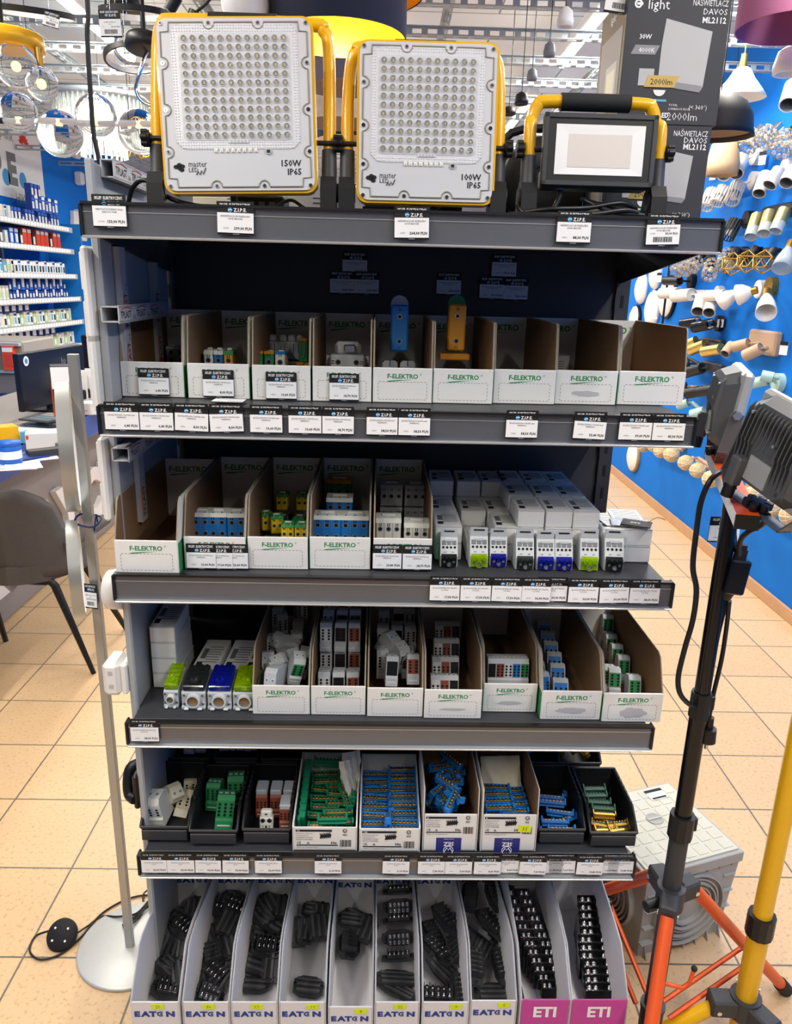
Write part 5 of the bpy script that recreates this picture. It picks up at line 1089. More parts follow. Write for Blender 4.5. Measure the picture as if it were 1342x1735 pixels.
# product boxes with printed lamp
def lampbox(u, v, z, w, d, h, rz, lab):
    r = thing('product_box', lab, 'cardboard box', RT(u, v, z, rz), 'dark product boxes'); m = MB()
    m.box((w/2, d/2, h/2), (w, d, h), 'box_dark', ch=.001); m.build('box_body', r)
    m = MB(); F = lambda x, zz: TR(x*w, -.0006, zz*h) @ FX
    m.pipe((w*.10, -.0003, h*.90), (w*.10, -.0009, h*.90), w*.038, w*.022, 'print_white', n=18); m.box((w*.115, -.0008, h*.90), (w*.06, .0006, h*.018), 'print_white'); m.text('light', w*.125, 'print_white', F(.19, .865), 'l', 0)
    for k, t in enumerate(('NAŚWIETLACZ', 'DAVOS', 'ML2112')): m.text(t, w*.072, 'print_white', F(.965, .90-.062*k), 'r', .0 if k < 2 else .02, w*.34)
    m.prism([(0, 0), (w*.46, -h*.085), (w*.43, -h*.50), (w*.40, -h*.545), (-w*.02, -h*.50), (-w*.02, -h*.20)], .0004, 'box_pic', TR(w*.385, -.0003, h*.80) @ FX)
    m.prism([(w*-.02, -h*.455), (w*.425, -h*.495), (w*.40, -h*.545), (-w*.02, -h*.50)], .0004, 'box_pic2', TR(w*.385, -.0006, h*.80) @ FX)
    m.box((w*.245, -.0005, h*.36), (w*.15, .0006, h*.13), 'box_pic', ch=.0002); m.prism([(w*.06*math.cos(R_(a)), w*.055*math.sin(R_(a))) for a in range(180, 361, 20)], .0005, 'milk_glass', TR(w*.39, -.0008, h*.265) @ FX)
    m.prism([(0, 0), (w*.30, 0), (w*.34, h*.09), (w*.04, h*.09)], .0004, 'box_gold', TR(w*.23, -.0012, h*.285) @ FX); m.text('2000lm', w*.075, 'print_black', TR(w*.40, -.0018, h*.305) @ FX, 'c', .0)
    m.text('30W', w*.058, 'print_white', F(.14, .645), 'l', .02); m.prism([(0, 0), (w*.24, 0), (w*.28, h*.07), (w*.04, h*.07)], .0003, 'box_pic2', TR(w*.07, -.0003, h*.53) @ FX); m.text('4000K', w*.06, 'print_white', TR(w*.145, -.0008, h*.545) @ FX, 'l', 0)
    m.box((w*.30, -.0004, h*.185), (w*.34, .0005, h*.018), 'pack_cream'); m.box((w*.42, -.0007, h*.185), (w*.10, .0005, h*.018), 'pack_teal'); m.box((w*.30, -.0004, h*.14), (w*.09, .0005, h*.035), 'box_pic2')
    m.text('30W LED', w*.06, 'print_white', F(.27, .055), 'l', .03); m.text('2000lm', w*.105, 'print_white', F(.49, .035), 'l', -.012); m.text('TOTAL', w*.028, 'print_white', F(.50, .145), 'l', .0); m.text('LUMINOUS FLUX', w*.028, 'print_white', F(.50, .115), 'l', .0); m.text('(< 360°)', w*.055, 'print_white', F(.70, .125), 'l', -.005)
    m.build('printed_front', r)
    m = MB(); G = TR(-.0006, d*.96, 0) @ RZ(-90)
    m.box((-.0003, d*.5, h*.46), (.0005, d*.8, h*.62), 'box_pic2'); m.box((-.0006, d*.42, h*.35), (.0005, d*.42, h*.35), 'box_pic'); m.box((-.0008, d*.42, h*.33), (.0005, d*.30, h*.28), 'pack_cream')
    m.text('light', w*.11, 'print_white', TR(-.0012, d*.6, h*.86) @ RZ(-90) @ FX, 'l'); m.text('NAŚWIETLACZ DAVOS', w*.05, 'print_white', TR(-.0012, d*.93, h*.06) @ RZ(-90) @ FX, 'l'); m.build('printed_side', r)
q0 = rk(1037, 209, v=.2); q1 = rk(1203, 215, v=.2); hl_ = q0[2]-ZT
lampbox(q0[0], .2, ZT, q1[0]-q0[0]+.004, .16, hl_, 0, 'dark lamp box standing on the shelf, lower of the two stacked')
lampbox(q0[0]+.008, .2, ZT+hl_+.0005, .178, .16, .205, 0, 'dark lamp box with gold 2000lm badge, upper of the two stacked')
# black cable hanging at the left
pts = [at(147, -20, 'y', 1.42), at(148, 60, 'y', 1.42), at(153, 150, 'y', 1.42), at(158, 220, 'y', 1.42), at(166, 262, 'y', 1.42), at(172, 290, 'y', 1.42)]
up = pts[0]+Vector((-.01, 0, .85)); m = MB(); m.tube([up, pts[0]+Vector((-.002, 0, .3))]+pts, .0042, 'black_plastic', n=8, smooth_pts=5); m.build('hanging_cable', None, 'thick black cable hanging from the ceiling onto the side board', 'cable')
# loose cables on the shelf
def wire(name, lab, pts, r=.0035, m_='black_plastic', cat='cable', M=None, group=None):
    m = MB(); m.tube(pts, r, m_, n=7, smooth_pts=6); return m.build(name, None, lab, cat, group, M=M if M is not None else RKM)
wire('power_cable', 'black cable arching over the shelf left of the 150W floodlight', [(-.47, .12, ZT+.004), (-.455, .11, ZT+.035), (-.43, .10, ZT+.045), (-.39, .10, ZT+.018), (-.33, .10, ZT+.006), (-.25, .12, ZT+.004)], .004)
wire('power_cable', 'black cable looping on the shelf right of the 150W tag', [(-.25, .1, ZT+.004), (-.215, .1, ZT+.012), (-.19, .11, ZT+.022), (-.165, .1, ZT+.008), (-.14, .12, ZT+.004)], .003)
for k in range(5): wire('coiled_cable', 'coil of black cable under the 100W floodlight, turn bundle %s' % ORD[k], [(.02+.03*math.cos(a*.7+k)+k*.004, .11+.022*math.sin(a*.7+k), ZT+.006+.01*k*.6+.006*math.sin(a)) for a in range(10)], .0028, group='coiled cables')
wire('power_cable', 'black cable coils lying between the small floodlight and its right foot', [(.20, .07, ZT+.01), (.24, .05, ZT+.014), (.30, .06, ZT+.018), (.36, .07, ZT+.028), (.39, .09, ZT+.02), (.33, .11, ZT+.03), (.30, .09, ZT+.035), (.34, .06, ZT+.014), (.40, .07, ZT+.01)], .0038)
wire('power_cable', 'glossy black cable lying along the shelf under the small floodlight', [(.17, .05, ZT+.004), (.24, .045, ZT+.005), (.31, .05, ZT+.008), (.37, .06, ZT+.016), (.41, .08, ZT+.004)], .0042)
# dark device and cartons behind
m = MB(); m.box((0, .04, .017), (.09, .08, .034), 'black_plastic', ch=.003)
for k in range(4): m.box((-.03+k*.018, -.0006, .02), (.01, .001, .008), 'term_dark')
m.build('control_box', None, 'small black device with sockets under the 150W floodlight', 'device', M=RT(-.255, .17, ZT))
m = MB(); m.box((0, 0, .01), (.07, .05, .02), 'black_plastic', ch=.004); m.build('control_box', None, 'low black box beside the coiled cable under the 100W floodlight', 'device', M=RT(-.035, .14, ZT))
for (u, v, w, h, lb, c) in ((-.34, .30, .12, .042, 'pale printed carton lying behind the 150W floodlight', 'pack_cream'), (-.18, .33, .16, .07, 'white and green printed leaflet box behind the gap between the floodlights', 'paper')):
    m = MB(); m.box((0, .04, h/2), (w, .08, h), c, ch=.001)
    for k in range(4): m.box((w*.2, -.0005, h*.3+k*.009), (w*.3, .0006, .002), 'print_grey')
    m.box((-w*.35, -.0005, h*.5), (w*.2, .0006, h*.4), 'pack_green'); m.build('flat_carton', None, lb, 'carton', M=RT(u, v, ZT))
def reel(lab, M, s=1):
    r = thing('cable_reel', lab, 'cable reel', M); m = MB()
    for y in (-.055, .055): MB().lathe([(.03, -.004), (.08, -.004), (.083, 0), (.08, .004), (.03, .004)], 'black_plastic', 28, TR(0, y, .085) @ RX(90)).build('side_disc', r)
    for k in range(12): m.tube([(.06*math.cos(a*.35), -.048+k*.0085, .085+.06*math.sin(a*.35)) for a in range(18)], .004, 'rubber', n=6, closed=True)
    m.cyl((0, -.055, .085), (0, .055, .085), .056, 'rubber', n=20); m.build('wound_cable', r)
    m = MB(); m.tube([(-.08, .0, .0), (-.085, 0, .1), (-.06, 0, .18), (.06, 0, .18), (.085, 0, .1), (.08, 0, 0)], .008, 'black_plastic', n=8, smooth_pts=4); m.build('frame_handle', r)
    m = MB(); m.box((-.075, -.02, .14), (.015, .02, .02), 'red_print', ch=.002); m.box((-.085, -.02, .10), (.02, .02, .014), 'red_print', ch=.002); m.build('red_clips', r); return r
reel('black cable reel with red clips behind the left foot of the small floodlight', RT(.275, .36, ZT)); reel('black cable reel behind the 100W floodlight', RT(.06, .36, ZT, 90))
# ================================================================== FLOOR LAMP, LEFT
def frm(p, rz=0): return TR(*p) @ RZ(rz)
r = thing('floor_lamp', 'tall silver floor lamp with two edge-on rings and a round base', 'lamp', TR(-.615, 1.54, 0))
m = MB(); m.lathe([(0, .008), (.132, .008), (.136, .005), (.136, 0), (0, 0)], 'base_silver', 48); m.build('base', r)
MB().box((-.006, -.008, .745), (.019, .016, 1.475), 'lamp_silver', ch=.001).build('pole', r)
def ringband(c, R, w, t, m_, az, inner=None):
    m = MB(); A = TR(*c) @ RZ(az); n = 48
    prof = [(R, -w/2), (R, w/2), (R-t, w/2), (R-t, -w/2), (R, -w/2)]
    vs = []; 
    for i in range(n):
        a = 2*math.pi*i/n
        for rr, x in prof[:4]: vs.append((x, rr*math.cos(a), rr*math.sin(a)))
    for k in range(4): m.add(vs, [(i*4+k, i*4+(k+1) % 4, ((i+1) % n)*4+(k+1) % 4, ((i+1) % n)*4+k) for i in range(n)], m_ if k != 2 else (inner or m_), True, A)
    return m
ringband((-.052, .035, 1.285), .137, .027, .012, 'lamp_silver', 21, 'milk_glass').build('upper_ring', r)
ringband((-.034, -.030, 1.035), .105, .023, .012, 'lamp_silver', 21, 'milk_glass').build('lower_ring', r)
m = MB(); m.tube([(-.03, -.02, 1.135), (.01, -.03, 1.13), (.012, .01, 1.14), (-.03, .01, 1.145)], .0022, 'wire_blue', n=6, closed=True, smooth_pts=5); m.tube([(.012, -.01, 1.135), (.015, -.02, 1.155), (.005, -.01, 1.12), (-.008, .012, 1.05), (.0, .012, .99)], .0016, 'wire_blue', n=6, smooth_pts=5); m.build('cable_tie', r)
price_tag('499,00 PLN', ('LAMPA PODŁOGOWA', 'LED'), '12001', TR(-.640, 1.515, .945) @ RZ(-14) @ RX(-4), 'small black and white tag tied to the silver floor lamp pole', w=.03, h=.055, barcode=True)
q = at(105, 1580, 'z', .03)
r = thing('foot_switch', 'round black foot switch on the tiles left of the lamp base', 'switch', TR(q.x, q.y, .022) @ RZ(10) @ RX(38) @ RYm(-12))
m = MB(); m.lathe([(0, -.012), (.03, -.012), (.038, -.006), (.039, .004), (.034, .011), (0, .012)], 'rubber', 32); m.build('body', r)
for a in (30, 130, 210, 310): MB().cyl((.022*math.cos(R_(a)), .022*math.sin(R_(a)), .011), (.022*math.cos(R_(a)), .022*math.sin(R_(a)), .0135), .0028, 'print_white', n=8).build('rubber_dot', r)
gp = lambda x, y, z=.004: at(x, y, 'z', z)
m = MB(); m.tube([gp(128, 1583, .02), gp(150, 1568), gp(172, 1553), gp(200, 1553, .012), gp(230, 1548, .014), gp(250, 1528, .01), gp(258, 1518), gp(235, 1518), gp(205, 1528), gp(170, 1550), gp(140, 1585), gp(105, 1615), gp(70, 1626), gp(52, 1615), gp(52, 1600), gp(62, 1585), gp(84, 1577, .02)], .0026, 'black_plastic', n=7, smooth_pts=6); m.build('switch_cable', None, 'thin black cable looping from the foot switch around the lamp base', 'cable')
for k in range(4):
    m = MB(); m.tube([gp(208+k*3, 1562+k*3, .012+k*.003), gp(235, 1545+k*3, .014), gp(258, 1530-k*2, .016), gp(268, 1515+k*3, .012), gp(250, 1537, .014), gp(225, 1556, .012), gp(216, 1575+k*2, .010), gp(208, 1566, .012)], .0022, 'black_plastic', n=6, smooth_pts=5); m.build('coiled_cable', None, 'bundle of thin black cable behind the lamp pole, strand %s' % ORD[k], 'cable', 'cable bundle at the lamp base')
m = MB(); m.tube([gp(243, 1530), gp(243, 1515, .01), gp(255, 1505, .014), gp(262, 1502, .014)], .0024, 'black_plastic', n=6, smooth_pts=4); m.cyl(gp(260, 1503, .014), gp(280, 1495, .014), .006, 'black_plastic', r1=.009); m.build('plug', None, 'black cable end with plug by the lowest white carton', 'plug')
# ================================================================== GREY CHAIR
r = thing('upholstered_chair', 'grey fabric shell chair with black splayed legs, seen from behind at the left edge', 'chair', TR(-1.55, 3.08, 0) @ RZ(-4))
m = MB(); n1, n2 = 16, 12; vs = []
for side in (0, 1):
    for j in range(n2+1):
        for i in range(n1+1):
            s_ = i/n1*2-1; t = j/n2
            wz = (.205+.085*(1-t)**1.0)*(1-(max(0, t-.86)/.14)**3*.14)
            z = .445+.375*t - .03*max(0, abs(s_)-.7)/.3*(t > .5) - .02*(t > .9)*abs(s_)**4
            y = -.20+.06*t*0 - .035*t + .16*abs(s_)**2.6*(1-.45*t) + (.045 if side else 0)
            x = s_*wz; vs.append((x, y, z))
N = (n1+1)*(n2+1); f = []
for j in range(n2):
    for i in range(n1):
        a = j*(n1+1)+i; f += [(a, a+1, a+n1+2, a+n1+1), (N+a, N+a+n1+1, N+a+n1+2, N+a+1)]
ed = [j*(n1+1) for j in range(n2+1)]+[n2*(n1+1)+i for i in range(1, n1+1)]+[j*(n1+1)+n1 for j in range(n2-1, -1, -1)]+[i for i in range(n1-1, 0, -1)]
f += [(ed[i], ed[(i+1) % len(ed)], N+ed[(i+1) % len(ed)], N+ed[i]) for i in range(len(ed))]
m.add(vs, f, 'fabric_grey', True); m.tube([(-.06, -.239, .845), (-.085, -.232, .66), (-.10, -.212, .47)], .0025, 'rubber', n=5, smooth_pts=4); o = m.build('backrest', r)
m = MB(); m.prism([(.26*math.cos(t)*(1 if abs(math.cos(t)) < .8 else .96), .24*math.sin(t)) for t in [i*math.pi/16 for i in range(32)]], .075, 'fabric_grey', TR(0, .02, .425)); m.build('seat', r, bevel=.02)
for sx in (-1, 1): m = MB(); m.tube([(sx*.25, -.10, .56), (sx*.295, .06, .60), (sx*.30, .16, .60)], [.03, .04, .034], 'fabric_grey', n=12, smooth_pts=5, flat=.7); m.build('armrest', r)
for x0, y0, x1, y1 in ((.17, -.13, .33, -.13), (-.13, -.10, -.20, .12), (.16, .12, .30, .30), (-.17, -.12, -.34, -.2)):
    m = MB(); m.tube([(x0, y0, .43), ((x0*.8+x1*.2), (y0*.8+y1*.2), .40), (x1, y1, .0)], [.02, .02, .012], 'black_plastic', n=4); m.build('leg', r)
MB().box((0, 0, .42), (.36, .30, .03), 'black_plastic', ch=.004).build('seat_frame', r)
# ================================================================== COUNTER
ct = Matrix.Translation((-1.51, 2.1, 0)) @ RZ(90.3)   # local x runs along the counter front, y to the left (behind)
r = thing('shop_counter', 'blue topped service counter with white raised letters, behind the chair', 'counter', ct)
MB().box((1.75, .36, .915), (3.5, .72, .07), 'counter_grey').build('worktop', r)
MB().box((1.75, .012, .896), (3.5, .03, .108), 'counter_blue', ch=.003).build('fascia', r)
MB().box((1.75, .62, .44), (3.5, .60, .86), 'counter_grey', ch=.002).build('base', r)
m = MB()
for i, (ch_, w) in enumerate(zip('ELEKTRYCZNY', (.2,)*11)):
    x = .0+i*.33; v, f, x0, w_ = textmesh(ch_, .05, 3); s_ = .43; M = TR(x, .318, .18) @ RX(90)
    V = [(p.x*s_, p.y*s_, z) for z in (.0, .035) for p in v]; n = len(v)
    from collections import Counter
    ec = Counter(); 
    for q_ in f:
        for a, b in zip(q_, q_[1:]+q_[:1]): ec[(a, b)] += 1
    F_ = list(f)+[tuple(a+n for a in q_[::-1]) for q_ in f]+[(a, b, b+n, a+n) for (a, b) in ec if (b, a) not in ec]
    m.add(V, F_, 'letter_white', False, M)
m.build('raised_letters', r)
def on_counter(x, y, z=.951): return at(x, y, 'z', z)
q = on_counter(100, 735)
def screen(lab, M, w, h, tilt=0, sticker=True):
    r = thing('monitor', lab, 'monitor', M); MB().box((0, 0, .035+h/2), (w, .03, h), 'screen_dark', ch=.004).build('screen_housing', r)
    m = MB(); m.box((0, .03, .06), (.05, .02, .12), 'black_plastic', ch=.003); m.box((0, .04, .005), (.2, .16, .01), 'black_plastic', ch=.003); m.build('stand', r)
    m = MB()
    if sticker: m.disc((-w*.40, -.0158, .035+h*.86), .024, 'print_white', 20); m.disc((-w*.40, -.0164, .035+h*.86), .013, 'globe_blue', 16)
    m.text('hp', .05, 'term_dark', TR(w*.15, -.016, .035+h*.70) @ FX, 'c', .0); m.build('printed_marks', r); return r
screen('black back of a computer monitor with round white sticker on the counter', TR(-1.75, 4.03, .951) @ RZ(84), .64, .28)
screen('second black monitor angled behind the first, near the switch plates', TR(-1.80, 4.76, .951) @ RZ(100), .52, .32, sticker=False)
def cbox(lab, x, y, w, d, h, rz, c, nm='carton', cat='carton', extra=None, z=.951):
    p = on_counter(x, y, z); m = MB(); m.box((0, d/2, h/2), (w, d, h), c, ch=.002)
    if extra: extra(m, w, d, h)
    return m.build(nm, None, lab, cat, M=TR(*p) @ RZ(rz))
cbox('white and orange battery carton on the counter edge', 80, 765, .15, .10, .075, 20, 'white_card', extra=lambda m, w, d, h: (m.box((w*.42, -.001, h*.5), (w*.14, .002, h), 'box_orange'), m.box((-w*.45, -.001, h*.8), (w*.06, .002, h*.2), 'box_orange'), m.text('8,9', .03, 'black_plastic', TR(w*.2, -.0015, h*.2) @ FX)))
cbox('open orange and grey carton standing behind the counter clutter', 118, 710, .13, .10, .26, 25, 'dark_grey_plastic', extra=lambda m, w, d, h: (m.box((-w/2-.001, d/2, h*.35), (.003, d, h*.6), 'box_orange'), m.box((0, -.002, h*.78), (w, .003, h*.4), 'paper')))
def rackbox(m, w, d, h): m.box((-w/2-.001, d/2, h/2), (.002, d, h), 'box_orange'); m.text('Kemot', .02, 'red_print', TR(-w*.4, -.001, h*.3) @ FX)
cbox('white countertop display tray with red end', 160, 703, .22, .10, .06, 28, 'white_card', 'display_tray', 'tray', rackbox)
for j, (x, y) in enumerate([(143, 690), (150, 688), (157, 684), (166, 681)]):
    p = on_counter(x, y); m = MB(); m.box((0, 0, .11), (.05, .003, .17), 'white_card', ch=.001); m.box((0, -.008, .07), (.03, .014, .05), 'black_plastic', ch=.004); m.text('kemot', .01, 'red_print', TR(-.018, -.002, .16) @ FX); m.build('blister_pack', None, 'white blister card with a black gadget, %s in the countertop tray' % ORD[j], 'blister pack', 'blister cards in the countertop tray', M=TR(*p) @ RZ(20))
def tin(lab, x, y, r0, h, c, lid='print_white', nm='tin'):
    p = on_counter(x, y); r = thing(nm, lab, nm, TR(*p)); MB().lathe([(0, 0), (r0, 0), (r0, h*.82), (r0*.96, h*.84), (0, h*.84)], c, 24).build('body', r); m = MB(); m.lathe([(0, h*.83), (r0*1.03, h*.83), (r0*1.03, h), (0, h)], 'bright_blue', 24); m.build('lid', r); m = MB(); m.pipe((0, 0, h*.25), (0, 0, h*.6), r0*1.01, r0*.99, lid, n=24); m.build('paper_band', r); return r
tin('blue round tub with yellow band on the counter at the left edge', 19, 785, .04, .085, 'bright_blue')
p = on_counter(85, 730); m = MB(); m.lathe([(.03, 0), (.055, 0), (.055, .05), (.03, .05)], 'black_plastic', 28); m.build('tape_roll', None, 'black roll of tape on the counter before the monitor', 'tape roll', M=TR(*p))
def sheet(lab, x, y, w, d, rz, c, t=.002, rx=0, nm='leaflet', cat='leaflet', z=.953):
    p = on_counter(x, y, z); m = MB(); m.box((0, 0, 0), (w, d, t), c)
    for k in range(4): m.box((0, -d*.3+k*d*.18, t/2+.0003), (w*.7, d*.05, .0004), 'pack_teal' if k % 2 else 'print_grey')
    return m.build(nm, None, lab, cat, M=TR(*p) @ RZ(rz) @ RX(rx))
sheet('glossy brochure fanned on the counter in front of the blue tub', 48, 775, .20, .10, 35, 'paper', .004, 6); sheet('dark blue and white brochure on top of the fan', 55, 770, .16, .09, 50, 'pack_navy', .003, 8, z=.962)
sheet('price list sheet lying on the counter at the left edge', 15, 790, .20, .14, 20, 'print_white', z=.9515); sheet('small printed sheet near the counter edge', 40, 790, .12, .10, 30, 'paper', z=.954); sheet('grey tablet lying tilted on the counter', 72, 710, .16, .11, -20, 'dark_grey_plastic', .008, 0, 'tablet', 'tablet', z=1.02); sheet('pale tray of papers under the tablet', 70, 722, .20, .12, -10, 'steel', .01, 0, 'paper_tray', 'tray', z=.99)
cbox('yellow folded paper stack at the left edge of the counter', 8, 752, .12, .08, .07, 40, 'yellow_paint', 'paper_stack', 'papers'); cbox('white box of cards behind the blue tub', 40, 745, .14, .09, .04, 20, 'white_card', 'paper_stack', 'papers'); cbox('turquoise bowl shaped holder on the counter', 48, 752, .06, .06, .05, 0, 'pack_teal', 'card_holder', 'holder'); cbox('dark grey wallet case lying at the counter edge', 78, 775, .12, .05, .03, 40, 'dark_grey_plastic', 'tool_case', 'case')
for j, (x, y, c) in enumerate([(172, 640, 'pack_green'), (180, 622, 'pack_teal'), (172, 660, 'yellow_paint'), (180, 655, 'white_card'), (172, 682, 'bright_blue'), (183, 690, 'white_card'), (165, 645, 'black_plastic')]):
    P = at(x, y, 'y', 4.35); m = MB(); m.pipe((-.03, 0, 0), (.03, 0, 0), .042, .015, c, n=20)
    for e in (-1, 1): m.pipe((e*.03-.002, 0, 0), (e*.03+.002, 0, 0), .05, .012, 'white_card' if c != 'white_card' else 'spool_orange', n=20)
    m.build('tape_spool', None, 'wire spool coloured %s on the small rack by the second monitor, %s' % (c.replace('_', ' ').replace('paint', '').replace('pack ', ''), ORD[j]), 'spool', 'spools on the counter rack', M=TR(P.x, 4.35, P.z) @ RZ(20))
m = MB()
for z in (.99, 1.07, 1.15): m.tube([(-1.62, 4.3, z), (-1.40, 4.3, z)], .003, 'steel', n=5); m.tube([(-1.62, 4.42, z), (-1.40, 4.42, z)], .003, 'steel', n=5)
for x in (-1.62, -1.40): m.tube([(x, 4.3, .95), (x, 4.3, 1.22)], .003, 'steel', n=5); m.tube([(x, 4.42, .95), (x, 4.42, 1.22)], .003, 'steel', n=5)
m.build('spool_rack', None, 'small steel wire rack holding the spools', 'rack')
# ================================================================== LEFT WALL SHELVES WITH PACKS
lw = thing('wall_shelving', 'grey wall shelving full of lamp packs along the blue left wall', 'shelving', TR(LWX, 0, 0))
SHZ = [(2.085, 8.35), (1.875, 8.35), (1.63, 8.38), (1.405, 8.42), (1.17, 8.44), (.93, 8.44), (.66, 8.0)]
for z, ye in SHZ:
    MB().box((.17, (ye+5.4)/2, z), (.34, ye-5.4, .02), 'rail_steel').build('shelf_board', lw)
    m = MB(); m.box((.345, (ye+5.4)/2, z-.005), (.012, ye-5.4, .05), 'panel_grey')
    y = 5.5
    while y < ye-.06: m.box((.352, y, z-.003), (.003, .05, .034), 'paper'); y += .062
    m.build('label_rail', lw)
MB().box((.20, 8.50, 1.1), (.36, .03, 2.1), 'blue_vinyl').build('end_panel', lw)
m = MB(); [m.box((.01, y, 1.1), (.02, .04, 2.2), 'rail_steel') for y in (5.6, 6.6, 7.5)]; m.build('uprights', lw)
def pack(w, h, d, c1, c2, c3=None, top=False):
    def mk():
        m = MB(); m.box((0, d/2, h/2), (w, d, h), c1, ch=.001); m.box((0, -.0008, h*.42), (w*.62, .002, h*.5), c2)
        if c3: m.box((0, -.001, h*.85), (w*.9, .002, h*.18), c3)
        if top: m.disc((0, -.003, h*.5), w*.3, 'milk_glass', 12)
        return m.build('lamp_pack', cat='pack')
    return Kind(mk)
PK = [pack(.055, .12, .06, 'pack_navy', 'print_white', 'bright_blue', True), pack(.05, .12, .06, 'white_card', 'pack_cream'), pack(.07, .15, .07, 'bright_blue', 'milk_glass', 'print_white', True), pack(.075, .16, .06, 'box_orange', 'pack_red', 'print_white'), pack(.06, .14, .06, 'black_card', 'milk_glass'),
      pack(.045, .12, .06, 'print_white', 'pack_teal', 'pack_navy'), pack(.05, .11, .07, 'print_white', 'print_black'), pack(.05, .10, .07, 'pack_green', 'print_white'), pack(.05, .12, .07, 'pack_cream', 'pack_green'), pack(.06, .10, .07, 'pack_teal', 'pack_cream'), pack(.11, .09, .1, 'wire_blue', 'print_white'), pack(.05, .07, .06, 'pack_navy', 'milk_glass', None, True)]
cname = ['navy and white', 'white slim', 'blue bulb', 'orange', 'black', 'white and blue', 'white and black', 'green and white', 'cream', 'teal', 'wide navy', 'small navy']
def shelf_fill(z, y0, y1, seq, stepw, si, x=.24, n=1, h=.12):
    y = y0; i = 0
    while y < y1:
        k = seq[i % len(seq)] if not callable(seq) else seq(y); 
        for l in range(n): PK[k](TR(LWX+x-l*0, y, z+.011+l*(h+.002)) @ RZ(90), '%s pack in the row on the %s wall shelf from the top' % (cname[k], ORD[si]), 'packs on wall shelf %s' % ORD[si])
        y += stepw; i += 1
shelf_fill(2.085, 6.2, 7.3, [1, 5, 1, 6], .075, 0); shelf_fill(2.085, 7.3, 8.32, [0, 0, 0, 11], .07, 0); shelf_fill(2.206, 7.75, 8.3, [0, 2], .075, 0); shelf_fill(2.327, 7.76, 7.95, [0], .075, 0)
shelf_fill(1.875, 6.1, 7.5, [2, 2, 4, 1], .095, 1); shelf_fill(1.875, 7.5, 8.32, [3, 3, 4, 3], .095, 1)
shelf_fill(1.63, 6.0, 7.2, [8, 1, 5, 9], .07, 2); shelf_fill(1.63, 7.2, 8.35, [6, 6, 5], .062, 2)
shelf_fill(1.405, 6.0, 7.1, [8, 7, 8, 1], .065, 3); shelf_fill(1.405, 7.1, 8.38, [11, 11, 0], .065, 3); shelf_fill(1.485, 7.1, 8.3, [11, 2], .085, 3)
shelf_fill(1.17, 5.95, 7.0, [1, 6, 6], .062, 4); shelf_fill(1.17, 7.0, 8.4, [7, 8, 5, 6], .065, 4); shelf_fill(1.29, 6.6, 7.4, [10], .13, 4)
shelf_fill(.93, 5.9, 6.7, [7, 1], .085, 5); shelf_fill(.93, 6.7, 8.4, [8, 6, 1, 7], .065, 5); shelf_fill(1.05, 6.5, 8.0, [10], .14, 5)
shelf_fill(.66, 5.9, 7.6, [10, 9, 4, 3], .12, 6)
# sign above
WLM = lambda y, z, x=.012: TR(LWX+x, y, z) @ RZ(90) @ FX
r = thing('shop_sign', 'large white shop banner with grey letters and blue dots high on the left wall', 'sign', TR(LWX, 0, 0))
MB().box((.006, 6.6, 2.72), (.012, 3.95, .78), 'sign_white').build('board', r)
m = MB()
def ptt(x, y): return at(x, y, 'x', LWX+.013)
Lm = lambda x, y: (lambda p: Matrix.Translation((0.0135, p.y, p.z)) @ RZ(90) @ FX)(ptt(x, y))
a, b = ptt(17, 309), ptt(19, 259); hh = (b.z-a.z)/.73
for ch_, x, y in (('E', 15, 308), ('P', -12, 303)): m.text(ch_, hh*.98, 'sign_grey', Lm(x, y), 'l', .06, res=3)
for x, y in ((11, 300), (39, 306)): p = ptt(x, y); m.disc((.0135, p.y, p.z), .075, 'globe_blue', 22, None, (1, 0, 0))
m.text('tp-link', .12, 'sign_grey', Lm(-5, 230), 'l', 0); m.text('HIKVISION', .13, 'sign_grey', Lm(28, 343), 'l', 0); m.text('HUAWEI', .05, 'red_print', Lm(36, 249), 'l', .0)
p = ptt(40, 243)
for k in range(8):
    a = R_(18+k*20.5); m.prism([(0, .0), (.018, .06), (.0, .10), (-.018, .06)], .001, 'red_print', Matrix.Translation((.0135, p.y, p.z-.02)) @ RZ(90) @ FX @ Matrix.Rotation(a-math.pi/2, 4, 'Z') @ TR(0, .02, 0))
m.build('lettering', r)
m = MB(); m.box((0, .05, 0), (.10, .10, .14), 'lamp_white', ch=.02); m.build('wall_sensor', None, 'white box sensor on the blue wall right of the banner', 'sensor', M=TR(LWX, *ptt(129, 302).yz) @ RZ(90) @ TR(0, -.1, 0))
m = MB(); m.box((0, .04, 0), (.14, .08, .20), 'lamp_white', ch=.02); m.build('emergency_lamp', None, 'white emergency lamp high on the blue wall under the chandelier', 'lamp', M=TR(LWX, *ptt(124, 252).yz) @ RZ(90) @ TR(0, -.08, 0))
for j, (x, y) in enumerate([(124, 366), (131, 364), (138, 368), (124, 380), (131, 382), (138, 384), (137, 400)]):
    p = ptt(x, y); MB().box((0, .03, 0), (.14, .06, .11), ('socket_white', 'socket_white', 'socket_white', 'white_card', 'term_dark', 'term_dark', 'white_card')[j], ch=.01).build('wall_socket', None, 'small %s switch sample on the blue wall, %s' % (('white', 'white', 'white', 'white', 'grey', 'grey', 'white')[j], ORD[j]), 'switch', 'switch samples on the blue wall', M=TR(LWX, p.y, p.z) @ RZ(90) @ TR(0, -.06, 0))
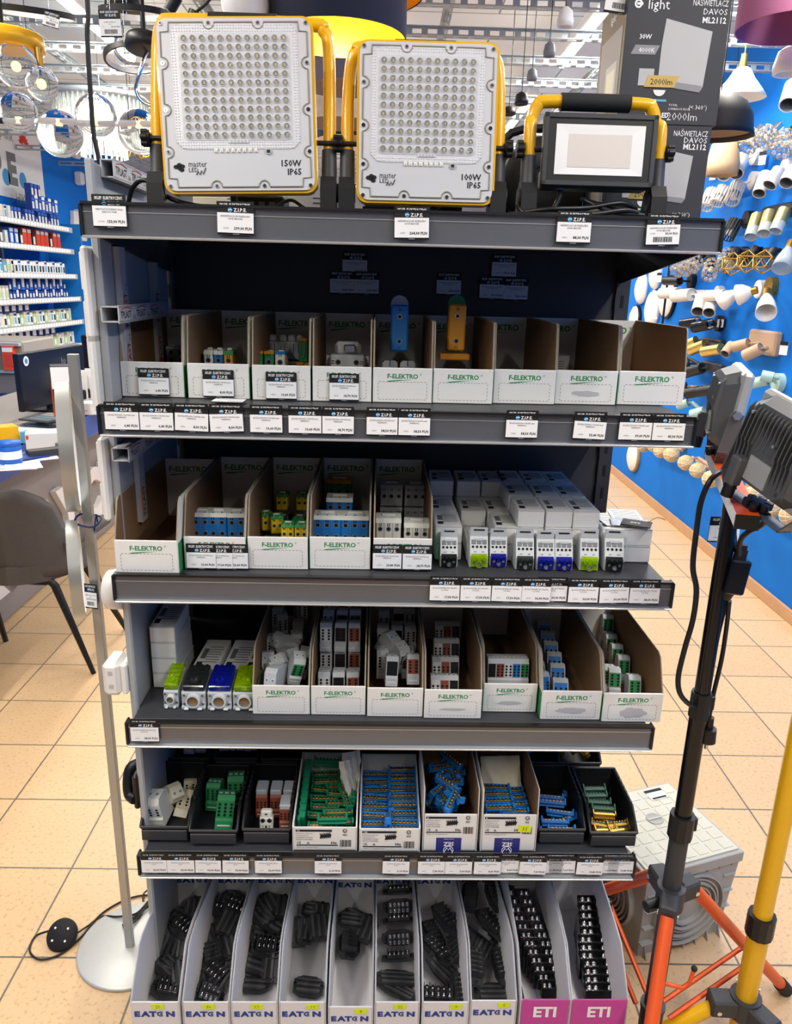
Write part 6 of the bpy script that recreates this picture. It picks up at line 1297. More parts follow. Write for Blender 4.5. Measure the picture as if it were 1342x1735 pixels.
# low gondola stand left behind the counter
r = thing('display_stand', 'grey stand with packs behind the counter at the left edge', 'display stand', TR(-2.86, 5.5, 0)); MB().box((.0, 0, .6), (.8, .5, 1.2), 'counter_grey', ch=.01).build('body', r)
m = MB(); [m.box((.0, -.26, z), (.78, .06, .02), 'rail_steel') for z in (.5, .75, 1.0, 1.18)]; m.build('ledges', r)
for j in range(10): PK[(10, 3, 4, 0)[j % 4]](TR(-3.22+j*.075, 5.20, (1.01 if j % 2 else .76)), 'pack on the grey stand behind the counter, %s' % ORD[j], 'packs on the stand')
# ================================================================== TRIPOD STANDS AND GREY BOX, RIGHT
def brace(m, a, b, w, c): m.tube([a, b], w, c, n=4, flat=.4)
r = thing('tripod_stand', 'orange legged black tripod stand carrying two grey floodlights', 'tripod', TR(.600, 1.25, 0))
m = MB(); m.cyl((0, 0, .10), (0, 0, .62), .0185, 'dark_grey_plastic', n=20); m.cyl((0, 0, .60), (0, 0, .90), .0165, 'black_gloss', n=20); m.cyl((0, 0, .88), (0, 0, 1.30), .0145, 'black_gloss', n=20); m.build('pole', r)
for z, rr in ((.625, .024), (.895, .019)):
    m = MB(); m.cyl((0, 0, z-.03), (0, 0, z+.022), rr, 'black_plastic', n=10, smooth=False); m.box((rr, 0, z), (.012, .012, .03), 'black_plastic', ch=.002); m.build('clamp_collar', r)
m = MB(); m.cyl((0, 0, .425), (0, 0, .475), .028, 'dark_grey_plastic', n=18); m.cyl((0, 0, .10), (0, 0, .155), .024, 'black_plastic', n=18); m.cyl((0, 0, .155), (0, 0, .165), .026, 'dark_grey_plastic', n=18)
feet = [(.395, .170), (-.07, .43), (-.17, -.37)]
hubs = []
for fx, fy in feet:
    L = math.hypot(fx, fy); d = Vector((fx/L, fy/L, 0)); a = math.degrees(math.atan2(fy, fx))
    m.box((.04, 0, .455), (.05, .036, .04), 'dark_grey_plastic', ch=.004, M=RZ(a)); m.cyl(d*.055+Vector((-d.y*.02, d.x*.02, .45)), d*.055+Vector((d.y*.02, -d.x*.02, .45)), .005, 'screw')
m.build('hub', r); MB().cyl((-.022, -.008, .44), (-.055, -.02, .44), .012, 'black_plastic', n=8).build('hub_knob', r)
for fx, fy in feet:
    L = math.hypot(fx, fy); d = Vector((fx/L, fy/L, 0)); top = d*.06+Vector((0, 0, .45)); ft = Vector((fx, fy, .018)); m = MB()
    m.tube([top, ft], .0135, 'orange_paint', n=14); o = m.build('leg', r)
    MB().tube([ft+(top-ft).normalized()*.03, ft, ft+(ft-top).normalized()*.012], .0165, 'rubber', n=12).build('rubber_foot', o)
    mid = top.lerp(ft, .60); s_ = Vector((-d.y, d.x, 0))*.017
    for e in (-1, 1):
        m = MB(); brace(m, mid+s_*e, d*.035+Vector((0, 0, .125))+s_*e, .006, 'orange_paint'); m.cyl(mid+s_*e*1.2, mid-s_*e*.2, .005, 'screw'); m.build('brace', r)
for (z, dx) in ((.36, 0), (.17, 0)):
    d = Vector((-.17, -.37, 0)).normalized(); p = d*(.06+.35*((.45-z)/.43))+Vector((0, 0, z)); m = MB(); m.tube([p, p+Vector((.05, .0, -.015)), p+Vector((.062, 0, .0 if z > .3 else -.02)), p+Vector((.066, 0, .03 if z > .3 else -.05))], .004, 'orange_paint', n=8); m.sph(p+Vector((.066, 0, .033 if z > .3 else -.052)), .006, 'rubber'); m.build('cable_hook', r)
# cross bar with lamps: runs right-towards the viewer
bar0, bar1 = Vector((.663, 1.49, 1.335)), Vector((.566, 1.12, 1.303))
bd = (bar1-bar0); bd.z = 0; BL_ = bd.length; ba = math.degrees(math.atan2(bd.y, bd.x))
BZ = 1.303; bc = Vector((.600, 1.25, BZ))
bu = bd.normalized(); L0_ = (Vector((bar0.x, bar0.y, 0))-Vector((.6, 1.25, 0))).dot(bu); L1_ = (Vector((bar1.x, bar1.y, 0))-Vector((.6, 1.25, 0))).dot(bu)
m = MB(); BM = TR(0, 0, 1.311) @ RZ(ba) @ RYm(5.2) @ TR(0, 0, -1.268); m.box(((L0_+L1_)/2, 0, 1.268), (L1_-L0_, .034, .003), 'orange_paint', M=BM)
for e in (-1, 1): m.box(((L0_+L1_)/2, e*.0165, 1.258), (L1_-L0_, .002, .022), 'orange_dull' if e > 0 else 'paper', M=BM)
for x in (L0_, L1_): m.box((x, 0, 1.257), (.003, .036, .024), 'black_plastic', M=BM)
m.build('cross_bar', r)
def backlight(lab, M, W, H, rx, tag_=False):
    r = thing('stand_floodlight', lab, 'floodlight', M); A = TR(0, 0, .028+H*.52) @ RX(rx)   # back faces -y
    m = MB(); m.box((0, .012, 0), (W, .022, H), 'flood_rim', ch=.006, M=A)
    P = [(-W/2+.004, -H/2+.02), (-W/2+.03, -H/2+.002), (W/2-.03, -H/2+.002), (W/2-.004, -H/2+.02), (W/2-.004, H/2-.02), (W/2-.03, H/2-.002), (-W/2+.03, H/2-.002), (-W/2+.004, H/2-.02)]
    n = len(P); vs = [(x, .002, z) for x, z in P]+[(x*.84, -.022, z*.84) for x, z in P]
    m.add(vs, [(i, (i+1) % n, n+(i+1) % n, n+i) for i in range(n)]+[tuple(range(n, 2*n))], 'flood_grey', False, A); m.build('housing', r)
    m = MB(); k = 15
    for i in range(k):
        x = -W*.38+i*W*.76/(k-1); lo = -H*.36 if abs(i-k*.45) > 3.2 else -H*.05
        m.prism([(-.021, lo), (-.0285, lo+.05), (-.031, 0), (-.0285, H*.33), (-.021, H*.39)], .0022, 'flood_grey', A @ YZ(x))
    m.build('cooling_fins', r)
    m = MB(); m.box((-W*.0, -.0235, -H*.24), (W*.30, .003, H*.26), 'flood_rim', M=A); m.build('rating_plate', r)
    for x, z in ((-.3, .3), (.3, .3), (-.3, -.3), (.3, -.3), (.1, .1)): MB().cyl((W*x, -.02, H*z), (W*x, -.031, H*z), .003, 'steel', n=8, M=A).build('screw', r)
    m = MB(); m.box((-W*.22, -.03, -H*.33), (.022, .022, .05), 'flood_grey', ch=.004, M=A); m.cyl((-W*.22, -.03, -H*.33-.02), (-W*.22, -.03, -H*.33-.045), .010, 'black_plastic', n=12, M=A); m.build('cable_gland', r)
    m = MB(); b = W/2+.008; t = .003
    P = [A @ Vector((-b, .008, -.0)), Vector((-b, -.004, .035)), Vector((-b+.022, -.004, .005)), Vector((b-.022, -.004, .005)), Vector((b, -.004, .035)), A @ Vector((b, .008, 0))]
    for p0, p1 in zip(P, P[1:]):
        d = (p1-p0).normalized(); y = Vector((0, 1, 0)); nn = d.cross(y).normalized(); y = nn.cross(d)
        vs = [p+y*a+nn*c for p in (p0-d*.002, p1+d*.002) for a, c in ((-.012, -.0015), (.012, -.0015), (.012, .0015), (-.012, .0015))]
        m.add(vs, [(0, 1, 2, 3), (4, 5, 6, 7)]+[(i, (i+1) % 4, 4+(i+1) % 4, 4+i) for i in range(4)], 'flood_grey')
    m.build('bracket', r)
    m = MB()
    for e in (-1, 1): MB().cyl(A @ Vector((e*(b-.004), .008, 0)), A @ Vector((e*(b+.008), .008, 0)), .008, 'steel', n=6).build('bolt', r)
    m.cyl((0, -.004, .006), (0, -.004, .022), .010, 'black_plastic')
    for a in range(6): m.cyl((.016*math.cos(a*1.047), -.004+.016*math.sin(a*1.047), .010), (.016*math.cos(a*1.047), -.004+.016*math.sin(a*1.047), .022), .007, 'black_plastic', n=8)
    m.build('knob', r)
    return r
backlight('grey finned floodlight seen from behind, farther one on the orange tripod bar', TR(.650, 1.44, 1.318) @ RZ(-106) @ RYm(3), .15, .15, -6)
backlight('grey finned floodlight seen from behind, nearer one at the right edge', TR(.594, 1.150, 1.296) @ RZ(-76) @ RYm(13), .16, .15, -4)
# cables of the stand lamps
def pw(pts): return [at(x, y, 'y', d) for x, y, d in pts]
m = MB(); m.tube(pw([(1225, 798, 1.24), (1205, 812, 1.22), (1188, 850, 1.22), (1180, 900, 1.22), (1174, 960, 1.22), (1180, 1000, 1.22), (1174, 1050, 1.22), (1160, 1100, 1.22), (1149, 1150, 1.22), (1155, 1180, 1.22), (1178, 1196, 1.24), (1195, 1170, 1.25), (1205, 1130, 1.26), (1215, 1080, 1.26), (1226, 1035, 1.26), (1236, 1010, 1.26)]), .0048, 'black_plastic', n=8, smooth_pts=6); m.build('lamp_cable', None, 'black cable hanging in a long loop left of the tripod pole', 'cable')
m = MB(); m.tube(pw([(1302, 872, 1.13), (1290, 890, 1.15), (1270, 900, 1.18), (1255, 915, 1.2), (1252, 940, 1.22)]), .0045, 'black_plastic', n=8, smooth_pts=6); m.tube(pw([(1238, 850, 1.28), (1243, 880, 1.27), (1246, 935, 1.25)]), .004, 'black_plastic', n=8, smooth_pts=4); m.build('lamp_cable', None, 'black cables running from the floodlights into the junction box', 'cable')
P = at(1245, 975, 'y', 1.24)
r = thing('junction_box', 'black cable junction box hanging beside the tripod pole', 'junction box', Matrix.Translation(P) @ RYm(6)); MB().box((0, 0, 0), (.036, .03, .064), 'black_gloss', ch=.003).build('body', r)
m = MB(); m.cyl((.0, 0, .03), (0, 0, .05), .011, 'black_plastic', n=10, smooth=False); m.cyl((0, 0, .05), (0, 0, .058), .008, 'black_plastic'); m.cyl((-.004, 0, -.032), (-.006, 0, -.046), .012, 'black_plastic', r1=.008, n=10); m.build('cable_glands', r)
m = MB(); m.tube(pw([(1236, 1018, 1.24), (1230, 1070, 1.25), (1222, 1120, 1.25), (1208, 1180, 1.25), (1200, 1225, 1.25)]), .0042, 'black_plastic', n=8, smooth_pts=5); a, b = pw([(1203, 1215, 1.25), (1196, 1268, 1.25)]); m.cyl(a, a.lerp(b, .35), .008, 'black_plastic', n=10); m.cyl(a.lerp(b, .35), a.lerp(b, .75), .015, 'black_plastic', r1=.016, n=14); m.cyl(a.lerp(b, .75), b, .0035, 'steel', n=8); m.build('power_plug', None, 'black cable ending in a mains plug hanging beside the tripod pole', 'plug')
q = at(1198, 918, 'y', 1.30); price_tag('149,00 PLN', ('NAŚWIETLACZ', 'STATYW'), '16580', TR(q.x, 1.30, q.z), 'black price tag reading 149,00 PLN hanging behind the tripod pole', w=.056, h=.048)
# yellow stand
r = thing('tripod_stand', 'yellow tripod stand cut by the right and bottom edges of the photo', 'tripod', TR(.7975, 1.25, 0))
m = MB(); m.cyl((0, 0, .08), (0, 0, .37), .0215, 'yellow_paint', n=20); m.cyl((0, 0, .37), (0, 0, 1.05), .019, 'yellow_paint', n=20); m.build('pole', r)
m = MB(); m.cyl((0, 0, .355), (0, 0, .405), .0275, 'black_plastic', n=12, smooth=False); m.build('clamp_collar', r)
m = MB(); m.cyl((0, 0, .14), (0, 0, .19), .032, 'dark_grey_plastic', n=18)
for a in (177, 297, 57): m.box((.045, 0, .165), (.06, .042, .042), 'dark_grey_plastic', ch=.004, M=RZ(a)); m.cyl((RZ(a) @ Vector((.06, -.024, .16))), (RZ(a) @ Vector((.06, .024, .16))), .005, 'screw')
m.build('hub', r)
for a in (177, 297, 57): m = MB(); T_ = RZ(a); m.tube([T_ @ Vector((.055, 0, .16)), T_ @ Vector((.24, 0, .02))], .015, 'yellow_paint', n=12); m.build('leg', r)
# grey access box
r = thing('access_box', 'grey plastic cable well box with squared lid, on the floor behind the tripod', 'access box', TR(.659, 1.50, 0) @ RZ(18.8)); S_, Hh = .292, .268
m = MB(); b = .018; vs = []
for z, e in ((0, b), (Hh-.03, .004)): vs += [(e, e, z), (S_-e, e, z), (S_-e, S_-e, z), (e, S_-e, z)]
m.add(vs, [(0, 1, 2, 3), (0, 1, 5, 4), (1, 2, 6, 5), (2, 3, 7, 6), (3, 0, 4, 7)], 'duct_grey'); m.box((S_/2, S_/2, Hh-.016), (S_+.004, S_+.004, .03), 'duct_grey', ch=.002)
for i in range(7):
    x = .03+i*(S_-.06)/6
    for (z0, z1) in ((Hh-.055, Hh-.03), (.0, .04)): m.prism([(-.002, z1 if z0 else z0), (.012, z1 if z0 else z0), (.012, z0 if z0 else z1)], .003, 'duct_grey', YZ(x))
for z in (.05, .1, .15, .2):
    for x in (.03, S_-.03): m.box((x, .008, z), (.035, .016, .003), 'duct_grey')
m.build('body', r)
for (cx__, cy__, ax_) in ((S_/2+.0, .008, 'y'), (.006, S_/2, 'x')):
    m = MB()
    for k, (rr, dd) in enumerate(((.105, -.006), (.092, -.002), (.082, -.006), (.070, -.002), (.060, -.006), (.048, -.002))):
        if ax_ == 'y': m.pipe((cx__, cy__+dd-.006, .125), (cx__, cy__+.012, .125), rr, rr-.004, 'duct_grey', n=36)
        else: m.pipe((cx__+dd-.006, cy__, .125), (cx__+.012, cy__, .125), rr, rr-.004, 'duct_grey', n=36)
    m.build('knockout_rings', r)
m = MB(); m.box((S_/2, S_/2, Hh+.001), (S_-.016, S_-.016, .006), 'duct_lid', ch=.001)
for i in range(7):
    for j in range(7): m.box((.032+i*.038, .032+j*.038, Hh+.0045), (.029, .029, .0016), 'duct_lid', ch=.0006)
m.lathe([(0, .0055), (.02, .0055), (.022, .007), (.023, .006), (.023, .0)], 'duct_grey', 20, TR(S_/2, S_/2+.02, Hh)); m.box((S_/2, S_/2+.02, Hh+.007), (.04, .004, .002), 'duct_lid')
m.build('lid', r)
m = MB(); m.box((.215, .25, Hh+.0065), (.055, .04, .001), 'paper'); m.box((.215, .265, Hh+.0072), (.055, .01, .001), 'print_black'); m.box((.215, .235, Hh+.0072), (.045, .006, .001), 'print_black'); m.build('label_sticker', r)
# ================================================================== LAMPS ON THE BLUE WALL
def wp(x, y, X): return at(x, y, 'x', X)
def spotlamp(lab, spots, base=None, style='plain', c='sconce_white', ci=None, inner='term_dark', group=None, Xw=2.02, bm=None):
    P = [(wp(a[0], a[1], Xw), wp(a[2], a[3], Xw-.05), a[4]) for a in spots]
    o = P[len(P)//2][0]; orig = Vector((RWX, o.y, o.z)); Mi = Matrix.Translation(-orig)
    r = thing('wall_spotlight', lab, 'wall lamp', Matrix.Translation(orig), group); bm = bm or c
    bp = wp(base[0], base[1], RWX-.03) if base else Vector((RWX-.03, sum(p[0].y for p in P)/len(P), sum(p[0].z for p in P)/len(P)+.0))
    m = MB()
    if base and len(base) > 2: m.box(bp+Vector((.01, 0, 0)), (.04, base[2], base[3]), bm, ch=.01, M=Mi)
    else: m.cyl((RWX, bp.y, bp.z), (RWX-.035, bp.y, bp.z), .05, bm, n=24, M=Mi)
    ys = sorted(P, key=lambda p: p[0].y); 
    if len(P) > 1: m.tube([ys[0][0]+Vector((.03, 0, 0)), ys[-1][0]+Vector((.03, 0, 0))], .012, bm, n=8, M=Mi)
    m.tube([bp, ys[len(P)//2][0]+Vector((.03, 0, 0))], .008, bm, n=6, M=Mi); m.build('wall_mount', r)
    for (p0, p1, rp) in P:
        R = rp*(p0.y)/F_PX*1.02; d = (p1-p0).normalized(); m = MB()
        m.tube([p0+Vector((.03, 0, 0)), p0], .007, bm, n=6, M=Mi)
        if style == 'plain': m.pipe(p0, p1, R, R*.86, c, inner, 18, Mi); m.disc(p0+d*.005, R*.9, c, 18, Mi, d)
        elif style == 'ribbed':
            x, y = frame(d); m.pipe(p0, p0.lerp(p1, .55), R, R*.85, c, inner, 18, Mi); m.disc(p0, R*.9, c, 18, Mi, d)
            for k in range(14): a = k*2*math.pi/14; o_ = (x*math.cos(a)+y*math.sin(a))*R; m.tube([p0+o_, p1+o_], R*.13, c, n=5, M=Mi)
            m.pipe(p1-d*.004, p1, R*1.02, R*.9, c, n=18, M=Mi); m.cyl(p0, p0.lerp(p1, .8), R*.5, 'milk_glass', n=10, M=Mi)
        elif style == 'glass': m.pipe(p0, p0.lerp(p1, .6), R, R*.86, c, 'gold_inner', 18, Mi); m.disc(p0, R*.9, c, 18, Mi, d); m.pipe(p0.lerp(p1, .35), p1, R*.98, R*.9, 'frosted', n=18, M=Mi)
        elif style == 'smoke': m.pipe(p0, p1, R, R*.9, 'smoke_glass', n=18, M=Mi); m.cyl(p0, p0.lerp(p1, .5), R*.5, 'chrome', M=Mi)
        elif style == 'bell':
            x, y = frame(d); L = (p1-p0).length; A = Mi @ Matrix.Translation(p0) @ Matrix((( x.x, y.x, d.x, 0), (x.y, y.y, d.y, 0), (x.z, y.z, d.z, 0), (0, 0, 0, 1)))
            m.lathe([(R*.35, -L*.1), (R*.55, L*.1), (R*.85, L*.5), (R*1.0, L*1.0), (R*.95, L*1.0), (R*.78, L*.5), (R*.4, L*.1)], c, 20, A); m.cyl(p0-d*L*.5, p0, R*.36, ci or 'brass', n=12, M=Mi)
        elif style == 'crystal':
            x, y = frame(d); m.cyl(p0-d*.05, p0, R*.45, ci or 'chrome', n=12, M=Mi); n = 9
            for k in range(n):
                for q in (0, 1, 2):
                    a = (k+.5*q)*2*math.pi/n; cc = p0.lerp(p1, .1+.38*q)+(x*math.cos(a)+y*math.sin(a))*R*.85; A = Mi @ Matrix.Translation(cc) @ Matrix.Rotation(a, 4, d)
                    m.box((0, 0, 0), (R*.30, R*.5, R*.5), 'crystal', ch=R*.12, M=A)
            for q in (0, .5, 1): c_ = p0.lerp(p1, q); m.tube([c_+(x*math.cos(a*.524)+y*math.sin(a*.524))*R for a in range(12)], .0022, 'brass', n=4, closed=True, M=Mi)
            m.sph(p0.lerp(p1, .5), R*.35, 'pack_cream', 10, 6, Mi)
        elif style == 'cage':
            c_ = p1; m.cyl(p0, p0.lerp(p1, .5), R*.42, 'sconce_black', n=12, M=Mi); bmx = bmesh.new(); bmesh.ops.create_icosphere(bmx, subdivisions=1, radius=R)
            bmx.verts.ensure_lookup_table()
            for e in bmx.edges: m.tube([c_+e.verts[0].co, c_+e.verts[1].co], .0032, 'brass', n=4, M=Mi)
            bmx.free()
        elif style == 'wicker': m.cyl(p0, p0.lerp(p1, .6), R*.34, 'sconce_beige', n=12, M=Mi); m.sph(p1, R, 'wicker', 18, 12, Mi); [m.tube([p1+Matrix.Rotation(k*.7, 3, 'Z') @ Matrix.Rotation(k*1.3, 3, 'X') @ Vector((R*1.0*math.cos(a*.4), R*1.0*math.sin(a*.4), 0)) for a in range(16)], .0022, 'pack_cream', n=4, closed=True, M=Mi) for k in range(6)]
        m.build('spot_head', r)
    return r
mat('crystal', '#f2f2ee', .05, trans=.75, ior=1.5)
sl = spotlamp
sl('crystal spotlight trio with chrome sockets, top right on the blue wall', [(1281, 228, 1264, 250, 14), (1309, 224, 1290, 241, 15), (1336, 232, 1322, 257, 15)], style='crystal', Xw=1.98)
sl('white pyramid patterned twin spotlight under the left crystal trio', [(1256, 268, 1247, 294, 11), (1236, 276, 1226, 298, 10)], (1277, 264))
sl('white spotlight trio with wide round mouths at the right edge', [(1298, 296, 1286, 328, 10), (1321, 289, 1304, 314, 11), (1345, 287, 1332, 310, 11)], (1330, 284))
sl('single white spotlight high at the right edge with a small tag', [(1345, 145, 1335, 178, 13)])
sl('white ribbed spotlight trio left of the wide mouthed ones', [(1251, 312, 1240, 342, 10), (1228, 319, 1214, 345, 10), (1208, 324, 1196, 352, 10)], (1274, 306), 'ribbed')
sl('black ribbed spotlight pair beside the right end of the top shelf', [(1247, 374, 1231, 404, 10), (1224, 378, 1210, 396, 9)], (1264, 372), 'ribbed', 'sconce_black')
sl('gold spotlight trio with clear glass ends', [(1284, 366, 1272, 402, 10), (1305, 361, 1294, 396, 10), (1330, 356, 1314, 392, 10)], (1330, 352, .5, .05), 'glass', 'gold_tube', bm='sconce_black')
sl('crystal spotlight trio with black caps under the top shelf end', [(1183, 440, 1170, 454, 12), (1170, 446, 1157, 460, 12), (1156, 450, 1143, 462, 11)], (1200, 442), 'crystal', ci='sconce_black', bm='sconce_black')
sl('single crystal cube spotlight with black cap', [(1207, 448, 1202, 466, 12)], style='crystal', ci='sconce_black', bm='sconce_black')
sl('gold wire cage spotlight trio', [(1248, 424, 1241, 447, 17), (1282, 420, 1266, 443, 17), (1312, 424, 1294, 444, 18)], (1275, 428, .5, .04), 'cage', bm='sconce_black')
sl('crystal spotlight left of the wire cages', [(1236, 432, 1226, 450, 14)], style='crystal', ci='sconce_black', bm='sconce_black')
sl('fluted clear glass spotlight with brass socket at the right edge', [(1335, 424, 1324, 455, 15)], style='bell', c='frosted', ci='brass')
sl('white spotlight trio pointing left, beside the oval lamps', [(1172, 499, 1143, 502, 10), (1150, 496, 1121, 497, 9), (1189, 504, 1182, 528, 10)], (1180, 496, .25, .04))
sl('white twin spotlight beside the milk glass bells', [(1228, 500, 1198, 501, 9), (1208, 508, 1201, 530, 10)], (1215, 498))
sl('black short cylinder spotlight above the white trio', [(1152, 476, 1127, 476, 7)], c='sconce_black')
sl('milk glass bell twin lamp with brass bar', [(1246, 497, 1222, 512, 15), (1272, 494, 1250, 500, 17)], (1285, 490), 'bell', 'milk_glass')
sl('milk glass bell lamp facing down on a round brass plate', [(1299, 504, 1298, 530, 16)], (1303, 485), 'bell', 'milk_glass', bm='brass')
sl('smoky glass twin spotlight with black mount', [(1182, 545, 1156, 549, 8), (1204, 549, 1176, 555, 9)], (1216, 548), 'smoke', bm='sconce_black')
sl('gold tube spotlight trio below the smoky twin', [(1180, 577, 1157, 588, 8), (1196, 583, 1170, 594, 9), (1222, 591, 1192, 596, 9)], (1205, 580, .3, .05), c='gold_tube', inner='gold_inner', bm='dark_grey_plastic')
sl('beige spotlight trio on an oval plate', [(1240, 584, 1228, 600, 8), (1268, 582, 1243, 588, 9), (1290, 590, 1262, 603, 10)], (1292, 580, .32, .13), c='sconce_beige')
sl('black tube spotlight trio below the gold one', [(1168, 616, 1152, 620, 8), (1190, 624, 1161, 632, 9), (1158, 606, 1148, 610, 7)], (1205, 622, .3, .06), c='sconce_black', bm='dark_grey_plastic')
sl('black short spotlight trio on a wooden strip', [(1208, 660, 1184, 664, 9), (1184, 663, 1163, 667, 9), (1164, 655, 1148, 658, 8)], (1205, 665, .3, .06), c='sconce_black', bm='sconce_beige')
sl('mint green spotlight trio near the tripod lamps', [(1198, 708, 1178, 719, 9), (1194, 696, 1172, 702, 8), (1166, 682, 1148, 688, 7)], (1205, 704), c='sconce_mint')
sl('teal and grey spotlight partly hidden behind the tripod lamps', [(1300, 644, 1275, 650, 9), (1310, 640, 1290, 636, 9)], (1315, 648), c='sconce_mint')
for j, (x, y, rr) in enumerate([(1090, 753, 10), (1110, 753, 10), (1121, 763, 11), (1138, 769, 12), (1162, 783, 13), (1182, 797, 13), (1205, 811, 15), (1232, 822, 15), (1275, 838, 14), (1306, 860, 17), (1338, 872, 16)]): pass
sl('wicker ball lamp row, farther set below the second rail', [(1103, 748, 1090, 755, 11), (1120, 750, 1108, 755, 11), (1130, 757, 1120, 764, 12), (1148, 763, 1138, 770, 13)], (1140, 748, .4, .04), 'wicker', bm='sconce_beige')
sl('wicker ball lamp row in the middle, left of the tripod pole', [(1176, 776, 1162, 784, 13), (1196, 792, 1182, 797, 13), (1220, 806, 1205, 812, 15)], (1200, 790, .4, .04), 'wicker', bm='sconce_beige')
sl('wicker ball lamp row behind the tripod lamps at the right edge', [(1252, 826, 1240, 830, 13), (1292, 832, 1277, 836, 13), (1322, 856, 1306, 862, 17), (1350, 868, 1338, 874, 17)], (1300, 838, .5, .04), 'wicker', bm='sconce_beige')
def plafond(lab, x, y, ry, rim='milk_glass', tilt=0):
    p = wp(x, y, RWX-.05); R = ry*p.y/F_PX; r = thing('round_wall_lamp', lab, 'wall lamp', TR(RWX, p.y, p.z) @ RYm(-90))
    MB().lathe([(0, .06), (R*.6, .052), (R*.9, .035), (R*.96, .02), (R*.96, .0), (0, 0)], 'milk_glass', 32).build('glass', r); MB().lathe([(R*.97, 0), (R*1.0, .0), (R*1.02, .02), (R*.97, .03)], rim, 32).build('rim', r)
plafond('round white wall lamp farthest left, beside the rack edge', 1080, 489, 24); plafond('round white wall lamp partly under the top shelf', 1104, 466, 22); plafond('round white wall lamp in the middle with a ring edge', 1098, 524, 30, 'lamp_white'); plafond('round white wall lamp with a black rim', 1124, 503, 34, 'black_plastic'); plafond('round white wall lamp low at the rack edge', 1070, 540, 22, 'black_plastic')
plafond('round milk glass wall lamp with wooden rim below the second rail', 1067, 773, 27, 'wood_tan')
for j, (x, y) in enumerate([(1117, 470), (1110, 533), (1221, 545), (1328, 590), (1214, 635), (1208, 295), (1292, 268)]):
    p = wp(x, y, RWX-.03); m = MB(); m.box((0, 0, 0), (.045, .002, .07), 'paper'); m.box((0, -.0015, .025), (.045, .002, .02), 'black_card'); m.build('wall_tag', None, 'small tag hanging on the blue wall, %s from far' % ORD[j], 'price tag', 'tags on the blue wall', M=TR(*p) @ RZ(-60))
m = MB(); m.cyl((0, 0, -.35), (0, 0, .25), .008, 'black_plastic'); m.build('lamp_rod', None, 'thin black rod in front of the round wall lamps', 'rod', M=Matrix.Translation(wp(1127, 510, RWX-.12)))
# ================================================================== HANGING LAMPS
def cord(m, p, top=3.115, c='black_plastic', r=.003, M=None): m.tube([p, (p[0], p[1], top)], r, c, n=6, M=M)
def pend(name, lab, px, py, Y, build, cat='pendant lamp'):
    P = at(px, py, 'y', Y); r = thing(name, lab, cat, Matrix.Translation(P)); build(r, P); return r
def drum(R, h, outer, inner, z0=0, t=.004):
    m = MB(); m.lathe([(R, z0), (R, z0+h), (R-t, z0+h), (R-t, z0), (R, z0)], outer, 48); m2 = m; m.lathe([(R-t-.0005, z0+.001), (R-t-.0005, z0+h-.001)], inner, 48); return m
def b_pink(r, P):
    drum(.185, .30, 'pink_fabric', 'pink_fabric').build('shade', r); m = MB(); m.lathe([(.02, .20), (.18, .21)], 'pink_fabric', 32); cord(m, (0, 0, .2), 3.115-P.z); m.build('cord', r)
pend('drum_pendant', 'big dusty pink drum lampshade cut by the top right corner', 1352, 48, 2.7, b_pink)
def b_bell(r, P):
    MB().lathe([(.028, .13), (.04, .12), (.06, .085), (.105, .03), (.125, .0), (.12, .0), (.10, .028), (.055, .08), (.03, .118)], 'milk_glass', 36).build('shade', r); m = MB(); m.cyl((0, 0, .12), (0, 0, .19), .02, 'brass', r1=.014); cord(m, (0, 0, .19), 3.115-P.z, 'brass'); m.build('cord', r)
pend('bell_pendant', 'white bell lampshade right of the stacked dark boxes', 1252, 166, 4.1, b_bell)
def b_dome(r, P):
    m = MB(); m.lathe([(.0, .17), (.05, .168), (.11, .13), (.14, .08), (.148, .02), (.155, .0), (.15, 0), (.143, .02), (.13, .08), (.10, .125), (0, .16)], 'black_card', 40); m.build('shade', r); m = MB(); m.lathe([(.1425, .02), (.129, .08), (.099, .123), (0, .158)], 'beige_fab', 40); m.build('lining', r); m = MB(); cord(m, (0, 0, .17), 3.115-P.z); m.build('cord', r)
pend('dome_pendant', 'black dome lampshade below the white bell', 1212, 232, 3.55, b_dome)
def b_small(c, R=.05, h=.07):
    def f(r, P): MB().lathe([(R*.3, h), (R*.8, h*.8), (R, h*.3), (R*.95, 0), (R*.8, .0), (R*.7, h*.7)], c, 24).build('shade', r); m = MB(); cord(m, (0, 0, h), 3.115-P.z, r=.002); m.build('cord', r)
    return f
pend('small_pendant', 'peach lampshade peeping out under the black dome', 1222, 298, 4.6, b_small('beige_fab', .09, .2))
pend('small_pendant', 'white and wooden lampshade cut by the right edge', 1338, 126, 3.0, b_small('milk_glass', .06, .09))
pend('small_pendant', 'white cup shaped socket hanging above the small floodlight, highest one', 957, 46, 3.2, b_small('lamp_white', .03, .065))
pend('small_pendant', 'dark cylinder socket hanging left of the white cup', 930, 96, 3.6, b_small('term_dark', .025, .055))
pend('small_pendant', 'dark cylinder socket lower down beside the 100W floodlight', 901, 136, 4.0, b_small('term_dark', .025, .05))
pend('small_pendant', 'black socket with looping cord right of the 100W floodlight', 883, 178, 3.6, b_small('black_plastic', .03, .05))
pend('small_pendant', 'small black bulb holder hanging low beside the 100W floodlight', 862, 195, 4.2, b_small('black_plastic', .035, .04))
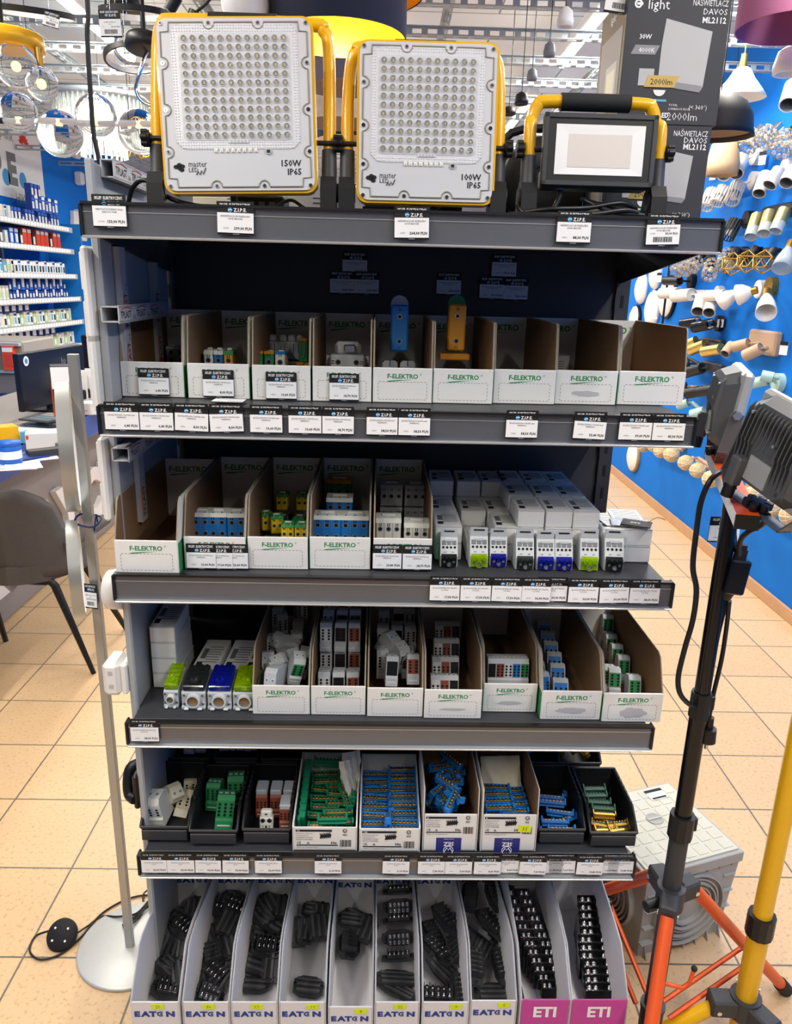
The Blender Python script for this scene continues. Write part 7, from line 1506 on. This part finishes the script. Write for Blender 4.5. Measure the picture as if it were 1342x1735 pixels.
# layered drums in the middle
def b_layer(r, P):
    drum(.215, .17, 'navy_fabric', 'gold_inner').build('inner_drum', r); drum(.27, .12, 'navy_fabric', 'gold_inner', .13).build('middle_drum', r); drum(.335, .12, 'black_card', 'gold_inner', .21).build('outer_drum', r)
    m = MB(); m.sph((0, 0, .12), .045, 'warm_glow', 16, 10); m.build('bulb', r); m = MB(); cord(m, (0, 0, .15), 3.115-P.z); m.build('cord', r)
    ld = bpy.data.lights.new('bulb_light', 'POINT'); ld.energy = 14; ld.color = (1, .8, .45); ld.shadow_soft_size = .05; lo = bpy.data.objects.new('bulb_light', ld); COL.objects.link(lo); lo.location = P+Vector((0, 0, .05))
pend('layered_pendant', 'layered navy and gold drum lamp at the top, between the two large floodlights', 572, 66, 2.7, b_layer)
def b_stack(c1, R, h, inner='beige_fab'):
    def f(r, P): drum(R, h, c1, inner).build('shade', r); m = MB(); cord(m, (0, 0, h*.5), 3.115-P.z); m.tube([(-R, 0, h*.7), (R, 0, h*.7)], .002, 'black_plastic', n=4); m.build('cord', r)
    return f
pend('drum_pendant', 'mauve fabric drum lampshade between the floodlights', 585, 150, 3.3, b_stack('mauve', .16, .16)); pend('drum_pendant', 'floral patterned drum lampshade under the mauve one', 575, 210, 3.8, b_stack('floral', .17, .17)); pend('drum_pendant', 'black and beige drum lampshade lowest between the floodlights', 590, 238, 4.4, b_stack('navy_fabric', .17, .09))
# ring lamps upper left
def ringlamp(lab, px, py, Y, R, tilt, c='sconce_black', az=0, canopy=True):
    P = at(px, py, 'y', Y); r = thing('ring_lamp', lab, 'ceiling lamp', Matrix.Translation(P)); m = MB(); n = 48; A = RZ(az) @ RX(tilt); w = .009
    vs = [(rr*math.cos(2*math.pi*i/n), rr*math.sin(2*math.pi*i/n), z) for i in range(n) for rr, z in ((R, w), (R, -w), (R-.008, -w), (R-.008, w))]
    for k in range(4): m.add(vs, [(i*4+k, i*4+(k+1) % 4, ((i+1) % n)*4+(k+1) % 4, ((i+1) % n)*4+k) for i in range(n)], c if k != 2 else 'milk_glass', True, A)
    m.build('ring', r); m = MB()
    for a in (0, 120, 240): p = A @ Vector((R*math.cos(R_(a)), R*math.sin(R_(a)), 0)); m.tube([p, (0, 0, 3.11-P.z)], .0012, 'steel', n=4)
    m.build('suspension', r)
    if canopy: MB().lathe([(0, .03), (.07, .03), (.075, 0), (0, 0)], c, 28, TR(0, 0, 3.09-P.z)).build('canopy', r)
ringlamp('thin black ring lamp at the top left, beside the price tag', 45, 20, 2.9, .15, 12, az=20); ringlamp('flat black ring lamp at the top, left of the 150W floodlight', 228, 22, 2.8, .11, 8); ringlamp('black ring lamp with bent arm left of the 150W floodlight', 228, 98, 2.9, .10, -12, az=30)
def b_rose(r, P): MB().lathe([(0, .04), (.052, .04), (.058, .03), (.06, 0), (.05, -.006), (0, -.006)], 'black_plastic', 32, RX(-8)).build('canopy', r); m = MB(); m.tube([(.01, 0, 0), (-.01, -.02, -.06), (-.03, -.02, -.12), (.0, -.02, -.16), (.08, -.02, -.17)], .006, 'chrome', n=8, smooth_pts=6); cord(m, (0, 0, .03), 3.115-P.z, r=.008); m.build('arm', r)
pend('ceiling_rose_lamp', 'round black ceiling rose with bent chrome arm, left of the 150W floodlight', 245, 84, 2.75, b_rose, 'ceiling lamp')
pend('ceiling_rose_lamp', 'small black ceiling rose at the top edge above the hanging tag', 208, 18, 3.0, b_rose, 'ceiling lamp')
def globe(m_, c, R): m_.sph(c, R, 'globe_glass', 24, 14)
def b_gold(r, P):
    MB().lathe([(0, .045), (.115, .045), (.12, .04), (.12, 0), (.11, -.004), (0, -.004)], 'gold_inner', 36).build('canopy', r); 
    for k, (x, y, z, R) in enumerate([(.06, -.06, -.06, .065), (-.07, -.05, -.10, .06), (.12, -.03, -.10, .05), (-.12, .02, -.05, .06)]): m = MB(); globe(m, (x, y, z), R); m.cyl((x, y, z+R), (x, y, .0), .012, 'brass'); m.sph((x, y, z), .014, 'warm_glow', 10, 6); m.build('glass_globe', r)
    m = MB(); cord(m, (0, 0, .05), 3.115-P.z, r=.01); m.build('rod', r)
pend('globe_ceiling_lamp', 'gold ceiling lamp with clear glass globes at the left edge', 6, 84, 2.7, b_gold, 'ceiling lamp')
def b_lin(r, P):
    m = MB(); m.cyl((-.36, 0, 0), (.36, 0, 0), .012, 'milk_glass'); m.cyl((-.38, 0, 0), (-.33, 0, 0), .013, 'black_plastic'); cord(m, (-.2, 0, 0), 3.115-P.z, r=.0015); cord(m, (.2, 0, 0), 3.115-P.z, r=.0015); m.build('bar', r)
    for x, z, R in ((-.27, .035, .078), (-.10, -.045, .095), (.06, .03, .085), (.24, -.03, .09)): m = MB(); globe(m, (x, -.0, z), R); m.cyl((x, 0, z*.1-.012), (x, 0, z*.1+.012), .013, 'warm_glow'); m.build('glass_globe', r)
pend('globe_bar_lamp', 'long pendant bar with clear glass globes left of the 150W floodlight', 140, 208, 3.6, b_lin)
def b_crys(r, P):
    m = MB(); m.lathe([(0, .03), (.285, .03), (.295, .02), (.295, 0), (0, 0)], 'rail_steel', 40); cord(m, (0, 0, .03), 3.115-P.z, 'steel'); m.build('frame', r)
    m = MB(); random.seed(4)
    for R, z0, z1, n in ((.285, 0, -.14, 52), (.22, 0, -.25, 38), (.14, 0, -.33, 24)):
        for k in range(n): a = k*2*math.pi/n; m.cyl((R*math.cos(a), R*math.sin(a), z0), (R*math.cos(a), R*math.sin(a), z1), .008, 'crystal', n=5)
    m.build('crystal_rods', r)
    m = MB(); m.sph((0, 0, -.12), .13, 'crystal_glow', 16, 10, sc=(1, 1, .8)); m.build('lit_core', r)
    ld = bpy.data.lights.new('chandelier_light', 'POINT'); ld.energy = 22; ld.shadow_soft_size = .1; lo = bpy.data.objects.new('chandelier_light', ld); COL.objects.link(lo); lo.location = P+Vector((0, 0, -.40))
pend('crystal_chandelier', 'brightly lit round crystal chandelier behind the glass globes', 170, 172, 5.4, b_crys)
def b_goldch(r, P):
    m = MB()
    for k in range(5): a = k*1.256; m.tube([(0, 0, .12), (.06*math.cos(a), .06*math.sin(a), -.02), (.12*math.cos(a), .12*math.sin(a), .0), (.13*math.cos(a), .13*math.sin(a), .06)], .008, 'brass', n=6, smooth_pts=4)
    cord(m, (0, 0, .1), 3.115-P.z, 'brass'); m.build('arms', r); m = MB()
    for k in range(5): a = k*1.256; m.sph((.13*math.cos(a), .13*math.sin(a), .08), .025, 'warm_glow', 10, 6)
    m.build('bulbs', r)
pend('arm_chandelier', 'small golden armed chandelier beside the left knob of the 150W floodlight', 228, 258, 5.75, b_goldch)
# swing tags
def swing(lab, x, y, Y, w, h, rz, ry=0):
    P = at(x, y, 'y', Y); price_tag('259,00 PLN', ('LAMPA WISZĄCA', 'LED'), '21013', TR(P.x, P.y, P.z) @ RZ(rz) @ RYm(ry), lab, w=w, h=h, barcode=True, group='tags hanging from ceiling lamps')
    m = MB(); m.tube([(P.x+w/2, P.y, P.z+h), (P.x+w/2, P.y, 2.75)], .0008, 'steel', n=4); m.build('tag_string', None, 'thin string of the %s' % lab, 'string')
swing('small black and white tag hanging at the top left', 72, 42, 2.3, .042, .036, 0, 14); swing('blue white paper tag hanging right of the black cable', 171, 64, 2.2, .055, .062, 0, -2); swing('black and white tag hanging in front of the upper dark box', 1022, 20, 1.5, .062, .055, 0, 6)
# cables and small spots near the top of the 150W lamp
m = MB(); p = at(320, 20, 'y', 2.4); m.cyl(p+Vector((-.03, 0, .035)), p+Vector((-.055, 0, .0)), .016, 'black_plastic'); m.cyl(p+Vector((.02, 0, .0)), p+Vector((-.0, 0, -.045)), .02, 'black_plastic'); m.tube([p+Vector((.02, 0, 0)), p+Vector((.07, 0, .05)), p+Vector((.1, 0, .2)), p+Vector((.1, 0, .5))], .004, 'black_plastic', n=6, smooth_pts=5); m.build('spot_pendant', None, 'small black spot heads on a cable above the left corner of the 150W floodlight', 'pendant lamp')
m = MB(); p = at(385, 30, 'y', 2.6)
for k in range(4): m.tube([p+Vector((k*.012, 0, 0)), p+Vector((.01+k*.01, 0, .12)), p+Vector((.05*math.cos(k*1.7), .02*k, .10+.02*k)), p+Vector((k*.02, 0, .35))], .004, 'black_plastic', n=6, smooth_pts=5)
m.build('coiled_cable', None, 'bunch of black lamp cords above the 150W floodlight', 'cable')
def b_ball(r, P): m = MB(); m.sph((0, 0, 0), .07, 'milk_glass', 24, 14); m.build('glass_ball', r); m = MB(); cord(m, (0, 0, .06), 3.115-P.z); m.build('cord', r)
pend('ball_pendant', 'white glass ball lamp peeping above the 150W floodlight', 415, 5, 2.6, b_ball)
